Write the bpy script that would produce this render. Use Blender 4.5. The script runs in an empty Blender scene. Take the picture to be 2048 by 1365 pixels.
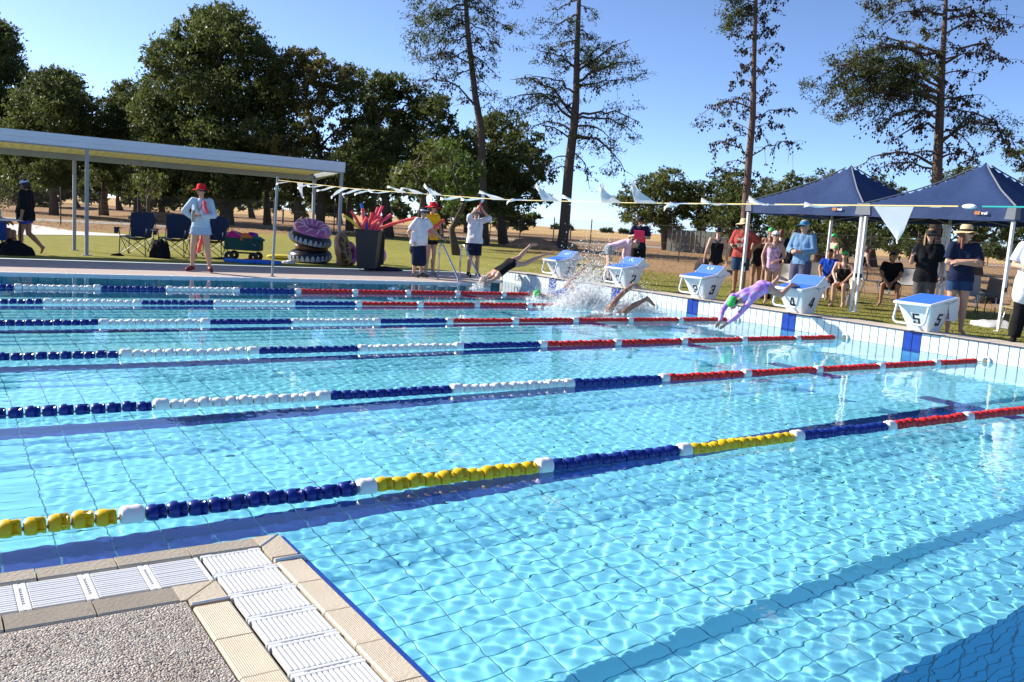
import bpy, bmesh, math, random
import numpy as np
from mathutils import Vector, Matrix
random.seed(7); rng = np.random.default_rng(7)
sc = bpy.context.scene
R = math.radians
# ------------------------------------------------------------------ camera, sky, sun, exposure
CF, CYAW, CPIT, CROL = 1779.1, .5924, .1304, .0668
CC = Vector((-11.8829, -15.0608, 1.4088))
cfw = Vector((math.sin(CYAW)*math.cos(CPIT), math.cos(CYAW)*math.cos(CPIT), -math.sin(CPIT)))
_r = Vector((math.cos(CYAW), -math.sin(CYAW), 0)); _u = _r.cross(cfw)
crt = math.cos(CROL)*_r + math.sin(CROL)*_u
cup = -math.sin(CROL)*_r + math.cos(CROL)*_u
cam = bpy.data.cameras.new('camera'); cam.sensor_width = 36; cam.lens = CF/2048*36
cam.clip_end = 8000; cam.clip_start = .05
camo = bpy.data.objects.new('camera', cam); sc.collection.objects.link(camo)
_m = Matrix((crt, cup, -cfw)).transposed().to_4x4(); _m.translation = CC; camo.matrix_world = _m
sc.camera = camo
SUN = Vector((.71, -1, -.69))            # the way the light travels
w = bpy.data.worlds.new('World'); sc.world = w; w.use_nodes = True
_nt = w.node_tree; _bg = _nt.nodes['Background']; _s = _nt.nodes.new('ShaderNodeTexSky')
_s.sky_type = 'NISHITA'; _s.sun_disc = False; _s.sun_elevation = R(29.4); _s.sun_rotation = R(-35.4)
_s.air_density = .42; _s.dust_density = .4; _s.ozone_density = 3.3; _s.altitude = 100
_nt.links.new(_s.outputs[0], _bg.inputs[0]); _bg.inputs[1].default_value = .14
_l = bpy.data.lights.new('sun', 'SUN'); _l.energy = 5; _l.angle = R(.5); _l.color = (1, .93, .82)
_l.cycles.is_caustics_light = True
suno = bpy.data.objects.new('sun', _l); suno.rotation_euler = SUN.to_track_quat('-Z', 'Y').to_euler()
suno.location = (0, 0, 40); sc.collection.objects.link(suno)
sc.view_settings.view_transform = 'Standard'; sc.view_settings.look = 'None'
sc.view_settings.gamma = 1; sc.view_settings.use_curve_mapping = False
sc.view_settings.exposure = .95
sc.cycles.use_denoising = True
sc.cycles.max_bounces = 10; sc.cycles.transparent_max_bounces = 12

# places measured on the photograph, turned into metres on the ground
def ray(px, py):
    return cfw + crt*((px-1024)/CF) - cup*((py-682.5)/CF)
def G(px, py, z=.05):
    d = ray(px, py); return CC + d*((z-CC.z)/d.z)
def AT(px, py, dist):
    return CC + ray(px, py)*dist
def ONY(px, py, y):
    d = ray(px, py); return CC + d*((y-CC.y)/d.y)
def ONX(px, py, x):
    d = ray(px, py); return CC + d*((x-CC.x)/d.x)
def tall(P, py):                      # height of a thing standing at P whose top shows at row py
    best, bh = 1e9, 1
    for i in range(1, 900):
        h = i*.02; q = P+Vector((0, 0, h))-CC
        y = 682.5-CF*q.dot(cup)/q.dot(cfw)
        if abs(y-py) < best: best, bh = abs(y-py), h
    return bh

# ------------------------------------------------------------------ helpers
COL = sc.collection
def tag(o, label=None, cat=None, group=None, kind=None):
    if label: o['label'] = label
    if cat: o['category'] = cat
    if group: o['group'] = group
    if kind: o['kind'] = kind
    return o
def empty(name, loc=(0, 0, 0), rz=0, label=None, cat=None, group=None):
    o = bpy.data.objects.new(name, None); o.empty_display_size = .1
    o.location = loc; o.rotation_euler = (0, 0, rz); COL.objects.link(o)
    return tag(o, label, cat, group)
class MB:
    def __init__(s): s.v = []; s.f = []; s.m = []
    def add(s, v, f, mi=0):
        n = len(s.v); s.v += [tuple(p) for p in v]; s.f += [tuple(i+n for i in q) for q in f]; s.m += [mi]*len(f); return s
    def box(s, a, b, mi=0, M=None):
        x0, y0, z0 = a; x1, y1, z1 = b
        v = [(x0,y0,z0),(x1,y0,z0),(x1,y1,z0),(x0,y1,z0),(x0,y0,z1),(x1,y0,z1),(x1,y1,z1),(x0,y1,z1)]
        if M is not None: v = [M @ Vector(p) for p in v]
        return s.add(v, [(3,2,1,0),(4,5,6,7),(0,1,5,4),(1,2,6,5),(2,3,7,6),(3,0,4,7)], mi)
    def bbox(s, a, b, c=.01, mi=0, M=None):    # box with chamfered edges
        bm = bmesh.new(); bmesh.ops.create_cube(bm, size=1)
        S = Matrix.Diagonal((b[0]-a[0], b[1]-a[1], b[2]-a[2], 1)); T = Matrix.Translation([(a[i]+b[i])/2 for i in range(3)])
        bm.transform(T @ S); bmesh.ops.bevel(bm, geom=bm.edges[:], offset=c, segments=2, affect='EDGES', profile=.6)
        if M is not None: bm.transform(M)
        bm.verts.index_update(); s.add([v.co for v in bm.verts], [[v.index for v in f.verts] for f in bm.faces], mi); bm.free(); return s
    def tube(s, pts, r, seg=8, mi=0, cap=True):
        pts = [Vector(p) for p in pts]; n = len(pts)
        rr = r if isinstance(r, (list, tuple)) else [r]*n
        t0 = (pts[1]-pts[0]).normalized()
        a = t0.orthogonal().normalized(); V = []; F = []
        for i in range(n):
            t = (pts[min(i+1, n-1)]-pts[max(i-1, 0)])
            t = t.normalized() if t.length > 1e-9 else t0
            a = (a-t*a.dot(t)); a = a.normalized() if a.length > 1e-6 else t.orthogonal().normalized()
            b = t.cross(a)
            for k in range(seg):
                q = 2*math.pi*k/seg; V.append(pts[i]+(a*math.cos(q)+b*math.sin(q))*rr[i])
        for i in range(n-1):
            for k in range(seg):
                k2 = (k+1) % seg; F.append((i*seg+k, i*seg+k2, (i+1)*seg+k2, (i+1)*seg+k))
        if cap: F += [tuple(range(seg))[::-1], tuple((n-1)*seg+k for k in range(seg))]
        return s.add(V, F, mi)
    def lathe(s, prof, M=None, seg=16, mi=0, close=False):   # prof: (r, z)
        V = []; F = []; n = len(prof)
        for r, z in prof:
            for k in range(seg):
                q = 2*math.pi*k/seg; V.append(Vector((r*math.cos(q), r*math.sin(q), z)))
        for i in range(n-1 if not close else n):
            j = (i+1) % n
            for k in range(seg):
                k2 = (k+1) % seg; F.append((i*seg+k, i*seg+k2, j*seg+k2, j*seg+k))
        if M is not None: V = [M @ p for p in V]
        return s.add(V, F, mi)
    def ball(s, c, r, seg=8, rings=5, mi=0, M=None):
        rx, ry, rz = r if isinstance(r, (tuple, list)) else (r, r, r)
        V = [Vector((0, 0, rz))]; F = []
        for i in range(1, rings):
            th = math.pi*i/rings
            for k in range(seg):
                q = 2*math.pi*k/seg; V.append(Vector((rx*math.sin(th)*math.cos(q), ry*math.sin(th)*math.sin(q), rz*math.cos(th))))
        V.append(Vector((0, 0, -rz))); L = len(V)-1
        for k in range(seg):
            k2 = (k+1) % seg; F.append((0, 1+k, 1+k2)); F.append((L, L-seg+k2, L-seg+k))
        for i in range(rings-2):
            for k in range(seg):
                k2 = (k+1) % seg; F.append((1+i*seg+k, 1+(i+1)*seg+k, 1+(i+1)*seg+k2, 1+i*seg+k2))
        if M is not None: V = [M @ p for p in V]
        c = Vector(c); return s.add([p+c for p in V], F, mi)
    def grid(s, fn, nu, nv, mi=0):
        V = [fn(i/nu, j/nv) for j in range(nv+1) for i in range(nu+1)]
        F = [(j*(nu+1)+i, j*(nu+1)+i+1, (j+1)*(nu+1)+i+1, (j+1)*(nu+1)+i) for j in range(nv) for i in range(nu)]
        return s.add(V, F, mi)
    def mesh(s, name, mats, smooth=False):
        me = bpy.data.meshes.new(name); me.from_pydata(s.v, [], s.f)
        mats = mats if isinstance(mats, (list, tuple)) else [mats]
        for m in mats: me.materials.append(m)
        me.polygons.foreach_set('material_index', s.m)
        if smooth: me.polygons.foreach_set('use_smooth', [True]*len(s.f))
        if smooth and smooth is not True: me.set_sharp_from_angle(angle=R(smooth))
        me.update(); return me
    def build(s, name, mats, parent=None, smooth=False, loc=None, label=None, cat=None, group=None, kind=None):
        return link(s.mesh(name, mats, smooth), name, parent, loc, label, cat, group, kind)
def link(me, name, parent=None, loc=None, label=None, cat=None, group=None, kind=None):
    o = bpy.data.objects.new(name, me); COL.objects.link(o)
    if parent: o.parent = parent
    if loc is not None: o.location = loc
    return tag(o, label, cat, group, kind)
def copy_tree(o, parent=None):
    c = o.copy(); COL.objects.link(c)
    if parent: c.parent = parent
    for ch in list(o.children): copy_tree(ch, c)
    return c
def np_mesh(name, V, F, mats, smooth=False):
    V = np.asarray(V, np.float32); F = np.asarray(F, np.int32); k = F.shape[1]
    me = bpy.data.meshes.new(name); me.vertices.add(len(V)); me.vertices.foreach_set('co', V.ravel())
    me.loops.add(F.size); me.loops.foreach_set('vertex_index', F.ravel())
    me.polygons.add(len(F)); me.polygons.foreach_set('loop_start', np.arange(len(F), dtype=np.int32)*k)
    if smooth: me.polygons.foreach_set('use_smooth', np.ones(len(F), bool))
    for m in (mats if isinstance(mats, (list, tuple)) else [mats]): me.materials.append(m)
    me.update(calc_edges=True); me.validate(); return me

# ------------------------------------------------------------------ materials
def N(nt, t, **kw):
    n = nt.nodes.new(t)
    for k, v in kw.items():
        if hasattr(n, k): setattr(n, k, v)
        else: n.inputs[k.replace('_', ' ')].default_value = v
    return n
def mat(name, col, rough=.6, var=.15, scale=6., bump=.0, bscale=40., metal=0., spec=.4, sub=0., trans=None, coat=0.):
    """Principled with a noise that mottles the colour and a fine bump."""
    m = bpy.data.materials.new(name); m.use_nodes = True; nt = m.node_tree; b = nt.nodes['Principled BSDF']
    b.inputs['Roughness'].default_value = rough; b.inputs['Metallic'].default_value = metal
    b.inputs['Specular IOR Level'].default_value = spec
    if coat: b.inputs['Coat Weight'].default_value = coat
    tc = N(nt, 'ShaderNodeTexCoord')
    if var:
        no = N(nt, 'ShaderNodeTexNoise'); no.inputs['Scale'].default_value = scale; no.inputs['Detail'].default_value = 5
        nt.links.new(tc.outputs['Object'], no.inputs['Vector'])
        mx = N(nt, 'ShaderNodeMix', data_type='RGBA')
        mx.inputs[6].default_value = tuple(c*(1-var) for c in col)+(1,); mx.inputs[7].default_value = tuple(min(1, c*(1+var)) for c in col)+(1,)
        nt.links.new(no.outputs['Fac'], mx.inputs[0]); nt.links.new(mx.outputs[2], b.inputs['Base Color'])
    else: b.inputs['Base Color'].default_value = (*col, 1)
    if bump:
        n2 = N(nt, 'ShaderNodeTexNoise'); n2.inputs['Scale'].default_value = bscale; n2.inputs['Detail'].default_value = 4
        nt.links.new(tc.outputs['Object'], n2.inputs['Vector'])
        bp = N(nt, 'ShaderNodeBump'); bp.inputs['Strength'].default_value = bump; bp.inputs['Distance'].default_value = .02
        nt.links.new(n2.outputs['Fac'], bp.inputs['Height']); nt.links.new(bp.outputs[0], b.inputs['Normal'])
    if trans:
        t = N(nt, 'ShaderNodeBsdfTranslucent'); t.inputs[0].default_value = (*trans[:3], 1)
        ms = N(nt, 'ShaderNodeMixShader'); ms.inputs[0].default_value = trans[3]
        nt.links.new(b.outputs[0], ms.inputs[1]); nt.links.new(t.outputs[0], ms.inputs[2])
        nt.links.new(ms.outputs[0], nt.nodes['Material Output'].inputs[0])
    return m
def fabric(name, col, trans=0): return mat(name, col, .9, .18, 9, .5, 22, spec=.15, trans=(*col, trans) if trans else None)
MT = {}
MT['tile_white'] = mat('white_glazed_tile', (.60,.66,.68), .22, .06, 3)
MT['tile_blue'] = mat('blue_glazed_tile', (.012,.05,.32), .22, .3, 9)
MT['grout'] = mat('dark_grout', (.06,.09,.13), .8)
MT['coping'] = mat('coping_concrete', (.46,.41,.34), .8, .2, 5, .3, 60)
MT['deck'] = mat('deck_concrete', (.42,.345,.305), .85, .12, 2.2, .3, 70)
MT['beige'] = mat('beige_ceramic', (.47,.405,.31), .6, .14, 5, .2, 60)
MT['grate'] = mat('white_grate_plastic', (.60,.61,.62), .45, .04, 8)
MT['white'] = mat('white_gelcoat', (.70,.72,.74), .3, .05, 4)
MT['whitemetal'] = mat('white_powdercoat', (.75,.76,.78), .35, .05, 4)
MT['steel'] = mat('stainless_steel', (.62,.63,.65), .22, .1, 10, metal=1)
MT['galv'] = mat('galvanised_steel', (.27,.29,.31), .5, .15, 6, metal=.2)
MT['roofsheet'] = mat('grey_roof_sheet', (.58,.64,.70), .4, .08, 2)
MT['roofunder'] = mat('cream_roof_underside', (.74,.71,.60), .5, .08, 2)
MT['blacknum'] = mat('black_vinyl', (.012,.012,.014), .45, 0)
MT['bluetop'] = mat('blue_grip_top', (.03,.15,.66), .6, .18, 14, .4, 160)
MT['red'] = mat('red_float_plastic', (.62,.025,.02), .3, .12, 30)
MT['blue'] = mat('blue_float_plastic', (.007,.026,.21), .3, .12, 30)
MT['yellow'] = mat('yellow_float_plastic', (.80,.50,.01), .3, .1, 30)
MT['fwhite'] = mat('white_float_plastic', (.80,.79,.76), .3, .06, 30)
MT['rope'] = mat('yellow_rope', (.70,.55,.22), .8)
MT['tealrope'] = mat('teal_rope', (.02,.35,.33), .8)
MT['pennant'] = mat('white_pennant_vinyl', (.80,.82,.84), .6, .05, 5, trans=(.95,.94,.92,.8))
MT['inkblue'] = mat('blue_ink', (.03,.05,.30), .6, 0)
MT['canopy'] = mat('navy_canopy_cloth', (.018,.042,.125), .75, .2, 2.5, .5, 9, spec=.3, trans=(.03,.06,.18,.08))
MT['patch'] = mat('grey_corner_patch', (.16,.17,.20), .8)
MT['darkmetal'] = mat('dark_metal', (.03,.03,.035), .5)
MT['black'] = mat('black_plastic', (.012,.013,.015), .5, .2, 6)
MT['binplastic'] = mat('dark_green_grey_bin', (.022,.026,.028), .5, .2, 6)
MT['noodle'] = mat('coral_foam', (.80,.09,.10), .75, .1, 20)
MT['noodlepink'] = mat('pink_foam', (.72,.08,.17), .75, .1, 20)
MT['noodleblue'] = mat('blue_foam', (.02,.16,.60), .75, .1, 20)
MT['noodleyellow'] = mat('yellow_foam', (.75,.60,.06), .75, .1, 20)
MT['campblue'] = mat('navy_camp_fabric', (.010,.026,.075), .85, .2, 8, .4, 30)
MT['cream'] = mat('cream_chair_plastic', (.66,.58,.45), .4, .06, 5)
MT['greychair'] = mat('grey_chair_plastic', (.36,.34,.33), .45, .06, 5)
MT['tanchair'] = mat('tan_chair_plastic', (.50,.38,.18), .45, .06, 5)
MT['brownchair'] = mat('brown_chair_plastic', (.17,.13,.10), .5, .08, 5)
MT['bark'] = mat('grey_brown_bark', (.085,.062,.048), .95, .45, 7, 1, 18)
MT['barkred'] = mat('red_brown_bark', (.13,.085,.065), .95, .4, 7, 1, 18)
MT['cone'] = mat('pine_cone_brown', (.030,.021,.016), .9, .3, 30)
MT['dirt'] = mat('orange_dirt', (.36,.20,.11), .95, .25, 3, .6, 12)
MT['wood'] = mat('weathered_wood', (.14,.11,.09), .9, .3, 9, .5, 30)
MT['rubber'] = mat('black_rubber', (.018,.018,.018), .7, .2, 9)
MT['skin'] = mat('skin', (.50,.285,.20), .5, .12, 14, spec=.35)
MT['skintan'] = mat('tanned_skin', (.34,.17,.105), .5, .12, 14, spec=.35)
MT['skinpale'] = mat('pale_skin', (.58,.37,.29), .5, .12, 14, spec=.35)
MT['eye'] = mat('dark_eye', (.02,.015,.012), .2, 0)
MT['lip'] = mat('lip', (.38,.12,.10), .5, 0)
def leafmat(name, c1, c2, c3):
    m = bpy.data.materials.new(name); m.use_nodes = True; nt = m.node_tree; b = nt.nodes['Principled BSDF']
    b.inputs['Roughness'].default_value = .55; b.inputs['Specular IOR Level'].default_value = .3
    tc = N(nt, 'ShaderNodeTexCoord')
    a = N(nt, 'ShaderNodeTexNoise'); a.inputs['Scale'].default_value = .55; a.inputs['Detail'].default_value = 3
    c = N(nt, 'ShaderNodeTexNoise'); c.inputs['Scale'].default_value = 4; c.inputs['Detail'].default_value = 2
    for n in (a, c): nt.links.new(tc.outputs['Object'], n.inputs['Vector'])
    r = N(nt, 'ShaderNodeValToRGB'); r.color_ramp.elements[0].position = .36; r.color_ramp.elements[1].position = .66
    r.color_ramp.elements[0].color = (*c1, 1); r.color_ramp.elements[1].color = (*c2, 1)
    nt.links.new(a.outputs['Fac'], r.inputs[0])
    mx = N(nt, 'ShaderNodeMix', data_type='RGBA'); mx.inputs[7].default_value = (*c3, 1)
    rr = N(nt, 'ShaderNodeMapRange'); rr.inputs[1].default_value = .52; rr.inputs[2].default_value = .75; rr.inputs[4].default_value = .7
    nt.links.new(c.outputs['Fac'], rr.inputs[0]); nt.links.new(rr.outputs[0], mx.inputs[0]); nt.links.new(r.outputs[0], mx.inputs[6])
    nt.links.new(mx.outputs[2], b.inputs['Base Color'])
    t = N(nt, 'ShaderNodeBsdfTranslucent'); nt.links.new(mx.outputs[2], t.inputs[0])
    ms = N(nt, 'ShaderNodeMixShader'); ms.inputs[0].default_value = .48
    nt.links.new(b.outputs[0], ms.inputs[1]); nt.links.new(t.outputs[0], ms.inputs[2]); nt.links.new(ms.outputs[0], nt.nodes['Material Output'].inputs[0])
    return m
MT['pine'] = leafmat('dark_pine_needles', (.042,.062,.018), (.10,.125,.03), (.15,.16,.042))
MT['pinelight'] = leafmat('light_pine_needles', (.06,.08,.02), (.13,.15,.035), (.18,.18,.05))
MT['pinered'] = leafmat('bronze_pine_needles', (.055,.06,.018), (.12,.105,.028), (.12,.12,.032))
MT['leafgreen'] = leafmat('bright_green_leaves', (.05,.085,.016), (.11,.16,.03), (.15,.19,.045))

def text_mesh(s, size, mat_, M, ext=.002, bold=0, parent=None, name='lettering', cat=None):
    cu = bpy.data.curves.new('t', 'FONT'); cu.body = s; cu.size = size; cu.extrude = ext; cu.align_x = 'CENTER'; cu.align_y = 'CENTER'; cu.offset = bold
    cu.resolution_u = 2
    o = bpy.data.objects.new('t', cu); COL.objects.link(o)
    dg = bpy.context.evaluated_depsgraph_get(); dg.update()
    me = bpy.data.meshes.new_from_object(o.evaluated_get(dg)); bpy.data.objects.remove(o); bpy.data.curves.remove(cu)
    me.transform(M); me.materials.clear(); me.materials.append(mat_)
    return link(me, name, parent)
def basis(x, y, z, o): return Matrix((Vector(x), Vector(y), Vector(z))).transposed().to_4x4().copy() if o is None else Matrix.Translation(o) @ Matrix((Vector(x), Vector(y), Vector(z))).transposed().to_4x4()
# ================================================================== SETTING
DEPTH = -1.45; WALLH = .2656; CX, CY = -10.622, -11.501; FARY = 2.2; DROPY = 2.2-109*.1375
PX0, PY0 = -26., -18.
def sm(t, a, b):
    t = np.clip((np.asarray(t, float)-a)/(b-a), 0, 1); return t*t*(3-2*t)
def gz(x, y):
    s = sm(y, 1, 3); a = -1.5+1.8*s; b = .48+2.2*s
    t = np.clip((np.asarray(x, float)-a)/(b-a), 0, 1)
    return .045+.2*t*t*(3-2*t)
FARN = 3.2; NX = -.95; DECKY = 5.7; DECKX = .3
# ---- ground sheet with a hole for pool and deck
def axis(pts, steps):
    out = []
    for (a, b), n in zip(zip(pts[:-1], pts[1:]), steps): out += list(np.linspace(a, b, n, endpoint=False))
    return np.array(out+[pts[-1]])
gx = axis([-3000,-400,-90,-26,DECKX,.5,10,60,400,3000], [4,6,12,26,1,20,20,6,4])
gy = axis([-600,-60,PY0,FARY,DECKY,14,60,300,4000], [4,8,20,5,14,20,10,8])
X, Y = np.meshgrid(gx, gy); Z = gz(X, Y)
nx = len(gx)-1; ii = np.arange(nx*(len(gy)-1)); rr_, cc_ = ii//nx, ii % nx
mx_, my_ = (gx[cc_]+gx[cc_+1])/2, (gy[rr_]+gy[rr_+1])/2
keep = ~(((mx_ > PX0) & (mx_ < .5) & (my_ > PY0) & (my_ < FARY)) | ((mx_ > -90) & (mx_ < DECKX) & (my_ > FARY) & (my_ < DECKY)))
a_ = (rr_*(nx+1)+cc_)[keep]
F = np.stack([a_, a_+1, a_+nx+2, a_+nx+1], 1)
def ground_mat():
    m = bpy.data.materials.new('lawn_dirt_and_stubble'); m.use_nodes = True; nt = m.node_tree; b = nt.nodes['Principled BSDF']
    L = nt.links.new; b.inputs['Roughness'].default_value = .95; b.inputs['Specular IOR Level'].default_value = .1
    geo = N(nt, 'ShaderNodeNewGeometry'); sep = N(nt, 'ShaderNodeSeparateXYZ'); L(geo.outputs['Position'], sep.inputs[0])
    def mth(op, a, c=None, clamp=False):
        n = N(nt, 'ShaderNodeMath', operation=op, use_clamp=clamp)
        for i, q in enumerate((a, c)):
            if q is None: continue
            if isinstance(q, (int, float)): n.inputs[i].default_value = q
            else: L(q, n.inputs[i])
        return n.outputs[0]
    def noise(sc_, det=4, vec=None):
        n = N(nt, 'ShaderNodeTexNoise'); n.inputs['Scale'].default_value = sc_; n.inputs['Detail'].default_value = det
        L(vec if vec is not None else geo.outputs['Position'], n.inputs['Vector']); return n.outputs['Fac']
    def ramp(fac, *cs):
        r = N(nt, 'ShaderNodeValToRGB'); e = r.color_ramp.elements
        while len(e) < len(cs): e.new(.5)
        for el, (p, c) in zip(e, cs): el.position = p; el.color = (*c, 1)
        L(fac, r.inputs[0]); return r.outputs[0]
    def mix(f, A, B):
        n = N(nt, 'ShaderNodeMix', data_type='RGBA'); L(f, n.inputs[0]); L(A, n.inputs[6]); L(B, n.inputs[7]); return n.outputs[2]
    x, y = sep.outputs[0], sep.outputs[1]
    wob = mth('MULTIPLY', mth('SUBTRACT', noise(.35, 5), .5), 7.)
    # east edge: x < 7.6 + .45*max(0,y-7); north edge: y < 25 + .45*(x+5)
    e = mth('SUBTRACT', mth('ADD', mth('MULTIPLY', mth('MAXIMUM', mth('SUBTRACT', y, 7.), 0.), .45), 7.4), x)
    n_ = mth('SUBTRACT', mth('ADD', mth('MULTIPLY', mth('ADD', x, 5.), .45), 24.6), y)
    d = mth('ADD', mth('MINIMUM', e, n_), wob)
    lawn = mth('MULTIPLY_ADD', d, .35, True) if False else mth('ADD', mth('MULTIPLY', d, .4), .5, True)
    dry = mth('ADD', mth('MULTIPLY', d, .16), mth('MULTIPLY', noise(1.2), .35), True)
    # short mown grass: fine streaky noise
    g1 = ramp(noise(2.3, 6), (.3, (.19,.195,.040)), (.7, (.33,.30,.075)))
    g2 = ramp(noise(70, 3), (.25, (.13,.14,.024)), (.75, (.37,.33,.09)))
    grass = mix(N_val(nt, .45), g1, g2)
    dryg = ramp(noise(30, 4), (.3, (.22,.16,.05)), (.7, (.34,.25,.09)))
    grass = mix(dry, dryg, grass)
    dirt = ramp(noise(1.1, 6), (.3, (.27,.145,.075)), (.55, (.36,.22,.12)), (.75, (.30,.24,.11)))
    dirt = mix(mth('MULTIPLY', noise(9, 5), .6), dirt, ramp(noise(24, 3), (.4, (.20,.12,.065)), (.6, (.42,.28,.16))))
    far = mth('ADD', mth('MULTIPLY', mth('SUBTRACT', mth('ADD', y, mth('MULTIPLY', x, .35)), 105.), .04), 0., True)
    wheat = ramp(noise(.12, 6), (.3, (.46,.29,.12)), (.7, (.58,.40,.19)))
    dirt = mix(far, dirt, wheat)
    L(mix(lawn, dirt, grass), b.inputs['Base Color'])
    bp = N(nt, 'ShaderNodeBump'); bp.inputs['Strength'].default_value = .7; bp.inputs['Distance'].default_value = .04
    L(mth('ADD', noise(45, 3), noise(7, 3)), bp.inputs['Height']); L(bp.outputs[0], b.inputs['Normal'])
    return m
def N_val(nt, v):
    n = nt.nodes.new('ShaderNodeValue'); n.outputs[0].default_value = v; return n.outputs[0]
ground = link(np_mesh('ground', np.stack([X.ravel(), Y.ravel(), Z.ravel()], 1), F, ground_mat(), True), 'ground', kind='structure')
# ---- gravel track beyond the fence, pale concrete pad on the lawn
MT['gravel'] = mat('grey_gravel', (.34,.30,.27), .95, .2, 2, .5, 30)
def track(u, v):
    y = 36+(-.5+v)*4.5; x = -70+u*190; y2 = y+.10*(x+10)+2*math.sin(x*.05); return Vector((x, y2, float(gz(x, y2))+.012))
MB().grid(track, 60, 2).build('gravel_track', MT['gravel'], kind='structure')
MT['pad'] = mat('pale_pad_concrete', (.60,.54,.50), .9, .06, 2)
_q = [(-30,449),(-30,470),(120,470.5),(250,473),(252,469.5),(150,463),(60,449)]
_pv = [G(a, b, .05) for a, b in _q]; _pv = [Vector((p.x, p.y, float(gz(p.x, p.y))+.012)) for p in _pv]
MB().add(_pv, [tuple(range(len(_pv)))]).build('concrete_pad', MT['pad'], kind='structure')
# ---- far deck
dk = MB(); 
dk.bbox((-.95, FARN+.10, -.2), (DECKX, DECKY, .033), .006).bbox((DECKX-2.0+.006, FARY+.10, -.2), (-.956, DECKY, .033), .006)
for i in range(1, 15):
    x1 = DECKX-i*2.0; dk.bbox((x1-1.994, FARY+.10, -.2), (x1, DECKY, .033), .006)
dk.box((-90, FARY+.10, -.2), (DECKX-30.1, DECKY, .033))
deck = dk.build('pool_deck', MT['deck'], kind='structure')
for i in range(-3, 60):
    x1 = -i*.44+.05-.56; 
    if i == -3: ms_ = MB().bbox((-.436, 0, -.09), (0, .098, .038), .008).mesh('edge_tile', mat('white_edge_tile', (.74,.74,.73), .5, .05, 4))
    o = link(ms_, 'edge_tile', deck, (x1, FARY+.001, 0) if i > 0 else (x1-.44+.05 if i == 0 else -.0-(i+3)*.44, FARN+.001, 0))
# ---- end deck coping (raised) with thin dark nosing
cp = MB()
for i in range(19):
    y1 = FARN+.1-i*1.1; cp.bbox((0.0, y1-1.096, -.3), (.5, y1, WALLH+.012), .012)
    cp.box((-.022, y1-1.096, WALLH-.012), (-.001, y1, WALLH+.006), 1)
coping = cp.build('coping', [MT['coping'], mat('slate_nosing', (.045,.05,.085), .5)], kind='structure')
# ---- pool shell
MT['underwall'] = None
def tiled(name, c1, mortar, w, h, ms, axes, off=(0, 0)):
    m = bpy.data.materials.new(name); m.use_nodes = True; nt = m.node_tree; b = nt.nodes['Principled BSDF']
    geo = N(nt, 'ShaderNodeNewGeometry'); sep = N(nt, 'ShaderNodeSeparateXYZ'); cmb = N(nt, 'ShaderNodeCombineXYZ')
    nt.links.new(geo.outputs['Position'], sep.inputs[0])
    for i, a in enumerate(axes): nt.links.new(sep.outputs[a], cmb.inputs[i])
    br = N(nt, 'ShaderNodeTexBrick'); br.offset = 0
    for k, v in (('Scale', 1), ('Brick Width', w), ('Row Height', h), ('Mortar Size', ms), ('Mortar Smooth', .1)): br.inputs[k].default_value = v
    br.inputs['Color1'].default_value = (*c1, 1); br.inputs['Color2'].default_value = (*[c*.93 for c in c1], 1); br.inputs['Mortar'].default_value = (*mortar, 1)
    nt.links.new(cmb.outputs[0], br.inputs[0]); nt.links.new(br.outputs[0], b.inputs['Base Color']); b.inputs['Roughness'].default_value = .4
    return m
AQ = (.27,.78,.96)
wallX = tiled('aqua_wall_tile', AQ, (.05,.2,.3), .1375, .2656, .006, (1, 2))
wallY = tiled('aqua_wall_tile_b', AQ, (.05,.2,.3), .275, .1375, .006, (0, 2))
deepm = tiled('deep_riser_tile', (.10,.58,.95), (.03,.13,.22), .275, .1375, .008, (0, 2))
BOT = -2.9
rec = []
def recv(o): o.cycles.is_caustics_receiver = True; rec.append(o); return o
sh = MB()
sh.add([(.0, PY0, BOT), (.0, FARN, BOT), (.0, FARN, .0), (.0, PY0, .0)], [(3,2,1,0)], 0)
sh.add([(PX0, FARY+.003, BOT), (NX, FARY+.003, BOT), (NX, FARY+.003, .03), (PX0, FARY+.003, .03)], [(0,1,2,3)], 1)
sh.add([(NX, FARN+.003, BOT), (0, FARN+.003, BOT), (0, FARN+.003, .03), (NX, FARN+.003, .03)], [(0,1,2,3)], 1)
sh.add([(NX, FARY+.003, BOT), (NX, FARN, BOT), (NX, FARN, .03), (NX, FARY+.003, .03)], [(0,1,2,3)], 0)
sh.add([(NX, FARY, DEPTH), (0, FARY, DEPTH), (0, FARN, DEPTH), (NX, FARN, DEPTH)], [(0,1,2,3)], 1)
sh.add([(CX, PY0, BOT), (.0, PY0, BOT), (.0, PY0, .0), (CX, PY0, .0)], [(3,2,1,0)], 1)
sh.add([(PX0, CY, BOT), (PX0, FARY, BOT), (PX0, FARY, .03), (PX0, CY, .03)], [(0,1,2,3)], 0)
sh.add([(PX0, CY, BOT), (CX, CY, BOT), (CX, CY, .0), (PX0, CY, .0)], [(3,2,1,0)], 1)
sh.add([(CX, PY0, BOT), (CX, CY, BOT), (CX, CY, .0), (CX, PY0, .0)], [(0,1,2,3)], 0)
sh.add([(CX, PY0, BOT), (0, PY0, BOT), (0, DROPY, BOT), (CX, DROPY, BOT)], [(0,1,2,3)], 1)
pool_wall = recv(sh.build('pool_wall', [wallX, wallY], kind='structure'))
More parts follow.
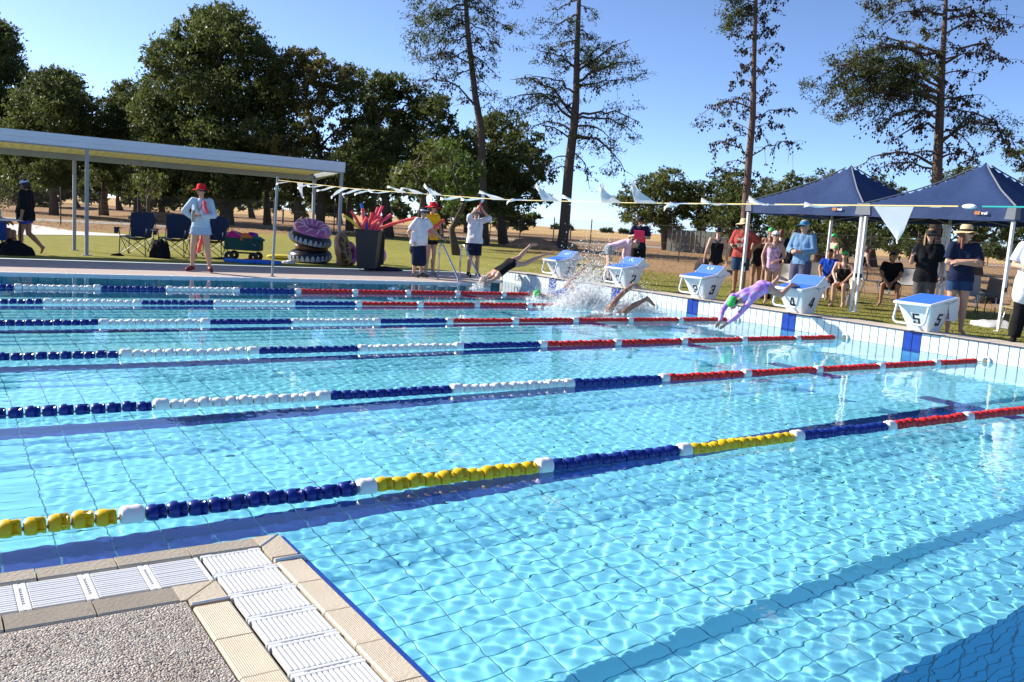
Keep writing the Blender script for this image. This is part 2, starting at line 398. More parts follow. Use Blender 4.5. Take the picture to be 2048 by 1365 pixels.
# floor: grout bed, tiles with open joints; the nearest ones are single tiles
TW, TH = .275, .1375
MT['ftile'] = mat('aqua_floor_tile', AQ, .4, .10, 1.5)
MT['ftile2'] = mat('aqua_floor_tile_paler', tuple(min(1,c*1.06) for c in AQ), .4, .10, 1.5)
MT['fgrout'] = mat('floor_grout', (.07,.28,.39), .8, .1)
MT['fblue'] = mat('lane_line_tile', (.010,.045,.26), .35, .25, 6)
bed = MB(); bed.add([(PX0, DROPY, DEPTH-.004), (0, DROPY, DEPTH-.004), (0, FARY, DEPTH-.004), (PX0, FARY, DEPTH-.004)], [(0,1,2,3)])
bed.add([(CX, DROPY, BOT), (0, DROPY, BOT), (0, DROPY, DEPTH-.004), (CX, DROPY, DEPTH-.004)], [(0,1,2,3)], 1)
pool_floor = recv(bed.build('pool_floor', [MT['fgrout'], deepm], kind='structure'))
lane_c = [1.1-2.2*i for i in range(6)]
def is_lane(x, y):
    for c in lane_c:
        if abs(y-c) < .1376 and x < -2.2: return True
        if abs(x+2.34) < .14 and abs(y-c) < .55: return True
    return False
tiles = []
for j in range(round((FARY-DROPY)/TH)):
    y = FARY-(j+.5)*TH
    for i in range(int(-PX0/TW)):
        x = -(i+.5)*TW
        if x < -14 : continue
        if y < CY and x < CX: continue
        tiles.append((x, y, is_lane(x, y)))
tiles.sort(key=lambda t: (t[0]-CC.x+1.6)**2*.7+(t[1]-CC.y)**2)
def tile_mesh(w, h, t=.006, c=.004, name='tile', m=None):
    b = MB(); w, h = w/2, h/2
    v = [(-w,-h,-t),(w,-h,-t),(w,h,-t),(-w,h,-t),(-w,-h,-c*.4),(w,-h,-c*.4),(w,h,-c*.4),(-w,h,-c*.4),(-w+c,-h+c,0),(w-c,-h+c,0),(w-c,h-c,0),(-w+c,h-c,0)]
    b.add(v, [(0,1,5,4),(1,2,6,5),(2,3,7,6),(3,0,4,7),(4,5,9,8),(5,6,10,9),(6,7,11,10),(7,4,8,11),(8,9,10,11)])
    return b.mesh(name, m)
tm = [tile_mesh(TW-.0075, TH-.006, m=q) for q in (MT['ftile'], MT['ftile2'], MT['fblue'])]
for k, (x, y, l) in enumerate(tiles[:300]):
    o = link(tm[2] if l else tm[int(random.random() < .4)], 'floor_tile', pool_floor, (x, y, DEPTH+random.uniform(-.0008, .0008)))
    recv(o)
b = MB()
for x, y, l in tiles[300:]:
    w2, h2 = (TW-.0085)/2, (TH-.006)/2
    b.add([(x-w2,y-h2,DEPTH),(x+w2,y-h2,DEPTH),(x+w2,y+h2,DEPTH),(x-w2,y+h2,DEPTH)], [(0,1,2,3)], 2 if l else int(random.random() < .4))
recv(b.build('floor_tiles', [MT['ftile'], MT['ftile2'], MT['fblue']], pool_floor, kind='stuff'))
b = MB()
for i in range(12):
    for c in lane_c: b.box((-14-1*(i+1), c-.137, DEPTH-.003), (-14-i, c+.137, DEPTH+.001), 1)
    b.box((-14-(i+1), DROPY if False else CY, DEPTH-.0045), (-14-i, FARY, DEPTH-.002), 0)
recv(b.build('far_floor_tiles', [MT['ftile'], MT['fblue']], pool_floor, kind='stuff'))
# end wall tiles above the water, one by one
wt = []
for q in (MT['tile_white'], MT['tile_blue']):
    bb = MB().bbox((-.008, -.0635, .0), (.0, .0635, WALLH-.014), .003).mesh('wall_tile', q); wt.append(bb)
wt2 = [MB().bbox((-.008, -.0635, -.2656), (.0, .0635, -.006), .003).mesh('wall_tile', q) for q in (mat('pale_aqua_tile', (.50,.76,.84), .25, .06, 3), MT['tile_blue'])]
MB().box((-.003, PY0, -.3), (-.0005, FARN, WALLH-.013)).build('grout_bed', MT['grout'], pool_wall)
sign_y = 0.
for i in range(-7, 105):
    y = FARY-.0687-i*.1375
    c = min(abs(y-q) for q in lane_c)
    bl = c < .12
    o = link(wt[int(bl)], 'wall_tile', pool_wall, (-.0032, y, .002)); 
    if bl: o['label'] = 'blue lane target tile above the water'
    o = recv(link(wt2[int(bl)], 'wall_tile', pool_wall, (-.0032, y, 0)))
# depth marker on the tiles near the far corner
p = ONX(1043, 559, 0)
text_mesh('1.7m', .185, MT['blacknum'], basis((0,-1,0), (0,0,1), (-1,0,0), (-.014, p.y+.12, .135)), .001, .0015, pool_wall, 'depth_marking')
for k in range(6):
    y = -2.2*k-(.26 if k == 0 else .1 if k == 1 else 0)
    Mx = Matrix.Translation((-.014, y, .02)) @ Matrix.Rotation(R(-90), 4, 'Y')
    MB().lathe([(.034,0),(.062,0),(.066,.006),(.064,.02),(.05,.026),(.036,.02),(.034,-.002)], Mx, 20).build('rope_anchor', MT['white'], pool_wall, True)
MB().ball((0,0,0), .01).mesh('x', MT['black'])
# ---- water: real waves, refracting, throws its own caustics
wm = bpy.data.materials.new('pool_water'); wm.use_nodes = True; _n = wm.node_tree; _n.nodes.remove(_n.nodes['Principled BSDF'])
gl = N(_n, 'ShaderNodeBsdfGlass'); gl.inputs['Roughness'].default_value = 0; gl.inputs['IOR'].default_value = 1.333
_n.links.new(gl.outputs[0], _n.nodes['Material Output'].inputs[0])
wx = axis([PX0,-14.5,-12,-5,NX,-.0], [14,28,430,146,34]); wy = axis([PY0,-14.3,-9.4,-4,FARY,FARN], [16,320,215,120,16])
X, Y = np.meshgrid(wx, wy); Z = np.zeros_like(X)
WAMP = .00050
wr = np.random.default_rng(11)
for k in range(90):
    lam = .06*(1.05**k) if k < 78 else wr.uniform(.5, 1.6); th = wr.uniform(0, 2*math.pi); amp = WAMP*lam*(1.05 if lam < .13 else (.23 if lam < .35 else .26))
    if lam > 1.2: amp *= .6
    Z += amp*np.sin(2*np.pi/lam*(X*math.cos(th)+Y*math.sin(th))+wr.uniform(0, 6.28)+.7*np.sin(X*.9*math.sin(th)+Y*.7+k))
# livelier patches: round the splashes, and near the open end
liv = .75+.5*np.exp(-(((X+2)/4)**2+((Y+2)/4)**2))+.55*sm(-Y, 9, 12.5)*sm(X, -11, -8)
Z *= liv
nx = len(wx)-1; ii = np.arange(nx*(len(wy)-1)); r_, c_ = ii//nx, ii % nx
keepw = ~(((wx[c_]+wx[c_+1])/2 < CX) & ((wy[r_]+wy[r_+1])/2 < CY)) & ~(((wx[c_]+wx[c_+1])/2 < NX) & ((wy[r_]+wy[r_+1])/2 > FARY))
a_ = (r_*(nx+1)+c_)[keepw]
V = np.stack([X.ravel(), Y.ravel(), Z.ravel()], 1); F = np.stack([a_, a_+1, a_+nx+2, a_+nx+1], 1)
water = link(np_mesh('water', V, F, wm, True), 'water', kind='structure'); water.cycles.is_caustics_caster = True
# ---- near corner deck: aggregate, beige tiles, grates
def aggregate():
    m = bpy.data.materials.new('exposed_aggregate'); m.use_nodes = True; nt = m.node_tree; b = nt.nodes['Principled BSDF']; L = nt.links.new
    tc = N(nt, 'ShaderNodeTexCoord'); vo = N(nt, 'ShaderNodeTexVoronoi'); vo.inputs['Scale'].default_value = 150; vo.inputs['Randomness'].default_value = 1
    L(tc.outputs['Object'], vo.inputs['Vector'])
    hs = N(nt, 'ShaderNodeSeparateColor'); L(vo.outputs['Color'], hs.inputs[0])
    r = N(nt, 'ShaderNodeValToRGB'); e = r.color_ramp.elements
    for i in range(3): e.new(.5)
    for el, (p_, c) in zip(e, ((0,(.31,.29,.275)),(.35,(.40,.375,.35)),(.6,(.47,.42,.37)),(.85,(.43,.36,.30)),(.97,(.68,.64,.58)))): el.position = p_; el.color = (*c, 1)
    L(hs.outputs[0], r.inputs[0])
    no = N(nt, 'ShaderNodeTexNoise'); no.inputs['Scale'].default_value = 3; L(tc.outputs['Object'], no.inputs['Vector'])
    mx = N(nt, 'ShaderNodeMix', data_type='RGBA', blend_type='MULTIPLY'); mx.inputs[0].default_value = 1
    r2 = N(nt, 'ShaderNodeValToRGB'); r2.color_ramp.elements[0].position = .3; r2.color_ramp.elements[0].color = (.8,.76,.72,1); r2.color_ramp.elements[1].position = .7; L(no.outputs['Fac'], r2.inputs[0])
    L(r.outputs[0], mx.inputs[6]); L(r2.outputs[0], mx.inputs[7]); L(mx.outputs[2], b.inputs['Base Color']); b.inputs['Roughness'].default_value = .8
    bp = N(nt, 'ShaderNodeBump'); bp.inputs['Distance'].default_value = .012; bp.inputs['Strength'].default_value = .9; bp.invert = True
    L(vo.outputs['Distance'], bp.inputs['Height']); L(bp.outputs[0], b.inputs['Normal']); return m
W1, W2, W3 = .112, .25, .135
xs = [CX, CX-W1, CX-W1-W2, CX-W1-W2-W3]; ys = [CY, CY-W1, CY-W1-W2, CY-W1-W2-W3]
ZD = .03
nd = MB().bbox((PX0, PY0, -.3), (xs[3]-.004, ys[3]-.004, ZD-.004), .004)
near = nd.build('near_deck', aggregate(), kind='structure')
pb = MB()
for k in range(5200):        # stones standing proud of the concrete
    x = xs[3]-.03-random.random()**1.1*1.1; y = ys[3]-.03-random.random()*.95; s = random.uniform(.0018, .0046)
    M_ = Matrix.Rotation(random.random()*6.3, 4, 'Z') @ Matrix.Rotation(random.uniform(-.4, .4), 4, 'X') @ Matrix.Diagonal((1.5*s, s, .55*s, 1))
    v = [M_ @ Vector(q) for q in ((1,0,0),(0,1,0),(-1,0,0),(0,-1,0),(.3,.2,1))]
    pb.add([q+Vector((x, y, ZD-.0035)) for q in v], [(0,1,4),(1,2,4),(2,3,4),(3,0,4)], random.choice((0,0,0,1,1,2,3)))
pb.build('aggregate_stones', [mat('pebble_grey', (.28,.26,.24), .8), mat('pebble_tan', (.36,.29,.22), .8), mat('pebble_pale', (.62,.57,.50), .7), mat('pebble_brown', (.26,.16,.10), .8)], near, kind='stuff')
base = MB()
base.box((xs[0]-.02, PY0, -.3), (xs[0], ys[0], -.075)); 
base.box((PX0, ys[3]-.01, -.3), (xs[0]-.02, ys[0], -.075))
base.box((xs[3]-.01, PY0, -.3), (xs[0]-.02, ys[3]-.011, -.075))
base.build('drain_channel', MT['grout'], near)
# blue waterline band under the coping
bb = MB(); bb.bbox((xs[0]-.02, PY0, -.22), (xs[0]+.026, ys[0]+.004, ZD-.010), .008); bb.box((PX0, ys[0]-.02, -.22), (xs[0]-.021, ys[0]+.004, -.003))
bb.build('waterline_band', MT['tile_blue'], near)
def ribbed(w, l, nr, h=.1, rib=.0022):       # beige tile: ribs run along l
    b = MB(); prof = [(-w/2, -h), (-w/2, -.008), (-w/2+.003, -.003)]
    st = (w-.012)/nr
    for i in range(nr):
        x0 = -w/2+.006+i*st; prof += [(x0, -rib), (x0+st*.25, 0), (x0+st*.65, 0), (x0+st*.9, -rib)]
    prof += [(w/2-.003, -.003), (w/2, -.008), (w/2, -h)]
    V = [(x, s*l/2, z) for s in (-1, 1) for x, z in prof]; n = len(prof)
    F = [(i, i+1, n+i+1, n+i) for i in range(n-1)]+[tuple(range(n))[::-1], tuple(range(n, 2*n))]
    return b.add(V, F)
t_out = ribbed(W1-.006, .264, 13, .072, .0008).mesh('coping_tile', MT['beige']); t_in = ribbed(W3-.006, .264, 17, .07).mesh('coping_tile', MT['beige'])
for k in range(14):          # along y
    y = ys[0]-W1*.0-.14-k*.27
    if k == 0: continue
    link(t_out, 'coping_tile', near, (CX-W1/2, y+.02, ZD+.004+random.uniform(-.0012,.0012)))
    if y < ys[3]-.1: link(t_in, 'coping_tile', near, (xs[2]-W3/2, y-.02, ZD+random.uniform(-.0012,.0012)))
for k in range(14):
    x = xs[0]-.25-k*.27
    o = link(t_out, 'coping_tile', near, (x-.0, CY-W1/2, ZD+.004+random.uniform(-.0012,.0012))); o.rotation_euler.z = R(90)
    if k > 1 or True:
        o = link(t_in, 'coping_tile', near, (x-.40, ys[2]-W3/2, ZD+random.uniform(-.0012,.0012))); o.rotation_euler.z = R(90)
# mitred corner tiles
def poly(name, pts, z0, z1, m):
    n = len(pts); b = MB(); b.add([(x, y, z1) for x, y in pts]+[(x, y, z0) for x, y in pts], [tuple(range(n))]+[(i, i+n, (i+1) % n+n, (i+1) % n) for i in range(n)])
    return b.build(name, m, near)
g = .003
poly('coping_tile', [(xs[0]-.004, ys[0]-.004-g), (xs[1]+g, ys[1]-g), (xs[1]+g, ys[0]-.245), (xs[0]-.004, ys[0]-.245)][::-1], -.07, ZD+.004, MT['beige'])
poly('coping_tile', [(xs[0]-.004-g, ys[0]-.003), (xs[0]-.115, ys[0]-.003), (xs[0]-.115, ys[1]+g), (xs[1]-g, ys[1]+g)], -.07, ZD+.003, MT['beige'])
poly('coping_tile', [(xs[2]-g, ys[2]-g*3), (xs[3]+g, ys[3]-g), (xs[3]+g, ys[3]-.04), (xs[2]-g, ys[3]-.04)][::-1], -.07, ZD, MT['beige'])
poly('coping_tile', [(xs[2]-g*3, ys[2]-g), (xs[0]-.52+.001, ys[2]-g), (xs[0]-.52+.001, ys[3]+g), (xs[3]-g, ys[3]+g)], -.07, ZD-.001, MT['beige'])
# silicone bead at the mitre, white caulk strips across the coping
MB().tube([(xs[0]-.006, ys[0]-.006, ZD+.005), (xs[1], ys[1], ZD+.005)], .004, 6).build('joint_bead', MT['white'], near)
MB().tube([(xs[1], ys[0]-.285, ZD+.004), (xs[0]-.06, ys[0]-.287, ZD+.008), (xs[0]-.001, ys[0]-.284, ZD+.006), (xs[0]+.012, ys[0]-.29, ZD-.012)], [.008,.007,.008,.004], 6).build('joint_bead', MT['white'], near)
MB().tube([(xs[2]-.002, ys[3]-.04, ZD+.001), (xs[3]+.004, ys[3]-.045, ZD+.001)], .005, 6).build('joint_bead', MT['white'], near)
# grates
GL = .205
slat = MB().bbox((-.0068, -.082, -.02), (.0068, .082, 0), .003).mesh('slat', MT['grate'])
fr = MB(); fr.bbox((-W2/2+.004, -GL/2+.003, -.022), (W2/2-.004, -GL/2+.019, -.001), .003); fr.bbox((-W2/2+.004, GL/2-.019, -.022), (W2/2-.004, GL/2-.003, -.001), .003)
for s in (-1, 1):
    x0 = s*(W2/2-.030)
    fr.bbox((x0-.022, GL/2-.008, -.018), (x0+.022, GL/2+.007, -.0015), .003)
for k in range(8): fr.bbox((-.075+k*.0205, GL/2-.005, -.018), (-.064+k*.0205, GL/2+.004, -.003), .002)
frm = fr.mesh('frame', MT['grate'])
def grate(loc, rz, n=13):
    o = link(frm, 'grate', near, loc); o.rotation_euler.z = rz
    for i in range(n):
        s = link(slat, 'slat', o, (-W2/2+.018+i*(W2-.036)/(n-1), 0, random.uniform(-.0008, .0004)))
for k in range(13): grate((xs[1]-W2/2, ys[1]-GL/2-.002-k*(GL+.002), ZD), 0)
for k in range(8): grate((xs[2]-.002-GL/2-k*(GL+.002), ys[1]-W2/2, ZD-.001), R(90))
# ================================================================== STRUCTURES ROUND THE POOL
def gp(px, py, z=.05):               # ground point under a pixel, settled on the real ground height
    p = G(px, py, z); 
    for _ in range(3): p = G(px, py, float(gz(p.x, p.y)))
    return Vector((p.x, p.y, float(gz(p.x, p.y))))
# ---- shelter: steel posts, beams, corrugated roof
sx = [-14.75, -8.66, -2.5]; yf, yr = 7.5, 9.45
sh_ = empty('shade_shelter', (-8.6, 8.4, .05), label='long open grey steel shelter with corrugated flat roof beyond the pool', cat='shelter')
so = Vector(sh_.location)
def sb(): return MB()
pm = {}
for x in sx:
    for y, h in ((yf, 2.42), (yr, 2.20)):
        b = MB().bbox((-.038,-.038,0), (.038,.038,h), .005); b.box((-.09,-.09,-.005),(.09,.09,.008))
        b.build('post', MT['galv'], sh_, loc=Vector((x, y, .05))-so)
fx0, fx1 = -15.2, -2.44
MB().bbox((fx0, yf-.09, 2.47), (fx1, yf-.045, 2.585), .006).bbox((fx0, yf-.10, 2.585), (fx1, yf-.05, 2.73), .006).build('fascia', MT['roofsheet'], sh_, loc=-so)
MB().bbox((fx0, yf-.042, 2.44), (fx1, yf+.04, 2.53), .006).build('front_beam', MT['galv'], sh_, loc=-so)
MB().bbox((fx0, yr-.04, 2.25), (fx1, yr+.04, 2.40), .006).build('rear_beam', MT['galv'], sh_, loc=-so)
MB().add([(fx1-.06, yf-.05, 2.48), (fx1, yf-.05, 2.48), (fx1, yr+.05, 2.27), (fx1-.06, yr+.05, 2.27), (fx1-.06, yf-.05, 2.67), (fx1, yf-.05, 2.67), (fx1, yr+.05, 2.46), (fx1-.06, yr+.05, 2.46)],
    [(0,1,2,3),(4,7,6,5),(0,4,5,1),(1,5,6,2),(2,6,7,3),(3,7,4,0)]).build('end_beam', MT['galv'], sh_, loc=-so)
b = MB(); y0_, y1_ = yf-.04, yr+.75
prof = []
k = 0; x = fx0
while x < fx1-.2:
    prof += [(x, 0), (x+.11, 0), (x+.135, .038), (x+.175, .038), (x+.2, 0)]; x += .2
for dz in (0, .004):
    V = [(x, yy, 2.54-(yy-yf)*.062+z+dz) for yy in (y0_, y1_) for x, z in prof]; n = len(prof)
    b.add(V, [(i, i+1, n+i+1, n+i) for i in range(n-1)], int(dz > 0))
b.build('roof_sheet', [MT['roofunder'], MT['roofsheet']], sh_, loc=-so)

# ---- gazebos
def gazebo(x0, x1, y0, y1, label, zt=2.02, peak=3.02):
    g0 = float(gz((x0+x1)/2, (y0+y1)/2)); o = Vector(((x0+x1)/2, (y0+y1)/2, g0))
    t = empty('gazebo', o, label=label, cat='gazebo', group='blue gazebos on the lawn')
    hx, hy = (x1-x0)/2, (y1-y0)/2; zt -= g0; pk = peak-g0
    for sx_ in (-1, 1):
        for sy_ in (-1, 1):
            b = MB().bbox((-.019,-.019,.0), (.019,.019,zt+.1), .004).bbox((-.015+.042*sx_*-1,-.015,.5), (.015+.042*sx_*-1,.015,zt+.08), .003)
            b.box((-.05,-.05,.0), (.05,.05,.008)); b.bbox((-.028-.02*sx_,-.03,.62), (.028-.02*sx_,.03,.69), .005, 1)
            lean = .02
            b.build('leg', [MT['whitemetal'], MT['black']], t, loc=(sx_*hx, sy_*hy, 0))
    # canopy: four sagging panels, then a valance
    b = MB(); n = 14
    def top(u, v):           # u,v in -1..1
        r = max(abs(u), abs(v)); a = min(abs(u), abs(v))/max(r, 1e-6)
        z = pk-(pk-zt-.17)*(r**.9)
        z -= .10*math.sin(math.pi*min(1, r))*(1-.55*a) + .05*r*r*(1-a**2)
        z += .012*math.sin(9*u+5*v)*r*(1-r)*2
        return Vector((u*(hx+.03), v*(hy+.03), z))
    b.grid(lambda i, j: top(2*i-1, 2*j-1), 2*n, 2*n)
    b.build('canopy', MT['canopy'], t, smooth=60)
    b = MB()
    for side in range(4):
        def val(i, j, side=side):
            s = 2*i-1; q = top(*((s,-1),(1,s),(-s,1),(-1,-s))[side]); z = q.z-.001
            off = (Vector((0,-1,0)), Vector((1,0,0)), Vector((0,1,0)), Vector((-1,0,0)))[side]
            return Vector((q.x, q.y, z-j*.22*(1-.22*(1-abs(s))))) + off*(.012*math.sin(11*s+side)*j+.003)
        b.grid(val, 24, 3)
    b.build('valance', MT['canopy'], t, smooth=60)
    b = MB()
    for sx_ in (-1, 1):
        for sy_ in (-1, 1):
            c = Vector((sx_*(hx+.045), sy_*(hy+.045), zt-.03)); 
            b.add([c, c+Vector((-sx_*.16,0,0)), c+Vector((-sx_*.13,0,.21)), c+Vector((0,0,.2))], [(0,1,2,3)])
            b.add([c, c+Vector((0,-sy_*.16,0)), c+Vector((0,-sy_*.13,.21)), c+Vector((0,0,.2))], [(0,1,2,3)])
            b.tube([top(sx_*f, sy_*f)+Vector((0,0,.010)) for f in np.linspace(1,.05,15)], .013, 5)
    b.build('corner_patch', MT['patch'], t)
    # scissor truss under the canopy
    b = MB()
    for side in range(4):
        P = lambda s, z: Vector(((s*hx, -hy, z), (hx, s*hy, z), (-s*hx, hy, z), (-hx, -s*hy, z))[side])
        for i in range(2):
            a, c = -1+i, i
            b.tube([P(a, zt+.14), P(c, zt-.06)], .011, 4); b.tube([P(a, zt-.06), P(c, zt+.14)], .011, 4)
    for k in range(4):
        a = (Vector((0,-hy,zt)), Vector((hx,0,zt)), Vector((0,hy,zt)), Vector((-hx,0,zt)))[k]
        b.tube([a, Vector((0,0,zt+.1))], .011, 4); b.tube([a+Vector((0,0,.14)), Vector((0,0,zt+.3))], .011, 4)
    b.tube([(0,0,zt+.05), (0,0,pk-.02)], .014, 6)
    b.build('truss', MT['galv'], t)
    # printed name on the pool side valance
    M_ = basis((0,-1,0), (0,0,1), (-1,0,0), (-hx-.06, -hy+.55, zt+.055))
    text_mesh('trail', .062, mat('white_print', (.7,.7,.7), .7, 0), M_ @ Matrix.Translation((.115,0,0)), .001, .002, t, 'print')
    text_mesh('OZ', .062, mat('orange_print', (.75,.25,.03), .7, 0), M_, .001, .003, t, 'print')
    return t
gazebo(2.25, 4.95, -5.03, -2.38, 'navy blue gazebo on the left, over the two lanes of swimmers sitting under it')
gazebo(2.25, 4.95, -7.72, -5.12, 'navy blue gazebo on the right, its corner leg standing beside the grey bundled cloth')
# cloth bundle weighing the leg down
def lump(name, c, r, m, label, cat, seed=0, sub=3, flat=.5):
    bm = bmesh.new(); bmesh.ops.create_icosphere(bm, subdivisions=sub, radius=1); q = random.Random(seed)
    ph = [q.uniform(0, 6) for _ in range(9)]
    for v in bm.verts:
        d = v.co; n = 1+.16*math.sin(5*d.x+ph[0])*math.sin(4*d.y+ph[1])+.10*math.sin(9*d.y+7*d.x+ph[2])+.07*math.sin(15*d.x+ph[3]+4*d.z)
        v.co = Vector((d.x*n*r[0], d.y*n*r[1], max(d.z*n, -.0)*r[2]))
    me = bpy.data.meshes.new(name); bm.to_mesh(me); bm.free(); me.materials.append(m)
    me.polygons.foreach_set('use_smooth', [True]*len(me.polygons))
    return link(me, name, None, c, label, cat)
p = gp(1992, 655, .25); lump('cloth_bundle', p, (.26, .42, .11), fabric('grey_sheet_cloth', (.42,.42,.43)), 'crumpled grey and white cloth bundle at the foot of the right gazebo leg', 'cloth', 3)

# ---- starting blocks
def strokes(ch):                # condensed block numerals on a 3 x 5 field, x 0..1, y 0..1.7
    H = 1.7; T = .27
    def bx(a, b, c, d): return [(a,b),(c,b),(c,d),(a,d)]
    S = {'1': [bx(.4,0,.72,H), [(.12,1.32),(.4,1.5),(.4,H),(.12,1.52)], bx(.4,0,.72,.12)],
     '2': [bx(0,1.43,1,H), bx(.72,.72,1,1.43), [(0,.27),(.34,.27),(1,.72),(1,1.0),(.72,.95)], bx(0,0,1,.27), bx(0,1.15,.26,1.43)],
     '3': [bx(0,1.43,1,H), bx(.72,.98,1,1.43), bx(.28,.72,1,.98), bx(.72,.27,1,.72), bx(0,0,1,.27), bx(0,1.15,.26,1.43), bx(0,.27,.26,.55)],
     '4': [bx(.62,0,.92,H), [(.62,H),(.42,H),(0,.62),(0,.36),(.27,.6)], bx(0,.36,1.06,.6)],
     '5': [bx(0,1.43,1,H), bx(0,.78,.28,1.43), bx(.28,.78,1,1.03), bx(.72,.27,1,.78), bx(0,0,1,.27), bx(0,.27,.26,.5)]}
    return S[ch]
def numeral(ch, w, P0, ux, uz, nrm, parent):
    b = MB()
    for st in strokes(ch):
        n = len(st); v = [P0+ux*(x-.5)*w+uz*(y-.85)*w+nrm*.0025 for x, y in st]; v2 = [p-nrm*.002 for p in v]
        b.add(v+v2, [tuple(range(n)), tuple(range(n, 2*n))[::-1]]+[(i, i+n, (i+1) % n+n, (i+1) % n) for i in range(n)])
    return b.build('number', MT['blacknum'], parent)
desc = {1: 'white starting block numbered 1 with raised blue foot wedge, farthest along the wall', 2: 'white starting block numbered 2 behind the big splash', 3: 'white starting block numbered 3 in front of the straw hat and red shirt',
        4: 'white starting block numbered 4 with the diver leaving it', 5: 'white starting block numbered 5 with a flat blue top and no raised wedge'}
def block(n, yc):
    o = Vector((0, yc, WALLH+.012)); t = empty('starting_block', o, label=desc[n], cat='starting block', group='starting blocks along the pool end')
    # hollow looking tapered pedestal
    bx0, bx1, bw = .10, .40, .165; tx0, tx1, tw, zf, zr = -.06, .50, .275, .40, .505
    V = [(bx0,-bw,0),(bx1,-bw,0),(bx1,bw,0),(bx0,bw,0),(tx0,-tw,zf-.03),(tx1,-tw,zr-.03),(tx1,tw,zr-.03),(tx0,tw,zf-.03)]
    if n == 5:
        pass
    bm = bmesh.new(); vs = [bm.verts.new(v) for v in V]
    for f in ((3,2,1,0),(4,5,6,7),(0,1,5,4),(1,2,6,5),(2,3,7,6),(3,0,4,7)): bm.faces.new([vs[i] for i in f])
    ed = [e for e in bm.edges if abs(e.verts[0].co.z-e.verts[1].co.z) > .1]
    bmesh.ops.bevel(bm, geom=ed, offset=.028, segments=4, affect='EDGES', profile=.5)
    me = bpy.data.meshes.new('pedestal'); bm.to_mesh(me); bm.free(); me.materials.append(MT['white']); me.polygons.foreach_set('use_smooth', [True]*len(me.polygons)); me.set_sharp_from_angle(angle=R(30)); link(me, 'pedestal', t)
    # platform with blue grip top
    L_ = math.hypot(.66, .115); ang = math.atan2(.115, .66)
    MP = Matrix.Translation((-.13, 0, zf-.035)) @ Matrix.Rotation(-ang, 4, 'Y')
    MB().bbox((0,-.292,0), (L_,.292,.04), .012, M=MP).bbox((L_-.02,-.292,-.012), (L_+.03,.292,.03), .008, M=MP).build('platform', MT['white'], t, smooth=30)
    MB().bbox((.018,-.268,.034), (L_-.015 if n == 5 else .40,.268,.044), .004, M=MP).build('grip_top', MT['bluetop'], t)
    if n != 5:
        MW = MP @ Matrix.Translation((.385, 0, .038)) @ Matrix.Rotation(R(-31), 4, 'Y')
        wl = .235
        MB().bbox((0,-.285,-.03), (wl,.285,.0), .006, M=MW).build('wedge_plate', MT['white'], t)
        MB().bbox((.014,-.268,-.002), (wl-.012,.268,.008), .003, M=MW).build('wedge_grip', MT['bluetop'], t)
        p1 = MW @ Vector((wl, 0, -.005)); p0 = MW @ Vector((.0, 0, -.02)); pz = MP @ Vector((L_+.0, 0, -.07)); pz0 = MP @ Vector((.36, 0, -.06))
        for s in (-1, 1):
            ya, yb = s*.288, s*.275; b = MB()
            q = [p0, p1, (p1.x+.05, 0, p1.z-.06), (pz.x+.02, 0, pz.z+.04), (pz0.x+.10, 0, pz0.z)]
            q = [Vector((a[0], 0, a[2])) for a in q]; k = len(q)
            b.add([(a.x, ya, a.z) for a in q]+[(a.x, yb, a.z) for a in q], [tuple(range(k))[::s], tuple(range(k, 2*k))[::-s]]+[(i, (i+1) % k, (i+1) % k+k, i+k) for i in range(k)])
            b.build('wedge_bracket', MT['white'], t)
        MB().bbox((pz.x-.06,-.20,pz.z+.05), (pz.x+.14,.20,pz.z+.085), .008).build('rear_rail', MT['white'], t)
    else:
        b = MB()
        for s in (-1, 1):
            q = [(.36,.0,.42),(.60,0,.47),(.62,0,.20),(.56,0,.16),(.44,0,.17)]; ya, yb = s*.27, s*.255; k = len(q)
            b.add([(a[0], ya, a[2]) for a in q]+[(a[0], yb, a[2]) for a in q], [tuple(range(k))[::s], tuple(range(k, 2*k))[::-s]]+[(i, (i+1) % k, (i+1) % k+k, i+k) for i in range(k)])
        b.bbox((.42,-.255,.17), (.57,.255,.19), .004)
        b.build('rear_bracket', MT['white'], t)
    # backstroke handle hanging at the front
    zt = zf-.03; pts = []
    for a in np.linspace(0, 1, 5): pts.append((-.10-.045*a, .245, zt-.20*a))
    for a in np.linspace(0, math.pi/2, 6)[1:]: pts.append((-.148, .245-.07*(1-math.cos(a)), zt-.20-.07*math.sin(a)))
    full = pts+[(x, -y, z) for x, y, z in pts[::-1]]
    MB().tube(full, .0165, 8).build('handle', MT['whitemetal'], t, True)
    for s in (-1, 1): MB().lathe([(.0, 0), (.012, 0), (.012, .004), (0, .004)], Matrix.Translation((.42, s*.296, zr-.06)) @ Matrix.Rotation(R(90*s), 4, 'X'), 8).build('bolt', MT['darkmetal'], t)
    # numbers
    up = (Vector((tx0, 0, zf-.03))-Vector((bx0, 0, 0))).normalized(); nr = Vector((0,1,0)).cross(up); nr = nr if nr.x < 0 else -nr
    base_ = Vector((bx0, 0, 0)); numeral(str(n), .105, base_+up*.18, Vector((0,-1,0)), up, nr, t)
    a0, a1 = Vector((bx0,-bw,0)), Vector((tx0,-tw,zf-.03)); b0, b1 = Vector((bx1,-bw,0)), Vector((tx1,-tw,zr-.03))
    mid0, mid1 = (a0+b0)/2, (a1+b1)/2; up2 = (mid1-mid0).normalized(); ux = Vector((1,0,0)); n2 = ux.cross(up2); n2 = n2 if n2.y < 0 else -n2
    sl = Vector((.10, 0, 1)).normalized(); sl = (sl-n2*sl.dot(n2)).normalized()
    numeral(str(n), .105, mid0.lerp(mid1, .43)+n2*.003, ux, sl, n2, t)
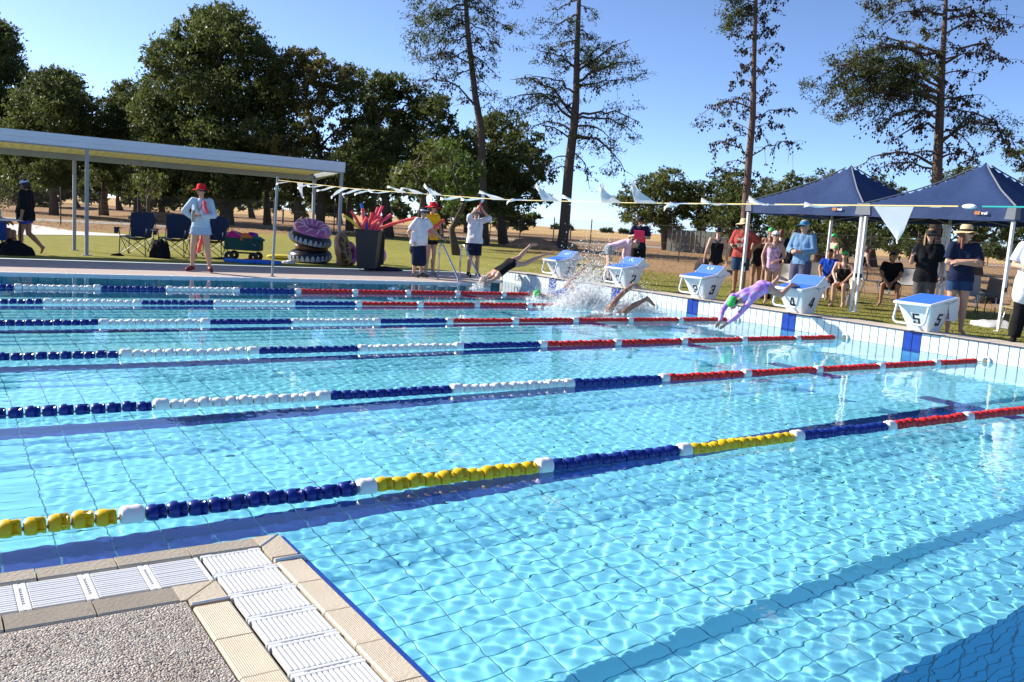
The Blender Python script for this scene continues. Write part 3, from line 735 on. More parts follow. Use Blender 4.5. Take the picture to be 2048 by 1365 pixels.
    for k in (0,):
        MB().bbox((.22,-.2935,zf+.016), (.40,-.2915,zf+.022), .0005, M=Matrix.Rotation(-ang*.0, 4, 'Y')).build('seam', MT['inkblue'], t)
    if n in (1, 2, 3):   # pale worn print on the wedge
        b = MB(); q = random.Random(n)
        for _ in range(9):
            cx, cy = q.uniform(.07, .17), q.uniform(-.09, .06); b.box((cx, cy, .0085), (cx+q.uniform(.01,.05), cy+q.uniform(.008,.025), .0095), M=MW)
        b.build('worn_print', MT['white'], t, kind='stuff')
    return t
for n in range(1, 6): block(n, lane_c[n-1])

# ---- lane ropes
fl = MB().lathe([(.010,-.043),(.035,-.041),(.043,-.032),(.047,-.014),(.047,.0),(.040,.006),(.027,.010),(.033,.022),(.040,.030),(.040,.040),(.010,.043)], Matrix.Rotation(R(90), 4, 'Y'), 12)
for k in range(4):
    a = k*math.pi/2+.5; fl.box((.004, -.004, .025), (.034, .004, .045), M=Matrix.Rotation(a, 4, 'X'))
fm = {c: fl.mesh('float', MT[c], 40) for c in ('red', 'blue', 'yellow', 'fwhite')}
cb = MB().lathe([(.010,-.05),(.040,-.048),(.048,-.041),(.051,-.02),(.047,0),(.051,.02),(.048,.041),(.040,.048),(.010,.05)], Matrix.Rotation(R(90), 4, 'Y'), 14).mesh('end_float', MT['fwhite'], 50)
rl = ['lane rope nearest the camera, red at the wall then blue and yellow floats', 'second nearest lane rope, reaching the wall beyond block 5', 'lane rope fixed to the wall midway from block 4 to block 5',
      'lane rope fixed to the wall just below the hands of the purple diver', 'lane rope running in under the big splash, second farthest', 'farthest lane rope, closest to the people on the far deck']
for i in range(6):
    y = -2.2*(5-i)-(.26 if i == 5 else .1 if i == 4 else 0); t = empty('lane_rope', (0, y, .012), label=rl[i], cat='lane rope', group='lane ropes across the pool')
    alt = 'yellow' if i == 0 else 'fwhite'
    q = random.Random(i)
    MB().tube([(-k*.5-.01, 0, .0+.0) for k in range(33)], .006, 5).build('cable', MT['rope'], t)
    a_, p_ = ((-1.02,1.124), (-1.22,1.165), (-1.17,1.15), (-1.40,1.10), (-1.93,1.075), (-2.22,1.06))[i]
    x = -.30
    for s in range(-1, 15):
        cc = 'red' if s < 5 else ('blue' if (s-5) % 2 == 0 else alt)
        xe = a_-p_*s if s < 14 else a_-p_*14-.6
        if xe > -.5: continue
        o = None
        nfl = max(1, round((x-xe-.085)/.0905)); pit = (x-xe-.075)/nfl
        for k in range(nfl):
            o = link(fm[cc], 'float', t, (x-(k+.5)*pit, q.uniform(-.006,.006), q.uniform(-.004,.006)+.004)); o.rotation_euler = (q.uniform(0, 6.28), q.uniform(-.04,.04), q.uniform(-.05,.05))
        if s < 14:
            o = link(cb, 'end_float', t, (xe+.02, 0, q.uniform(.004,.014))); o.rotation_euler = (q.uniform(0, 6), 0, q.uniform(-.03,.03))
        x = xe-.04
# ---- backstroke flags
bt = empty('flag_line', (-5.87, 2.65, .033), label='white backstroke pennants strung on a yellow line across the pool from a steel post', cat='bunting')
bo = Vector(bt.location)
def fz(y): return float(np.interp(y, [-13,-12,-10,-8,-5.65,-4,-1,2.63], [1.75,1.74,1.72,1.70,1.70,1.74,1.82,1.97]))
MB().tube([(-5.92,2.65,.033),(-5.87,2.65,2.02)], .026, 10).lathe([(.026,2.0),(.03,2.0),(.03,2.03),(0,2.035)], Matrix.Translation((-5.87,2.65,0)), 10).lathe([(.0,.034),(.07,.034),(.07,.042),(.0,.045)], Matrix.Translation((-5.92,2.65,0)), 12).build('post', MT['galv'], bt, loc=-bo, smooth=40)
MB().tube([(-5.87, y, fz(y)) for y in np.linspace(2.63, -11.55, 60)], .0052, 5).build('line', MT['rope'], bt, loc=-bo)
MB().tube([(-5.87, y, fz(y)) for y in np.linspace(-11.72, -14.5, 8)], .006, 5).build('tie_rope', MT['tealrope'], bt, loc=-bo)
MB().ball((-5.87,-11.63,fz(-11.6)), (.014,.055,.018), 10, 6).build('clip', MT['white'], bt, loc=-bo, smooth=True)
qq = random.Random(5)
angs = [20, 35, 100, 95, 160, 85, 110, 150, 95, 105, 75, 70, 140, 150, 130, 85, 75, 90, 70, 95, 105, 85, 100, 110]
flags_y = [-11.05+.54*k for k in range(26)]
flags_y[0] = -11.05
for k, y in enumerate(flags_y):
    if y > 2.4: break
    A = R([2, 82, 86, 84, 92, 122, 118, 98, 126, 96, 112, 74, 70, 112, 116, 112, 72, 78, 66, 60, 64, 70, 74][k % 23]); curl = qq.uniform(-.3, .3) if k else .1
    hw, ln = (.17, .28) if k else (.165, .265); tw = qq.uniform(-.35, .35) if k else -.42
    b = MB(); nu, nv = 6, 8
    def pt(i, j, A=A, curl=curl, tw=tw, hw=hw, ln=ln):
        s = (2*i-1)*hw*(1-j*.98); l = ln*j; a = A+curl*j*j+.06*math.sin(5*i+7*j)*j
        return Vector((-math.sin(a)*l, s+tw*l*.8, -math.cos(a)*l+.012*math.sin(9*i)*j))
    b.grid(pt, nu, nv)
    n0 = len(b.v); V2 = [(v[0], v[1], v[2]-.0015) for v in b.v]; F2 = [f[::-1] for f in b.f]; b.add(V2, F2)
    o = b.build('pennant', MT['pennant'], bt, smooth=60, loc=Vector((-5.87, y, fz(y)-.004))-bo)
    if k == 3 or k == 4 or k == 2 or k == 9: # blue scribbled print
        c = MB(); q2 = random.Random(k)
        for m_ in range(9):
            i, j = .28+.05*m_, .22+.06*q2.random(); P_ = pt(i, j); c.tube([P_+Vector((0,0,.004)), pt(i+.03, j+.13)+Vector((0,0,.004))], .006, 4)
            if m_ % 3 == 0: c.tube([pt(i, j+.22)+Vector((0,0,.004)), pt(i+.06, j+.22)+Vector((0,0,.004))], .005, 4)
        c.build('print', MT['inkblue'], o)

# ---- ladder handrails
lad = empty('pool_ladder', (-1.45, 2.7, .033), label='pair of bent stainless steel ladder handrails at the far pool edge', cat='ladder')
lo = Vector(lad.location)
for x in (-1.95, -1.38):
    x = x+.02
    pts = [(x+.0,2.95,.033),(x,2.95,.72),(x,2.93,.80),(x,2.88,.845),(x,2.82,.845),(x,2.76,.80),(x+.02,2.05,.12),(x+.02,2.02,.0),(x+.02,2.02,-.6)]
    MB().tube(pts, .021, 10).lathe([(0,0),(.05,0),(.05,.012),(.0,.016)], Matrix.Translation((x,2.95,.033)), 12).build('handrail', MT['steel'], lad, True, loc=-lo)
for z in (.12,):
    MB().tube([(-1.93,2.93,z),(-1.36,2.93,z)], .016, 8).build('cross_bar', MT['steel'], lad, True, loc=-lo)
for z in (-.12,-.4):
    MB().bbox((-1.91,1.97,z-.015),(-1.34,2.06,z+.015), .005).build('step', MT['steel'], lad, loc=-lo)

# ---- wire fence round the grounds
FX, FY = 15.6, 28.8
fence = empty('wire_fence', (FX, FY, .25), label='tall chain link fence with steel posts along the dirt behind the lawn', cat='fence'); fo = Vector(fence.location)
pmesh = MB().tube([(0,0,-.05),(0,0,1.62)], .028, 6).lathe([(.034,1.62),(.02,1.66),(0,1.665)], seg=6).mesh('post', MT['darkmetal'])
wires = MB(); run = [(Vector((-48, FY, 0)), Vector((FX, FY, 0))), (Vector((FX, FY, 0)), Vector((FX, -24, 0)))]
for A_, B_ in run:
    d = (B_-A_); L_ = d.length; d /= L_; nps = int(L_/3.1)
    for k in range(nps+1):
        P_ = A_+d*(L_*k/nps); P_.z = float(gz(P_.x, P_.y)); link(pmesh, 'post', fence, P_-fo)
    for z in (.06, .8, 1.56):
        wires.tube([(*(A_+d*(L_*k/nps)).xy, float(gz(*(A_+d*(L_*k/nps)).xy))+z) for k in range(nps+1)], .0028, 3)
    st = .13; n = int(L_/st)
    for k in range(n):
        for s in (1, -1):
            a = A_+d*(k*st); c = A_+d*(k*st+s*1.5); 
            if not 0 <= (c-A_).dot(d) <= L_: continue
            z0 = float(gz(a.x, a.y)); z1 = float(gz(c.x, c.y))
            wires.tube([(a.x, a.y, z0+.06), (c.x, c.y, z1+1.56)], .0022, 3, cap=False)
wires.build('wire_mesh', mat('dull_wire', (.10,.10,.10), .8), fence, loc=-fo, kind='stuff')
# paddock posts and wire farther out
pf = empty('paddock_fence', (12, 54, .25), label='low wire paddock fence with timber posts in the stubble beyond the track', cat='fence'); po = Vector(pf.location)
pp = MB().tube([(0,0,-.1),(0,0,1.15)], .07, 7).mesh('post', MT['wood']); line = []
for k in range(26):
    P_ = Vector((-40+k*6.5, 60-.12*(k*6.5), 0)); P_.z = float(gz(P_.x, P_.y)); link(pp, 'post', pf, P_-po); line.append(P_)
b = MB()
for z in (.35, .7, 1.02): b.tube([p_+Vector((0,0,z)) for p_ in line], .006, 3)
b.build('wire', MT['galv'], pf, loc=-po)
# sheet metal fence in the trees on the right
mf = empty('sheet_metal_fence', AT(1420, 480, 62), label='grey corrugated metal fence between the round trees on the right', cat='fence'); P0 = AT(1335, 475, 64); P1 = AT(1560, 500, 58)
mo = Vector(mf.location); d = (P1-P0); d.z = 0; L_ = d.length; d /= L_; nn = Vector((d.y, -d.x, 0))
for k in range(int(L_/2.35)):
    b = MB(); z0 = float(gz(P0.x, P0.y))
    for i in range(12):
        o_ = P0+d*(k*2.35+i*.195); dd = nn*(.03 if i % 2 else 0)
        V = [o_+dd, o_+d*.19+dd]; b.add([(*v.xy, z0) for v in V]+[(*v.xy, z0+1.55) for v in V]+[(*(v+nn*.02).xy, z0) for v in V]+[(*(v+nn*.02).xy, z0+1.55) for v in V], [(0,1,3,2),(4,6,7,5),(2,3,7,6),(0,2,6,4),(1,5,7,3)])
    b.build('panel', MT['fsheet'] if 'fsheet' in MT else MT.setdefault('fsheet', mat('grey_green_sheet', (.12,.13,.115), .55, .06, 3)), mf, loc=-mo)
# ================================================================== TREES
def bent(a, b, sag=0., n=6, jit=0., q=random):
    a, b = Vector(a), Vector(b); L_ = (b-a).length; out = []
    for i in range(n+1):
        t = i/n; p = a.lerp(b, t); p.z += sag*L_*math.sin(math.pi*t)
        if 0 < i < n: p += Vector((q.gauss(0,1), q.gauss(0,1), q.gauss(0,.6)))*jit*L_
        out.append(p)
    return out
def leaf_cloud(blobs, dens, size, q, shell=.55, flat=.8, elong=2.6, per=26):
    """needle tufts gathered into clumps through the volume of each blob"""
    V = []; k = 0
    nr = np.random.default_rng(q.randrange(1 << 30))
    for c, r, d in blobs:
        ncl = max(3, int(d*dens*r*r))
        dirs = nr.normal(size=(ncl, 3)); dirs /= np.linalg.norm(dirs, axis=1)[:, None]
        rad = r*(shell+(1-shell)*nr.random(ncl)**.6)*(1+.18*np.sin(dirs[:,0]*4+c[0])*np.cos(dirs[:,2]*5+c[1]))
        cen = np.array(c)+dirs*rad[:,None]*np.array([1, 1, flat])
        cr = nr.uniform(.16, .42, ncl)*min(1.6, max(.6, r/1.5))
        off = nr.normal(size=(ncl, per, 3)); off *= cr[:,None,None]*np.array([1,1,.62])*.75
        P = (cen[:,None,:]+off).reshape(-1, 3); m = len(P)
        ax = nr.normal(size=(m, 3))+np.array([0,0,.45]); ax /= np.linalg.norm(ax, axis=1)[:,None]
        sd = np.cross(ax, nr.normal(size=(m, 3))); sd /= np.linalg.norm(sd, axis=1)[:,None]
        s = size*nr.uniform(.6, 1.4, m)[:,None]
        tri = np.stack([P-sd*s/elong, P+sd*s/elong, P+ax*s*1.25], 1); V.append(tri.reshape(-1, 3))
    V = np.concatenate(V); F = np.arange(len(V)).reshape(-1, 3); return V, F
def dense_tree(base, d, trunk, blobs, label, leaf='pine', r0=.24, dens=34, size=.15, name='pine_tree', group='dense pines beyond the fence', seed=0, bark='bark', dz=1.6, extra=2, limbs=True):
    """base, trunk points and blobs are read off the photograph at distance d; every blob gets its own depth"""
    q = random.Random(seed*17+3); B = AT(*base, d); B.z = float(gz(B.x, B.y))-.1
    t = empty(name, B, label=label, cat='tree', group=group)
    pts = [B]+[AT(px, py, d)+Vector((q.gauss(0,.15), q.gauss(0,.15), 0)) for px, py in trunk]
    n = len(pts); MB().tube(pts, [r0*1.35]+[r0*(1-.78*i/(n-1)) for i in range(1, n)], 8).build('trunk', MT[bark], t, True, loc=-B)
    bl = []
    for px, py, rp, *dn in blobs:
        r = rp*d/CF
        for e in range(1+extra):     # repeat through the depth of the crown
            dd = d+q.uniform(-dz, dz)*1.2 if e == 0 else d+q.uniform(-1, 1)*dz*2.2
            c = AT(px+q.uniform(-.5,.5)*rp*(e > 0), py+q.uniform(-.3,.4)*rp*(e > 0), dd)
            bl.append((tuple(c-B), r*(1 if e == 0 else q.uniform(.7, .95)), dn[0] if dn else 1.))
    V, F = leaf_cloud(bl, dens, size, q)
    link(np_mesh('crown', V, F, MT[leaf]), 'crown', t)
    if limbs:
        for i, (c, r, _) in enumerate(bl[::1+extra]):
            c = Vector(c); k = min(range(1, n), key=lambda j: abs((pts[j]-B).z-(c.z-c.xy.length*.35-.6)))
            a = pts[k]-B
            MB().tube(bent(a, c+Vector((0,0,-.1*r)), .08, 6, .035, q), [r0*.34*(1-.12*j) for j in range(7)], 5).build('limb', MT[bark], t, True)
    return t
# tree line on the left, far to near
T = dense_tree
T((-30,440), 60, [(-25,330),(-20,200),(0,110)], [(-60,130,60),(-10,110,50),(8,150,42),(-30,200,60),(10,215,45),(-20,290,55),(25,280,45),(40,330,40),(-30,60,40),(0,75,38),(10,370,45,.5)], 'dark pine cut off by the left edge of the frame', seed=1)
T((108,428), 56, [(108,380),(110,300),(115,220)], [(85,175,42),(125,170,45),(155,215,42),(60,215,42),(105,240,55),(150,270,45),(50,270,45),(70,310,40),(130,320,45),(168,300,30),(110,360,40,.6),(60,360,35,.5),(165,250,26)], 'rounded dark pine behind the left end of the shelter, second from the left', seed=2)
T((275,432), 60, [(272,380),(262,300),(255,230)], [(255,185,35),(225,215,35),(285,215,42),(215,260,38),(265,260,45),(310,270,45),(225,310,40),(275,320,45),(200,285,26),(300,360,35,.7),(255,370,35,.7),(345,330,35)], 'narrower dark pine between the rounded tree and the tallest dense one', seed=3)
T((455,430), 52, [(455,360),(440,260),(435,150),(430,80)], [(435,60,52),(385,80,45),(485,75,48),(345,125,50),(425,130,62),(515,130,52),(330,180,50),(400,195,60),(480,190,60),(550,180,40),(310,235,50),(375,260,60),(455,260,65),(530,245,55),(300,290,45),(350,320,52),(425,330,60),(505,315,55),(560,290,45),(290,345,40),(330,375,38),(395,385,42,.7),(480,380,45,.7),(455,30,34),(405,38,30)], 'tallest and broadest dense pine, its dome rising above the shelter roof', r0=.34, seed=4, dens=30)
T((300,440), 44, [(300,400),(298,360)], [(292,345,24),(310,365,22),(280,370,20),(300,390,20),(285,330,14)], 'small sunlit yellow green pine behind the first camp chair', leaf='pinelight', r0=.14, seed=5, extra=1, group='small light green trees among the pines')
T((640,440), 50, [(640,380),(632,300),(622,220),(610,150)], [(590,125,34),(630,120,30),(610,165,40),(655,150,34),(560,165,30),(570,215,38),(625,215,36,.6),(675,190,30,.7),(700,150,24),(590,270,40,.6),(540,300,40,.8),(600,330,45,.7),(660,300,40,.45),(690,250,36,.5),(640,370,40,.5),(575,370,40,.6)], 'thin bronze tinted pine whose bare pale limbs show through the crown', leaf='pinered', seed=6, extra=1)
T((780,445), 48, [(775,380),(765,300),(755,230),(750,190)], [(745,165,34),(705,185,30),(790,175,34),(830,200,34),(865,215,34),(760,215,45),(720,240,38),(820,250,45),(885,250,30),(735,290,45,.7),(795,300,45,.7),(850,300,42,.7),(700,330,40,.7),(760,350,45,.6),(820,350,42,.7),(720,390,36,.5)], 'spreading dark pine behind the noodle bin, between the bronze pine and the tall leaning one', seed=7, extra=1)
T((838,440), 40, [(838,390),(835,340)], [(835,345,26),(860,330,26),(810,350,24),(850,300,22),(880,310,22),(825,375,24,.8),(870,365,25,.7)], 'light green drooping pine branch clump behind the women in hats', leaf='pinelight', r0=.18, seed=8, extra=1, group='small light green trees among the pines')
T((1010,455), 50, [(1008,420),(1000,360),(990,300)], [(970,265,36),(1010,250,40),(1045,285,40),(935,290,36),(1070,320,34),(980,320,50),(1035,340,48),(925,350,40),(1085,350,24),(1060,390,34),(1000,390,48),(950,395,40),(1020,425,36),(1080,400,20),(940,430,24,.6)], 'wide low dark pine behind the diver, its skirt hanging to the fence', seed=9, extra=1, dens=28)
T((915,505), 30, [(914,460),(918,410),(910,350),(915,320)], [(905,335,26),(930,350,26),(890,360,24),(915,385,30),(945,375,20),(900,300,16),(925,315,14),(905,400,22,.8),(950,345,14)], 'young broadleaf tree with bright green leaves behind the starter in the striped shirt', leaf='leafgreen', name='broadleaf_tree', r0=.13, seed=10, extra=1, size=.13, dens=26, dz=.7, group='small light green trees among the pines')
for i, (x, y, h) in enumerate(((535,440,60),(700,445,58),(745,445,62),(880,447,60),(210,430,66),(380,430,66))):   # more trunks in the shade
    T((x, y), h, [(x-3, y-60), (x-6, y-130)], [(x-20,y-120,40,.6),(x+25,y-135,40,.6),(x,y-90,34,.5),(x-35,y-80,30,.5),(x+35,y-75,30,.5)], 'slender dark pine standing in shade among the trunks, %s' % ('behind the wagon','behind the tyre tubes','left of the noodle bin','behind the yellow shirted woman','behind the left shelter posts','behind the red hat')[i], seed=30+i, r0=.24, extra=1, group='slender shaded pines among the tree line')

# a second, farther belt of pines closes the gaps
for i, (x, y, d_) in enumerate(((-20,300,92),(60,330,86),(150,320,90),(235,330,84),(320,330,92),(400,320,88),(500,320,90),(590,310,86),(675,320,92),(770,300,88),(850,320,84),(930,330,90),(1000,350,94))):
    q = random.Random(900+i); bl = [(x+q.uniform(-52,52), y+q.uniform(-45,75), q.uniform(26,38)) for _ in range(9)]
    where = ('past the left edge','behind the hoodie','left of the rear shelter post','right of the front shelter post','above the first camp chair','above the red hat','above the wagon','above the flag post','above the tyre stack','above the noodle bin','behind the two women in hats','behind the starter','behind the lane 1 diver')[i]
    T((x+5, 432+i), d_, [(x+3, 400), (x, y)], bl, 'far shaded pine in the second belt, %s' % where, seed=200+i, extra=0, dens=9, size=.30, group='second belt of pines', r0=.28, limbs=False)
# round pines on the right, far beyond the fence
Rr = [((1335,490), 66, [(1335,450),(1330,410),(1325,380)], [(1305,370,30),(1340,360,30),(1270,390,30),(1370,385,30),(1310,405,36),(1355,410,34),(1265,425,30),(1300,440,30),(1345,445,26),(1245,400,18),(1390,410,22)], 'rounded pine left of the group, standing alone behind the man with the pink clipboard'),
      ((1402,492), 64, [(1402,450),(1405,410)], [(1400,385,30),(1440,375,30),(1425,410,34),(1470,390,26),(1385,420,28),(1450,430,30),(1410,445,26),(1480,425,24)], 'rounded pine beside the metal fence, second of the right hand group'),
      ((1470,500), 58, [(1470,460),(1475,420)], [(1470,360,26),(1450,395,28),(1495,385,28),(1480,425,34),(1445,440,30),(1505,430,26),(1465,465,26),(1510,465,24)], 'pine with yellow green top directly left of the bare tall trunk'),
      ((1560,510), 62, [(1560,470),(1558,420)], [(1545,375,28),(1580,365,26),(1530,405,28),(1570,405,34),(1610,390,26),(1545,440,30),(1595,435,30)], 'rounded dark pine just right of the bare tall trunk'),
      ((1640,515), 60, [(1640,470),(1642,420)], [(1640,365,26),(1670,360,24),(1620,395,30),(1665,395,30),(1640,435,34),(1690,430,26),(1610,450,24),(1670,470,26)], 'broad pine rising behind the ridge of the left gazebo'),
      ((1745,520), 56, [(1745,480),(1748,440)], [(1720,385,28),(1760,375,26),(1790,395,24),(1735,425,32),(1775,440,30),(1715,460,26),(1755,475,26),(1795,470,22)], 'pine showing between the two gazebo peaks'),
      ((1955,535), 52, [(1950,490),(1945,440),(1935,400)], [(1900,365,26),(1940,355,28),(1980,370,28),(1915,400,30),(1960,410,34),(2000,420,30),(1890,440,28),(1935,455,32),(1990,465,30),(2030,440,26),(1880,480,22),(1920,490,22)], 'leaning pine behind the right gazebo and the straw hat woman'),
      ((2060,545), 56, [(2060,480),(2060,420)], [(2040,300,26,.5),(2075,310,30,.6),(2050,350,30,.6),(2090,380,34),(2060,410,36),(2035,470,28),(2080,470,30)], 'pine at the right edge of the frame behind the gazebo')]
for i, (b_, d_, tr, bl, lb) in enumerate(Rr):
    T(b_, d_, tr, bl, lb, leaf='pine' if i % 3 else 'pinelight', r0=.3, seed=50+i, extra=1, dens=26, size=.15, group='round pines behind the gazebos', dz=1.2)
for i, x in enumerate((1845, 1590, 1690)):
    T((x, 525), 50, [(x, 490), (x, 460)], [(x-20,455,26),(x+18,450,26),(x,478,28),(x-35,485,22),(x+35,482,22)], 'low bushy pine under the gazebo roof line, %s' % ('behind the woman in black', 'behind the man in the blue jumper', 'behind the boy in black')[i], leaf='pinelight' if i else 'pine', r0=.2, seed=70+i, extra=1, group='low bushy pines behind the gazebos')
# a far wood reads as one dark mass behind the trunks
for nm, xa, xb, d_, lb in (('far_wood', -120, 1075, 118, 'low dark far wood behind the trunks on the left'), ('far_wood', 1560, 2150, 100, 'low dark far wood behind the gazebos on the right')):
    q = random.Random(xb); bl = []; c0 = AT(xa, 440, d_); c0.z = .2
    for k in range(int((xb-xa)/9)):
        px = xa+k*9+q.uniform(-8, 8); hz_ = 682.5-(682.5-446)+(px-1000)*.068; r = q.uniform(10, 19)
        c = AT(px, hz_-q.uniform(-4, 20), d_+q.uniform(-9, 9)); c.z = max(c.z, .6); bl.append((tuple(c-c0), r*d_/CF, 1.))
    V, F = leaf_cloud(bl, 9, .42, q, shell=.2, flat=1.); link(np_mesh(nm, V, F, MT['pine']), nm, None, c0, lb, kind='stuff')
# far specks of trees on the horizon
for i, (px, py, s) in enumerate(((1135,452,7),(1215,459,6),(1248,461,5),(1110,450,4))):
    c = AT(px, py-2, 420); r = s*420/CF
    b = empty('distant_tree', Vector((c.x, c.y, .25)), label='tiny hazy tree on the stubble horizon, %s' % ('just right of the thick bare trunk', 'between the trunk and the round pines', 'closest to the round pines', 'just left of the thick trunk')[i], cat='tree', group='tiny trees on the horizon')
    V, F = leaf_cloud([((0,0,r), r*1.3, 1.),((r*1.5,0,r*.6), r*.9, 1.),((-r*1.4,0,r*.6), r*.8, 1.)], .6, 1.4, random.Random(i), flat=.5); link(np_mesh('crown', V, F, MT['pine']), 'crown', b)

# ---- tall open pines: bare limbs hung with cones, thin foliage
conem = None
def open_pine(base, d, trunk, r0, limbs, label, seed, bark='bark', cone_n=10, twigs=5):
    """limbs: (start px, end px, sag, leaf density, [extra droop])"""
    q = random.Random(seed); nr = np.random.default_rng(seed); B = AT(*base, d); B.z = float(gz(B.x, B.y))-.1
    t = empty('open_pine', B, label=label, cat='tree', group='tall thin pines hung with cones')
    pts = [B]+[AT(px, py, d) for px, py in trunk]; n = len(pts)
    MB().tube(pts, [r0*(1.15-.9*(i/(n-1))**1.3) for i in range(n)], 9).build('trunk', MT[bark], t, True, loc=-B)
    cones = []; bl = []; tw = MB()
    for (sx, sy), (ex, ey), sag, leaf in limbs:
        a = AT(sx, sy, d); c = AT(ex, ey, d+q.uniform(-1, 1)*min(2.4, abs(ex-sx)*d/CF*.7))
        L_ = (c-a).length; path = bent(a, c, sag, 8, .03, q)
        rr = max(.022, r0*.30*min(1, L_/3.2))
        MB().tube([p-B for p in path], [rr*(1-.1*j) for j in range(9)], 5).build('limb', MT[bark], t, True)
        nt_ = max(2, int(L_*twigs))
        for k in range(nt_):
            f = q.uniform(.22, 1); i = min(7, int(f*8)); p = path[i].lerp(path[i+1], f*8-i)
            dr = Vector((q.gauss(0,.7), q.gauss(0,.7), q.uniform(-1.1, .25))).normalized()*q.uniform(.3, 1.25)*min(1, L_/2.5)
            tp = [p, p+dr*.5+Vector((0,0,.03)), p+dr+Vector((0,0,-.08*dr.length))]
            tw.tube([v-B for v in tp], [.012,.009,.005], 3, cap=False)
            for _ in range(q.randrange(max(1, cone_n//4), cone_n)):
                g = q.random(); v = tp[0].lerp(tp[2], g); cones.append(v-B+Vector((q.gauss(0,.05), q.gauss(0,.05), q.gauss(0,.05)-.03)))
            if leaf > 0 and q.random() < .35+.65*leaf: bl.append((tuple(tp[2]-B), q.uniform(.2,.42)*(.7+.6*leaf), leaf*2.4))
    tw.build('twigs', MT[bark], t, kind='stuff')
    C = np.array(cones); s = nr.uniform(.032, .062, len(C))[:,None]
    o6 = np.array([[1,0,0],[0,1,0],[-1,0,0],[0,-1,0],[0,0,.9],[0,0,-1.3]]); V = (C[:,None,:]+o6[None]*s[:,:,None]).reshape(-1,3)
    f8 = np.array([[0,1,4],[1,2,4],[2,3,4],[3,0,4],[1,0,5],[2,1,5],[3,2,5],[0,3,5]]); F = (np.arange(len(C))[:,None,None]*6+f8[None]).reshape(-1,3)
    link(np_mesh('cones', V, F, MT['cone']), 'cones', t, kind='stuff')
    if bl:
        V, F = leaf_cloud(bl, 20, .095, q, shell=.1, flat=.7, per=14, elong=4.); link(np_mesh('crown', V, F, MT['pine']), 'crown', t)
    return t
L = []
# first tall tree: leans to the left, dense at the top left
q = random.Random(1)
def tr_at(tr, y):
    for (x0,y0),(x1,y1) in zip(tr[:-1], tr[1:]):
        if y1 <= y <= y0: return x0+(x1-x0)*(y0-y)/(y0-y1)
    return tr[-1][0]
t1 = [(965,380),(962,260),(950,190),(935,60),(928,-60),(925,-160)]
L = [((tr_at(t1,y), y), (x, y2), sg, lf) for y, x, y2, sg, lf in ((-100,850,-60,.1,1),(-90,990,-60,.1,.9),(-60,845,0,.1,1),(-60,1005,-10,.05,.9),(-30,830,45,.1,1),(-20,1000,40,.05,.7),(10,825,80,.12,1),(15,1015,60,.1,.8),(20,845,30,.06,1),(40,870,95,.1,.9),(45,1000,95,.1,.6),
    (70,855,130,.1,.35),(80,990,130,.1,.5),(100,870,150,.1,.12),(110,1000,160,.08,.25),(130,850,110,.12,.5),(140,880,175,.1,.05),(150,985,190,.1,.2),(215,830,160,.14,.05),(170,985,215,.1,.0),(200,905,215,.1,0),(60,900,120,.1,.2),(90,960,150,.0,.1),(-140,870,-130,.1,1),(-140,980,-130,.1,.9),(-20,880,-20,.1,1),(0,960,10,.1,.6),(30,900,60,.1,.7),(55,960,90,.1,.4))]
open_pine((972,462), 46, t1, .21, L, 'tall leaning pine with a thick leafy top left, behind the starter', 101, cone_n=9)
t2 = [(1128,460),(1138,330),(1148,250),(1152,200),(1154,100),(1158,0),(1162,-120)]
L = [((tr_at(t2,y), y), (x, y2), sg, lf) for y, x, y2, sg, lf in ((-90,1100,-70,.1,.8),(-90,1210,-80,.1,.8),(-40,1095,-20,.1,.6),(-40,1205,-10,.1,.6),(0,1095,40,.1,.5),(10,1200,40,.1,.5),(30,1085,80,.1,.6),(60,1200,90,.1,.5),(80,1090,110,.1,.7),(100,1190,120,.08,.6),(140,1075,100,.1,.4),(150,1260,80,.08,.8),(165,1280,120,.06,.85),(140,1230,80,.1,.7),(120,1225,150,.0,.5),
    (235,1020,160,.16,.45),(230,1045,205,.22,.35),(240,1010,200,.2,.6),(190,1060,150,.1,.5),(170,1210,180,.08,.3),(180,1240,160,.06,.3),(235,1280,245,.12,.6),(240,1265,265,.12,.4),(250,1235,285,.1,.25),(275,1240,330,.2,.12),(280,1250,345,.25,.3),(310,1180,380,.3,0),(265,1060,260,.2,.05),(285,1070,250,.12,0),(315,1075,340,.16,.15),(330,1090,350,.1,.05),(335,1180,345,.1,0),(205,1100,240,.1,.2),(130,1110,150,.1,.5),(70,1120,60,.1,.5),(95,1110,130,.1,.4),(110,1170,90,.1,.5),(60,1170,50,.1,.4))]
open_pine((1122,502), 46, t2, .26, L, 'thick straight pine trunk between block 1 and the stubble horizon, upswept right side', 102, cone_n=9)
t3 = [(1488,460),(1497,330),(1506,230),(1508,120),(1512,0),(1514,-120)]
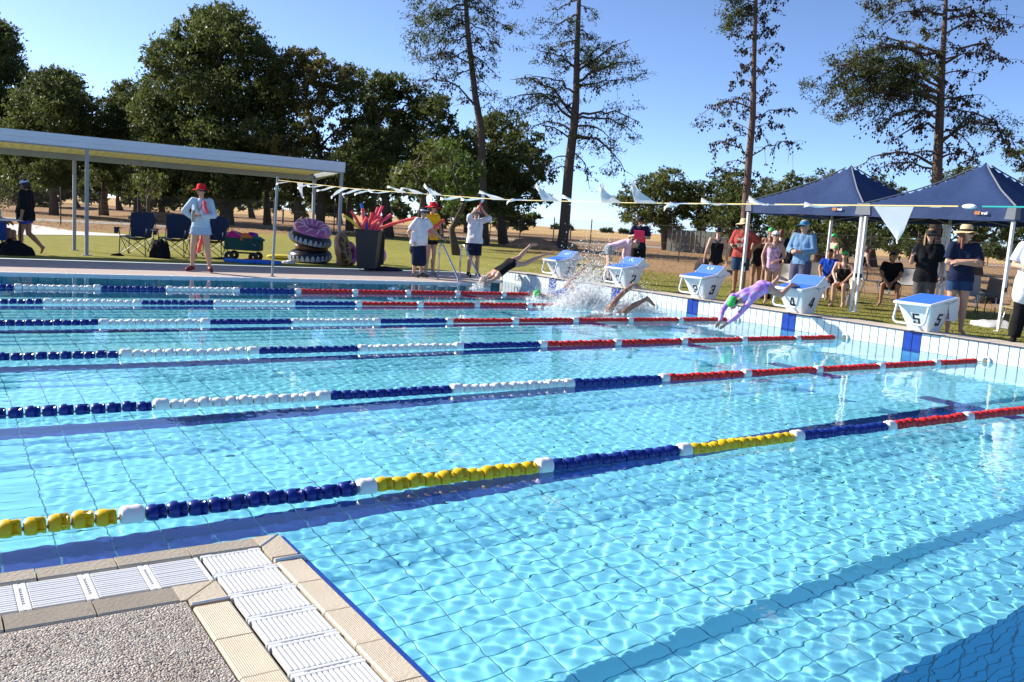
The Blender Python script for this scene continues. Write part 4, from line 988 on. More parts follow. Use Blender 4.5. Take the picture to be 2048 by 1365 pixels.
L = [((tr_at(t3,y), y), (x, y2), sg, lf) for y, x, y2, sg, lf in ((-60,1450,-40,.1,.9),(-50,1560,-60,.1,.3),(-20,1452,10,.1,1),(0,1455,45,.14,.9),(5,1475,50,.1,.3),(10,1555,0,.05,0),(40,1555,15,.02,0),(30,1470,70,.1,0),(60,1480,100,.08,0),(80,1545,50,.02,0),(95,1475,110,.1,0),(105,1558,85,.05,0),(150,1470,120,.08,0),(170,1455,165,.1,0),(165,1545,115,.02,0),(185,1470,200,.1,0),(210,1480,230,.1,0),(215,1545,170,.03,0),(220,1390,238,.22,.12),(205,1430,215,.15,0),(245,1590,225,.18,0),(250,1540,300,.16,0),(265,1450,250,.15,0),(270,1445,290,.1,0),(260,1565,250,.12,0),(320,1415,290,.2,0),(330,1430,345,.2,0),(320,1595,285,.15,0),(345,1530,360,.12,0),(345,1420,340,.1,0),(130,1530,160,.05,0),(30,1540,60,.05,0),(120,1480,150,.05,0),(60,1535,90,.03,0),(180,1530,205,.05,0),(-30,1540,-20,.05,.1),(0,1490,20,.0,0),(20,1530,40,0,0))]
open_pine((1486,528), 40, t3, .175, L, 'almost bare narrow pine hung with cones, left of the gazebos', 103, bark='barkred', cone_n=12, twigs=7)
t4 = [(1872,440),(1875,330),(1880,230),(1884,140),(1890,40),(1896,-100)]
L = [((tr_at(t4,y), y), (x, y2), sg, lf) for y, x, y2, sg, lf in ((-60,1750,-60,.1,.7),(-60,2010,-60,.1,.4),(-30,1730,10,.14,.5),(-20,2000,0,.1,.1),(0,1745,30,.12,.25),(20,1990,60,.1,.05),(40,2015,45,.14,0),(30,1760,45,.1,.05),(70,2010,60,.2,0),(110,1720,75,.08,0),(120,1710,100,.06,.1),(140,1740,90,.1,.35),(160,1665,120,.1,.8),(175,1655,145,.12,.85),(190,1650,185,.14,.8),(200,1660,215,.16,.6),(215,1680,230,.18,.5),(170,1720,140,.12,.75),(185,1735,180,.1,.6),(205,1740,225,.16,.3),(240,1750,260,.15,0),(130,2015,135,.25,0),(120,1990,115,.1,0),(150,1965,150,.1,0),(200,1965,190,.02,.08),(215,1960,235,.06,.1),(190,1945,210,.04,0),(225,1780,270,.15,0),(260,1775,290,.14,0),(270,1960,330,.3,0),(285,2050,330,.34,.15),(290,2040,310,.3,.4),(335,1700,340,.22,0),(350,1740,350,.2,0),(310,1790,330,.14,0),(300,1930,300,.1,0),(320,1960,330,.18,0),(280,1920,340,.15,0),(100,1830,160,.05,.05),(80,1940,110,.05,0),(50,1830,100,.05,.05),(60,1840,60,0,.05),(170,1840,190,.0,.1),(160,1920,180,0,0),(20,1940,20,0,0),(10,1830,20,0,.1))]
open_pine((1866,556), 39, t4, .225, L, 'big spreading pine hung with cones behind the gazebos, leafy only on its left side', 104, cone_n=12, twigs=7)

# ---- mounds, stump, tyre, bush in the dirt
def mound(px, py, wpx, hpx, d, m, name, label, cat, seed, dy=.7):
    c = AT(px, py, d); c.z = float(gz(c.x, c.y))-.05; return lump(name, c, (wpx/2*d/CF, wpx/2*d/CF*dy, hpx*d/CF), m, label, cat, seed)
mound(1085, 497, 150, 20, 47, MT['dirt'], 'dirt_mound', 'orange dirt mound against the foot of the thick bare trunk', 'mound', 1)
mound(330, 436, 130, 16, 58, MT['dirt'], 'dirt_mound', 'reddish dirt mound between the trunks behind the camp chairs', 'mound', 2)
mound(1275, 478, 22, 16, 55, MT['pine'], 'round_bush', 'small dark round bush in the dirt beside the man with the pink clipboard', 'bush', 4)
mound(1407, 519, 38, 27, 31, MT['cone'], 'tree_stump', 'dark rounded stump against the wire fence left of the black swimsuit', 'stump', 5)
mound(1962, 570, 66, 12, 22, MT['cone'], 'rubbish_heap', 'low heap of dark rubble under the old tyre behind the chairs', 'heap', 6)
p = AT(1980, 566, 22.3); p.z = float(gz(p.x, p.y))+.17
ty = MB().lathe([(.20+.0,-.09),(.30,-.10),(.335,-.06),(.34,0),(.335,.06),(.30,.10),(.20,.09),(.19,.05),(.27,0),(.19,-.05)], Matrix.Rotation(R(14), 4, 'X'), 20, close=True).build('old_tyre', MT['rubber'], None, 50, p, 'old black tyre lying on the rubble behind the brown chair', 'tyre')
p = AT(1455, 533, 29); p.z = float(gz(p.x, p.y))
MB().bbox((-.35,-.15,.0),(.35,.15,.16), .04).build('sleeper_block', MT['wood'], None, 40, p, 'dark timber block lying on the dirt beside the girl in the black swimsuit', 'timber')
# ================================================================== PEOPLE
TMP = bpy.data.scenes.new('tmp_build')
def capsule(b, p0, r0, p1, r1, seg=10):
    p0, p1 = Vector(p0), Vector(p1); d = p1-p0
    if d.length < 1e-4: d = Vector((0,0,1e-3)); p1 = p0+d
    t = d.normalized(); pts = []; rr = []
    for a in (80, 50, 22): pts.append(p0-t*r0*math.sin(R(a))); rr.append(r0*math.cos(R(a)))
    pts += [p0, p1]; rr += [r0, r1]
    for a in (22, 50, 80): pts.append(p1+t*r1*math.sin(R(a))); rr.append(r1*math.cos(R(a)))
    b.tube(pts, rr, seg)
def remesh(b, voxel, iters=4):
    me = bpy.data.meshes.new('tmp'); me.from_pydata(b.v, [], b.f); o = bpy.data.objects.new('tmp', me); TMP.collection.objects.link(o)
    m = o.modifiers.new('r', 'REMESH'); m.mode = 'VOXEL'; m.voxel_size = voxel
    s = o.modifiers.new('s', 'SMOOTH'); s.factor = .5; s.iterations = iters
    vl = TMP.view_layers[0]; vl.update(); dg = vl.depsgraph; dg.update()
    out = bpy.data.meshes.new_from_object(o.evaluated_get(dg)); bpy.data.objects.remove(o); bpy.data.meshes.remove(me)
    return out
def segdist(P, a, b):
    d = b-a; t = np.clip(((P-a)@d)/max(d@d, 1e-9), 0, 1); return np.linalg.norm(P-(a+t[:,None]*d), axis=1)
class Body:
    """joints in metres (world axes, relative to the feet point); bones are tapered capsules"""
    def __init__(s, k, J, g=1., hs=1., female=True, limb=1.):
        s.k, s.J, s.g, s.hs = k, J, g, hs; s.female = female; s.limb = limb
    def bones(s):
        J, k, g = s.J, s.k, s.g; l = s.limb*math.sqrt(g); B = {}
        lat = (J['shR']-J['shL']).normalized(); s.lat = lat
        hm = (J['hpL']+J['hpR'])/2; sm_ = (J['shL']+J['shR'])/2; s.hm, s.sm = hm, sm_
        s.fwd = J['fwd']
        tp = lambda u, v, f=0: hm.lerp(sm_, v)+lat*u*k+s.fwd*f*k
        s.tp = tp
        T = []
        for sd in (-1, 1):
            T += [(tp(.055*sd*g, -.04), .098*k*g, tp(.052*sd*g, .32), .080*k*g), (tp(.052*sd*g, .32), .080*k*g, tp(.075*sd, .72), .086*k*g**.7), (tp(.075*sd, .72), .086*k*g**.7, tp(.105*sd, .97), .058*k)]
            if s.female: T.append((tp(.068*sd, .70, .05), .056*k*g**.5, tp(.066*sd, .66, .05), .056*k*g**.5))
        T += [(tp(0, .05), .1*k*g, tp(0, .95), .075*k)]
        if g > 1.15: T.append((tp(0, .2, .05), .105*k*g, tp(0, .45, .05), .095*k*g))
        B['torso'] = T
        for S in 'LR':
            B['ua'+S] = [(J['sh'+S], .052*k*l, J['el'+S], .039*k*l)]
            B['fa'+S] = [(J['el'+S], .039*k*l, J['el'+S].lerp(J['wr'+S], .3), .041*k*l), (J['el'+S].lerp(J['wr'+S], .3), .041*k*l, J['wr'+S], .026*k*l)]
            m = J['kn'+S].lerp(J['an'+S], .32)+(-s.legf(S))*.012*k
            B['th'+S] = [(J['hp'+S], .088*k*l, J['kn'+S], .055*k*l)]
            B['ca'+S] = [(J['kn'+S], .053*k*l, m, .055*k*l), (m, .055*k*l, J['an'+S], .034*k*l)]
            an, to = J['an'+S], J['to'+S]; heel = an+(an-to).normalized()*.035*k+s.footdn(S)*.03*k
            B['ft'+S] = [(an, .035*k, heel, .030*k), (heel, .028*k, to.lerp(an, .22), .031*k), (an, .034*k, to.lerp(an, .25), .028*k), (to.lerp(an, .22), .033*k, to, .022*k)]
        B['neck'] = [(J['nb'], .050*k, J['hc']-J['hu']*.05*k*s.hs, .046*k)]
        h = s.hs*k; hc, hu, hf = J['hc'], J['hu'], J['hf']
        B['head'] = [(hc+hu*.035*h-hf*.012*h, .080*h, hc+hu*.04*h+hf*.018*h, .074*h), (hc+hf*.025*h-hu*.01*h, .066*h, hc+hf*.045*h-hu*.075*h, .036*h),
                     (hc+hf*.090*h-hu*.0*h, .012*h, hc+hf*.105*h-hu*.028*h, .015*h)]
        hl = hf.cross(hu)
        for sd in (-1, 1): B['head'].append((hc+hl*sd*.077*h+hu*.01*h-hf*.012*h, .014*h, hc+hl*sd*.074*h-hu*.018*h-hf*.006*h, .012*h))
        for S in 'LR':
            w = J['wr'+S]; hd = s.handdir(S); pn = s.palmn(S); cr = hd.cross(pn).normalized()
            B['hand'+S] = [(w+cr*o*.014*k, .020*k, w+hd*.075*k+cr*o*.026*k, .016*k) for o in (-1, 0, 1)]
        s.B = B; return B
    def legf(s, S):
        J = s.J; d = (J['to'+S]-J['an'+S]); return d.normalized()
    def footdn(s, S): 
        a = (s.J['an'+S]-s.J['kn'+S]).normalized(); return a
    def handdir(s, S):
        if 'hd'+S in s.J: return s.J['hd'+S].normalized()
        return (s.J['wr'+S]-s.J['el'+S]).normalized()
    def palmn(s, S):
        hd = s.handdir(S); c = s.J.get('pn'+S, (s.hm-s.J['wr'+S])); c = c-hd*c.dot(hd)
        if c.length < 1e-3: c = hd.orthogonal()
        return c.normalized()
    def fingers(s, b):
        k = s.k
        for S in 'LR':
            w = s.J['wr'+S]; hd = s.handdir(S); pn = s.palmn(S); cr = hd.cross(pn).normalized(); curl = s.J.get('curl'+S, .35)
            th = 1 if (cr.dot(s.fwd) > 0) else -1
            for i, (o, L_) in enumerate(((.027,.066),(.009,.076),(-.009,.071),(-.026,.055))):
                p = w+hd*.075*k+cr*o*th*k; pts = [p-hd*.012*k, p]; a = 0
                for f in (.45, .32, .23):
                    a += curl*(1.+.1*i); p = p+(hd*math.cos(a)+pn*math.sin(a))*L_*f*k; pts.append(p)
                b.tube(pts, [.0095*k,.0095*k,.009*k,.0082*k,.0062*k], 6)
            p = w+hd*.02*k+cr*th*.022*k; d1 = (hd*.7+cr*th*.65+pn*.25).normalized(); d2 = (hd*.92+cr*th*.15+pn*(.3+curl*.5)).normalized()
            b.tube([p-d1*.01*k, p+d1*.034*k, p+d1*.034*k+d2*.028*k, p+d1*.034*k+d2*.05*k], [.011*k,.011*k,.0095*k,.007*k], 6)
def garment(body, name, m, parts, voxel=.0135, parent=None, extra=(), cuts=(), iters=5, smooth=True):
    """parts: (bone, t0, t1, inflate0, inflate1); ends that are cut short are left open, like a hem"""
    b = MB(); caps = []; planes = {}
    for bn, t0, t1, i0, i1 in parts:
        if bn == 'torso':
            tp, k, g = body.tp, body.k, body.g
            for (p0, r0, p1, r1) in body.B['torso']:
                v0 = (p0-body.hm).dot((body.sm-body.hm))/max((body.sm-body.hm).length_squared, 1e-9); v1 = (p1-body.hm).dot(body.sm-body.hm)/(body.sm-body.hm).length_squared
                a, c = max(min(v0, v1), t0-.12), min(max(v0, v1), t1+.06)
                if c <= a+.001: 
                    if abs(v0-v1) > .05 or not (t0 <= v0 <= t1): continue
                    q0, q1, s0, s1 = p0, p1, r0, r1
                else:
                    f = lambda v: (v-v0)/(v1-v0) if abs(v1-v0) > 1e-6 else 0
                    q0, q1 = p0.lerp(p1, f(a)), p0.lerp(p1, f(c)); s0, s1 = r0+(r1-r0)*f(a), r0+(r1-r0)*f(c)
                caps.append(('torso', q0, s0+i0, q1, s1+i1))
            if t0 > -.2: planes.setdefault('torso', []).append((tp(0, t0), -(body.sm-body.hm).normalized()))
            if t1 < .99: planes.setdefault('torso', []).append((tp(0, t1), (body.sm-body.hm).normalized()))
            if t0 < -.04 and not name.startswith(('swim', 'shorts', 'trunks', 'trousers')):
                L_ = (body.sm-body.hm).normalized()
                for sd in (-1, 1): caps.append(('torso', tp(.055*sd*g, .1), .098*k*g+i0, tp(.062*sd*g, t0-.1), .100*k*g+i0))
        else:
            seg = body.B[bn]; a0, a1 = seg[0][0], seg[-1][2]; r0, r1 = seg[0][1], seg[-1][3]
            e0, e1 = a0.lerp(a1, t0), a0.lerp(a1, t1); mid = [s_ for s_ in seg]
            s0, s1 = r0+(r1-r0)*t0, r0+(r1-r0)*t1
            if len(seg) > 1 and t1 > .35:
                mm, mr = seg[0][2], seg[0][3]; caps.append((bn, e0, s0+i0, mm, mr+(i0+i1)/2)); caps.append((bn, mm, mr+(i0+i1)/2, e1, s1+i1))
            else: caps.append((bn, e0, s0+i0, e1, s1+i1))
            ax = (a1-a0).normalized()
            if t1 < 1.0: planes.setdefault(bn, []).append((e1, ax))
            if t0 > 0.001: planes.setdefault(bn, []).append((e0, -ax))
    for c in extra: caps.append(c)
    for tag_, p0, r0, p1, r1 in caps: capsule(b, p0, r0, p1, r1, 12)
    me = remesh(b, voxel, iters)
    for bn, pl in cuts: planes.setdefault(bn, []).append(pl)
    if planes:
        P = np.empty(len(me.vertices)*3); me.vertices.foreach_get('co', P); P = P.reshape(-1, 3)
        D = np.stack([segdist(P, np.array(c[1]), np.array(c[3]))-max(c[2], c[4]) for c in caps], 1); near_ = D.argmin(1); kill = np.zeros(len(P), bool)
        names = [c[0] for c in caps]
        for bn, pls in planes.items():
            sel = np.isin(near_, [i for i, n in enumerate(names) if n == bn])
            for p, n in pls: kill |= sel & (((P-np.array(p))@np.array(n)) > 0)
        bm = bmesh.new(); bm.from_mesh(me); bm.verts.ensure_lookup_table()
        bmesh.ops.delete(bm, geom=[bm.verts[i] for i in np.nonzero(kill)[0]], context='VERTS'); bm.to_mesh(me); bm.free()
    me.name = name; me.materials.clear(); me.materials.append(m); me.polygons.foreach_set('use_smooth', np.ones(len(me.polygons), bool))
    return link(me, name, parent)
GROUPS = {}
def joints(H, face, pose, P):
    """standing figure in its own frame (x right, y forward, z up), for 1.7 m, then turned and scaled"""
    k = H/1.7; f = Vector((math.cos(R(face)), math.sin(R(face)), 0)); r = Vector((f.y, -f.x, 0)); u = Vector((0,0,1))
    J = {'hpL': (-.085,0,.86), 'hpR': (.085,0,.86), 'shL': (-.165,-.01,1.385), 'shR': (.165,-.01,1.385), 'nb': (0,-.012,1.41), 'hc': (0,.02,1.575),
         'knL': (-.095,.015,.46), 'knR': (.095,.015,.46), 'anL': (-.10,-.02,.075), 'anR': (.10,-.02,.075), 'toL': (-.125,.15,.026), 'toR': (.125,.15,.026),
         'elL': (-.225,-.035,1.12), 'elR': (.225,-.035,1.12), 'wrL': (-.235,.03,.885), 'wrR': (.235,.03,.885)}
    up = ('shL','shR','nb','hc','elL','elR','wrL','wrR')
    J = {a: Vector(b) for a, b in J.items()}; free = {}
    for a in list(pose):
        if a in J: J[a] = Vector(pose[a])
    if 'hz' in pose:             # seated: the trunk comes down
        for a in up+('hpL','hpR'):
            if a not in pose: J[a].z -= .86-pose['hz']
    if 'lean' in pose:           # bend forward at the hips
        hz = (J['hpL'].z+J['hpR'].z)/2; Mx = Matrix.Translation((0,0,hz)) @ Matrix.Rotation(-R(pose['lean']), 4, 'X') @ Matrix.Translation((0,0,-hz))
        for a in up:
            if a not in pose: J[a] = Mx @ J[a]
    if 'side' in pose:
        for a in up: J[a].x += pose['side']*(J[a].z-.86)
    if 'twist' in pose:
        for a in up:
            if a not in ('hc','nb') : J[a] = Matrix.Rotation(R(pose['twist']), 3, 'Z') @ J[a]
    W = lambda v: (r*v.x+f*v.y+u*v.z)*k
    O = {a: W(v) for a, v in J.items()}
    for a in ('hdL','hdR','pnL','pnR'):
        if a in pose: v = Vector(pose[a]); O[a] = r*v.x+f*v.y+u*v.z
    for a in ('curlL','curlR'):
        if a in pose: O[a] = pose[a]
    hy, hp = R(pose.get('yaw', 0)), R(pose.get('nod', 0))     # head turn (left +) and nod (down +)
    hf = Vector((-math.sin(hy)*math.cos(hp), math.cos(hy)*math.cos(hp), -math.sin(hp))); hu = Vector((-math.sin(hy)*math.sin(hp), math.cos(hy)*math.sin(hp), math.cos(hp)))
    O['hf'] = r*hf.x+f*hf.y+u*hf.z; O['hu'] = r*hu.x+f*hu.y+u*hu.z
    ln = R(pose.get('lean', 0)); O['fwd'] = f*math.cos(ln)-u*math.sin(ln)
    return k, O
def fin_person(t, body, skin, wear, P, shoes=None, voxel=.0145):
    B = body.bones(); b = MB()
    for bn, caps in B.items():
        for p0, r0, p1, r1 in caps: capsule(b, p0, r0, p1, r1)
    me = remesh(b, voxel, 3); bm = bmesh.new(); bm.from_mesh(me)
    fb = MB(); body.fingers(fb)
    J, k, h = body.J, body.k, body.k*body.hs; hl = J['hf'].cross(J['hu'])
    for sd in (-1, 1): fb.ball(J['hc']+J['hf']*.079*h+hl*sd*.031*h+J['hu']*.006*h, .0105*h, 6, 4, 1)
    fb.ball(J['hc']+J['hf']*.081*h-J['hu']*.05*h, (.02*h,.02*h,.007*h), 8, 4, 2)
    fm_ = fb.mesh('tmp', [skin, MT['eye'], MT['lip']]); 
    n0 = len(bm.faces); bm.from_mesh(fm_); bm.to_mesh(me); bm.free(); bpy.data.meshes.remove(fm_)
    mi = np.zeros(len(me.polygons), np.int32); mi[n0:] = fb.m; me.materials.clear()
    for m in (skin, MT['eye'], MT['lip']): me.materials.append(m)
    me.polygons.foreach_set('material_index', mi); me.polygons.foreach_set('use_smooth', np.ones(len(me.polygons), bool)); me.name = 'body'
    link(me, 'body', t)
    for w_ in wear: w_(body, t)
    if shoes:
        for S in 'LR':
            bb = MB(); 
            for p0, r0, p1, r1 in B['ft'+S][1:]: capsule(bb, p0, r0+.012*k, p1, r1+.012*k)
            me = remesh(bb, .014, 3); me.materials.clear(); me.materials.append(shoes); me.polygons.foreach_set('use_smooth', np.ones(len(me.polygons), bool)); me.name = 'shoe'; link(me, 'shoe', t)
# wearables ---------------------------------------------------------
def shirt(m, hem=-.02, sl=.62, infl=.014, name='shirt', long=False, over=.0):
    def w_(b, t):
        k = b.k; p = [('torso', hem, 1.0, (infl+over)*k, infl*k)]
        for S in 'LR':
            if long: p += [('ua'+S, 0, 1, infl*k, infl*k), ('fa'+S, 0, .93, infl*k, infl*.9*k)]
            else: p += [('ua'+S, 0, sl, infl*k, infl*1.7*k)]
        garment(b, name, m, p, parent=t)
    return w_
def shorts(m, leg=.45, infl=.016, name='shorts', top=.16, calf=None):
    def w_(b, t):
        k = b.k; p = [('torso', -.3, top, infl*k*.7, infl*k*.6)]
        for S in 'LR':
            if calf: p += [('th'+S, 0, 1, infl*k, infl*k), ('ca'+S, 0, calf, infl*k, infl*1.5*k)]
            else: p += [('th'+S, 0, leg, infl*k, infl*1.6*k)]
        garment(b, name, m, p, parent=t)
    return w_
def skirt(m, leg=1.0, infl=.03, name='skirt'):
    def w_(b, t):
        k = b.k; J = b.J; p = [('torso', -.3, .16, .012*k, .012*k), ('thL', 0, leg, infl*.6*k, infl*1.5*k), ('thR', 0, leg, infl*.6*k, infl*1.5*k)]
        hm = b.hm; km = (J['knL']+J['knR'])/2; e = hm.lerp(km, leg)
        garment(b, name, m, p, parent=t, extra=[('thL', hm, .11*k, e, .10*k)])
    return w_
def swimsuit(m, top=.80, infl=.007, name='swimsuit', strap=True, cross=False, leg=.10, trim=None):
    def w_(b, t):
        k = b.k; p = [('torso', -.3, top, infl*k, infl*k), ('thL', 0, leg, infl*k, infl*k), ('thR', 0, leg, infl*k, infl*k)]
        garment(b, name, m, p, parent=t, voxel=.0125, iters=3)
        if strap:
            s = MB()
            for sd in (-1, 1):
                pts = [b.tp(.07*sd, top-.03, .082), b.tp(.075*sd, .93, .07), b.tp(.085*sd, 1.06, .0), b.tp((.06 if not cross else .04)*sd, .93, -.075), b.tp((.06 if not cross else .0)*sd, top-.05, -.092)]
                s.tube(pts, .011*k, 6)
            if cross: s.tube([b.tp(0, .8, -.092), b.tp(-.07, .55, -.088)], .02*k, 6).tube([b.tp(0, .8, -.092), b.tp(.07, .55, -.088)], .02*k, 6)
            s.build('strap', trim or m, t, True)
    return w_
def hair(m, long=0., back=True, bun=False, name='hair', fringe=.035):
    def w_(b, t):
        k = b.k*b.hs; J = b.J; hc, hu, hf = J['hc'], J['hu'], J['hf']; hl = hf.cross(hu); s = MB()
        caps = [(hc+hu*.045*k-hf*.018*k, .088*k, hc+hu*.05*k+hf*.012*k, .081*k), (hc-hf*.03*k, .075*k, hc-hf*.03*k-hu*.045*k, .066*k)]
        if long:
            for sd in (-1, 1): caps.append((hc+hl*sd*.062*k-hf*.01*k, .035*k, hc+hl*sd*.075*k-hu*long*k+hf*.0*k, .024*k))
            caps.append((hc-hf*.06*k, .055*k, hc-hf*.085*k-hu*long*k, .045*k))
        if bun: caps.append((hc+hu*.10*k-hf*.06*k, .036*k, hc+hu*.11*k-hf*.065*k, .036*k))
        for c in caps: capsule(s, *c)
        me = remesh(s, .011, 2); P = np.empty(len(me.vertices)*3); me.vertices.foreach_get('co', P); P = P.reshape(-1,3)-np.array(hc)
        f = P@np.array(hf); u = P@np.array(hu); l = np.abs(P@np.array(hl)); kill = (f > .015*k) & (u < fringe*k) & (l < .07*k)
        bm = bmesh.new(); bm.from_mesh(me); bm.verts.ensure_lookup_table(); bmesh.ops.delete(bm, geom=[bm.verts[i] for i in np.nonzero(kill)[0]], context='VERTS'); bm.to_mesh(me); bm.free()
        me.materials.clear(); me.materials.append(m); me.polygons.foreach_set('use_smooth', np.ones(len(me.polygons), bool)); me.name = name; link(me, name, t)
    return w_
def headframe(b):
    J = b.J; k = b.k*b.hs; hl = J['hf'].cross(J['hu']); return Matrix.Translation(J['hc']) @ Matrix((hl*k, J['hf']*k, J['hu']*k)).transposed().to_4x4()
def swimcap(m, text=None, name='swim_cap', goggles=None):
    def w_(b, t):
        M_ = headframe(b); s = MB(); V = []; n = 16; rg = 8
        prof = [(.089*math.sin(a), .094*math.cos(a)) for a in np.linspace(.02, 1.75, rg)]
        Mt = M_ @ Matrix.Translation((0,-.004,.03)) @ Matrix.Rotation(R(18), 4, 'X') @ Matrix.Diagonal((.97, 1.1, 1, 1))
        s.lathe(prof, Mt, n); s.build(name, m, t, True)
        if text: text_mesh(text, .06, MT['blacknum'], Mt @ basis((0,-1,0),(0,0,1),(-1,0,0),(-.0915,0,.015)), .003, .003, t, 'cap_lettering')
        if goggles:
            g_ = MB(); 
            for sd in (-1, 1): g_.ball(M_ @ Vector((sd*.033,.088,.035)), (.022*b.k,.02*b.k,.016*b.k), 8, 5)
            g_.tube([M_ @ Vector((.1*math.sin(a), .1*math.cos(a)-.006, .04)) for a in np.linspace(-2.9, 2.9, 16)], .006*b.k, 5); g_.build('goggles', goggles, t, True)
    return w_
def cap(m, brim=None, name='cap', tilt=0):
    def w_(b, t):
        M_ = headframe(b) @ Matrix.Rotation(R(tilt), 4, 'X'); s = MB()
        prof = [(.095*math.sin(a), .080*math.cos(a)) for a in np.linspace(.02, 1.62, 8)]
        s.lathe(prof, M_ @ Matrix.Translation((0,-.004,.045)) @ Matrix.Diagonal((.95,1.08,1,1)), 16)
        o = s.build(name, m, t, True); q = MB()
        def br(i, j):
            a = (i-.5)*2.3; r0 = .088; r = r0+j*.085*math.cos(a*.55); return M_ @ Vector((math.sin(a)*r*.95, math.cos(a)*r, .046-.02*j-.03*(abs(a)/1.15)**2*.9))
        q.grid(br, 10, 3); n = len(q.v); q.add([tuple(Vector(v)-b.J['hu']*.006) for v in q.v], [f[::-1] for f in q.f]); q.build('brim', brim or m, o, True)
    return w_
def hat(m, brim=.10, band=None, name='hat', crown=.10, droop=.25, flat=.0):
    def w_(b, t):
        M_ = headframe(b) @ Matrix.Translation((0,-.006,.045)); s = MB()
        prof = [(.01,crown), (.055,crown*.99), (.078,crown*.88), (.088,crown*.5), (.094,.0)]
        n = 22; V = []
        s.lathe(prof, M_ @ Matrix.Diagonal((.96,1.1,1,1)), n); o = s.build(name, m, t, True); q = MB()
        def br(i, j):
            a = i*2*math.pi; r = .094+j*brim; z = -droop*j*brim+.018*math.sin(2*a+1)*j+.010*math.sin(5*a)*j; return M_ @ Vector((math.sin(a)*r*.96, math.cos(a)*(r+.008), z))
        q.grid(br, 28, 4); q.add([tuple(Vector(v)-b.J['hu']*.004) for v in q.v], [f[::-1] for f in q.f]); q.build('brim', m, o, True)
        if band: MB().lathe([(.0935,.004),(.097,.004),(.094,.034),(.0905,.034)], M_ @ Matrix.Diagonal((.97,1.1,1,1)), 22).build('hat_band', band, o, True)
    return w_
def sunglasses(b, t):
    M_ = headframe(b); s = MB()
    for sd in (-1, 1): s.bbox((sd*.034-.026,.082,-.006), (sd*.034+.026,.094,.024), .005, M=M_); s.tube([M_ @ Vector((sd*.06,.085,.014)), M_ @ Vector((sd*.082,.0,.012))], .004, 4)
    s.tube([M_ @ Vector((-.02,.092,.015)), M_ @ Vector((.02,.092,.015))], .004, 4); s.build('sunglasses', MT['black'], t)
def lanyard(m, drop=.5, pend=None):
    def w_(b, t):
        s = MB(); k = b.k
        for sd in (-1, 1): s.tube([b.tp(.05*sd, 1.03, .0), b.tp(.06*sd, .92, .085), b.tp(.03*sd, .75, .118), b.tp(.0, drop, .125)], .005, 4)
        s.build('lanyard', m, t)
        if pend: MB().ball(b.tp(0, drop-.05, .13), (.026,.026,.036), 10, 6).ball(b.tp(0, drop+.03, .128), .014, 8, 5).build('stopwatch', pend, t, True)
    return w_
def person(label, P, H, face, skin='skin', pose={}, wear=(), g=1., hs=1., female=True, shoes=None, group='people at the pool', limb=1.):
    P = Vector(P); k, O = joints(H, face, pose, P)
    t = empty('person', P, label=label, cat='person', group=group); b = Body(k, O, g, hs, female, limb)
    fin_person(t, b, MT[skin] if isinstance(skin, str) else skin, wear, P, shoes); b.t = t; b.P = P; return b
def diver(label, J, k, skin, wear, group, P, female=True, hs=1.):
    P = Vector(P); O = {a: (Vector(v)-P if a[:2] in ('hp','sh','el','wr','kn','an','to','nb','hc') else (Vector(v).normalized() if not isinstance(v, (int, float)) else v)) for a, v in J.items()}
    t = empty('person', P, label=label, cat='person', group=group); b = Body(k, O, 1., hs, female); fin_person(t, b, MT[skin], wear, P); b.t = t; return b
def prop(b, name, mb, m, label, cat, group=None, smooth=40):   # something held: its own thing, built in the holder's frame
    o = mb.build(name, m, None, smooth, b.P, label, cat, group); return o
F_ = lambda n, c: MT.setdefault(n, fabric(n, c))
BLK = F_('black_cloth', (.010,.010,.012)); NVY = F_('navy_cloth', (.012,.018,.045)); WHT = F_('white_cloth', (.66,.67,.69)); PBL = F_('pale_blue_fleece', (.42,.54,.63)); DNM = F_('pale_denim', (.30,.42,.56)); DNB = F_('blue_denim', (.022,.05,.115))
YEL = F_('yellow_polo', (.80,.42,.01)); REDH = F_('red_hat_felt', (.60,.02,.03)); CLOG = mat('maroon_clog', (.17,.008,.012), .6); STR = F_('straw', (.62,.46,.26)); RST = F_('faded_red_cotton', (.36,.065,.055)); GRN = mat('green_latex', (.05,.52,.10), .35, .1, 9); BLJ = F_('light_blue_jumper', (.14,.25,.40)); PUR = F_('slate_cloth', (.075,.075,.13)); RBL = F_('royal_blue_lycra', (.01,.06,.42)); PNK = F_('pink_linen', (.72,.48,.58)); GRY = F_('grey_cloth', (.09,.085,.08)); CAPB = F_('blue_cap', (.06,.20,.34)); CAPW = F_('blue_white_cap', (.45,.55,.75))
def printed(name, cols, scale, stretch=1):
    m = bpy.data.materials.new(name); m.use_nodes = True; nt = m.node_tree; b = nt.nodes['Principled BSDF']; b.inputs['Roughness'].default_value = .7
    tc = N(nt, 'ShaderNodeTexCoord'); no = N(nt, 'ShaderNodeTexNoise'); no.inputs['Scale'].default_value = scale; no.inputs['Detail'].default_value = 3; no.inputs['Distortion'].default_value = .8
    nt.links.new(tc.outputs['Object'], no.inputs['Vector']); r = N(nt, 'ShaderNodeValToRGB'); e = r.color_ramp.elements
    while len(e) < len(cols): e.new(.5)
    for i, (el, c) in enumerate(zip(e, cols)): el.position = .3+.4*i/(len(cols)-1); el.color = (*c, 1)
    nt.links.new(no.outputs['Fac'], r.inputs[0]); nt.links.new(r.outputs[0], b.inputs['Base Color']); return m
STRIPE = printed('pale_striped_cotton', [(.75,.74,.76),(.62,.62,.70)], 30)
FLOR = printed('bright_printed_lycra', [(.05,.12,.5),(.75,.10,.05),(.10,.14,.55),(.75,.65,.68),(.80,.16,.03),(.40,.12,.55)], 34)
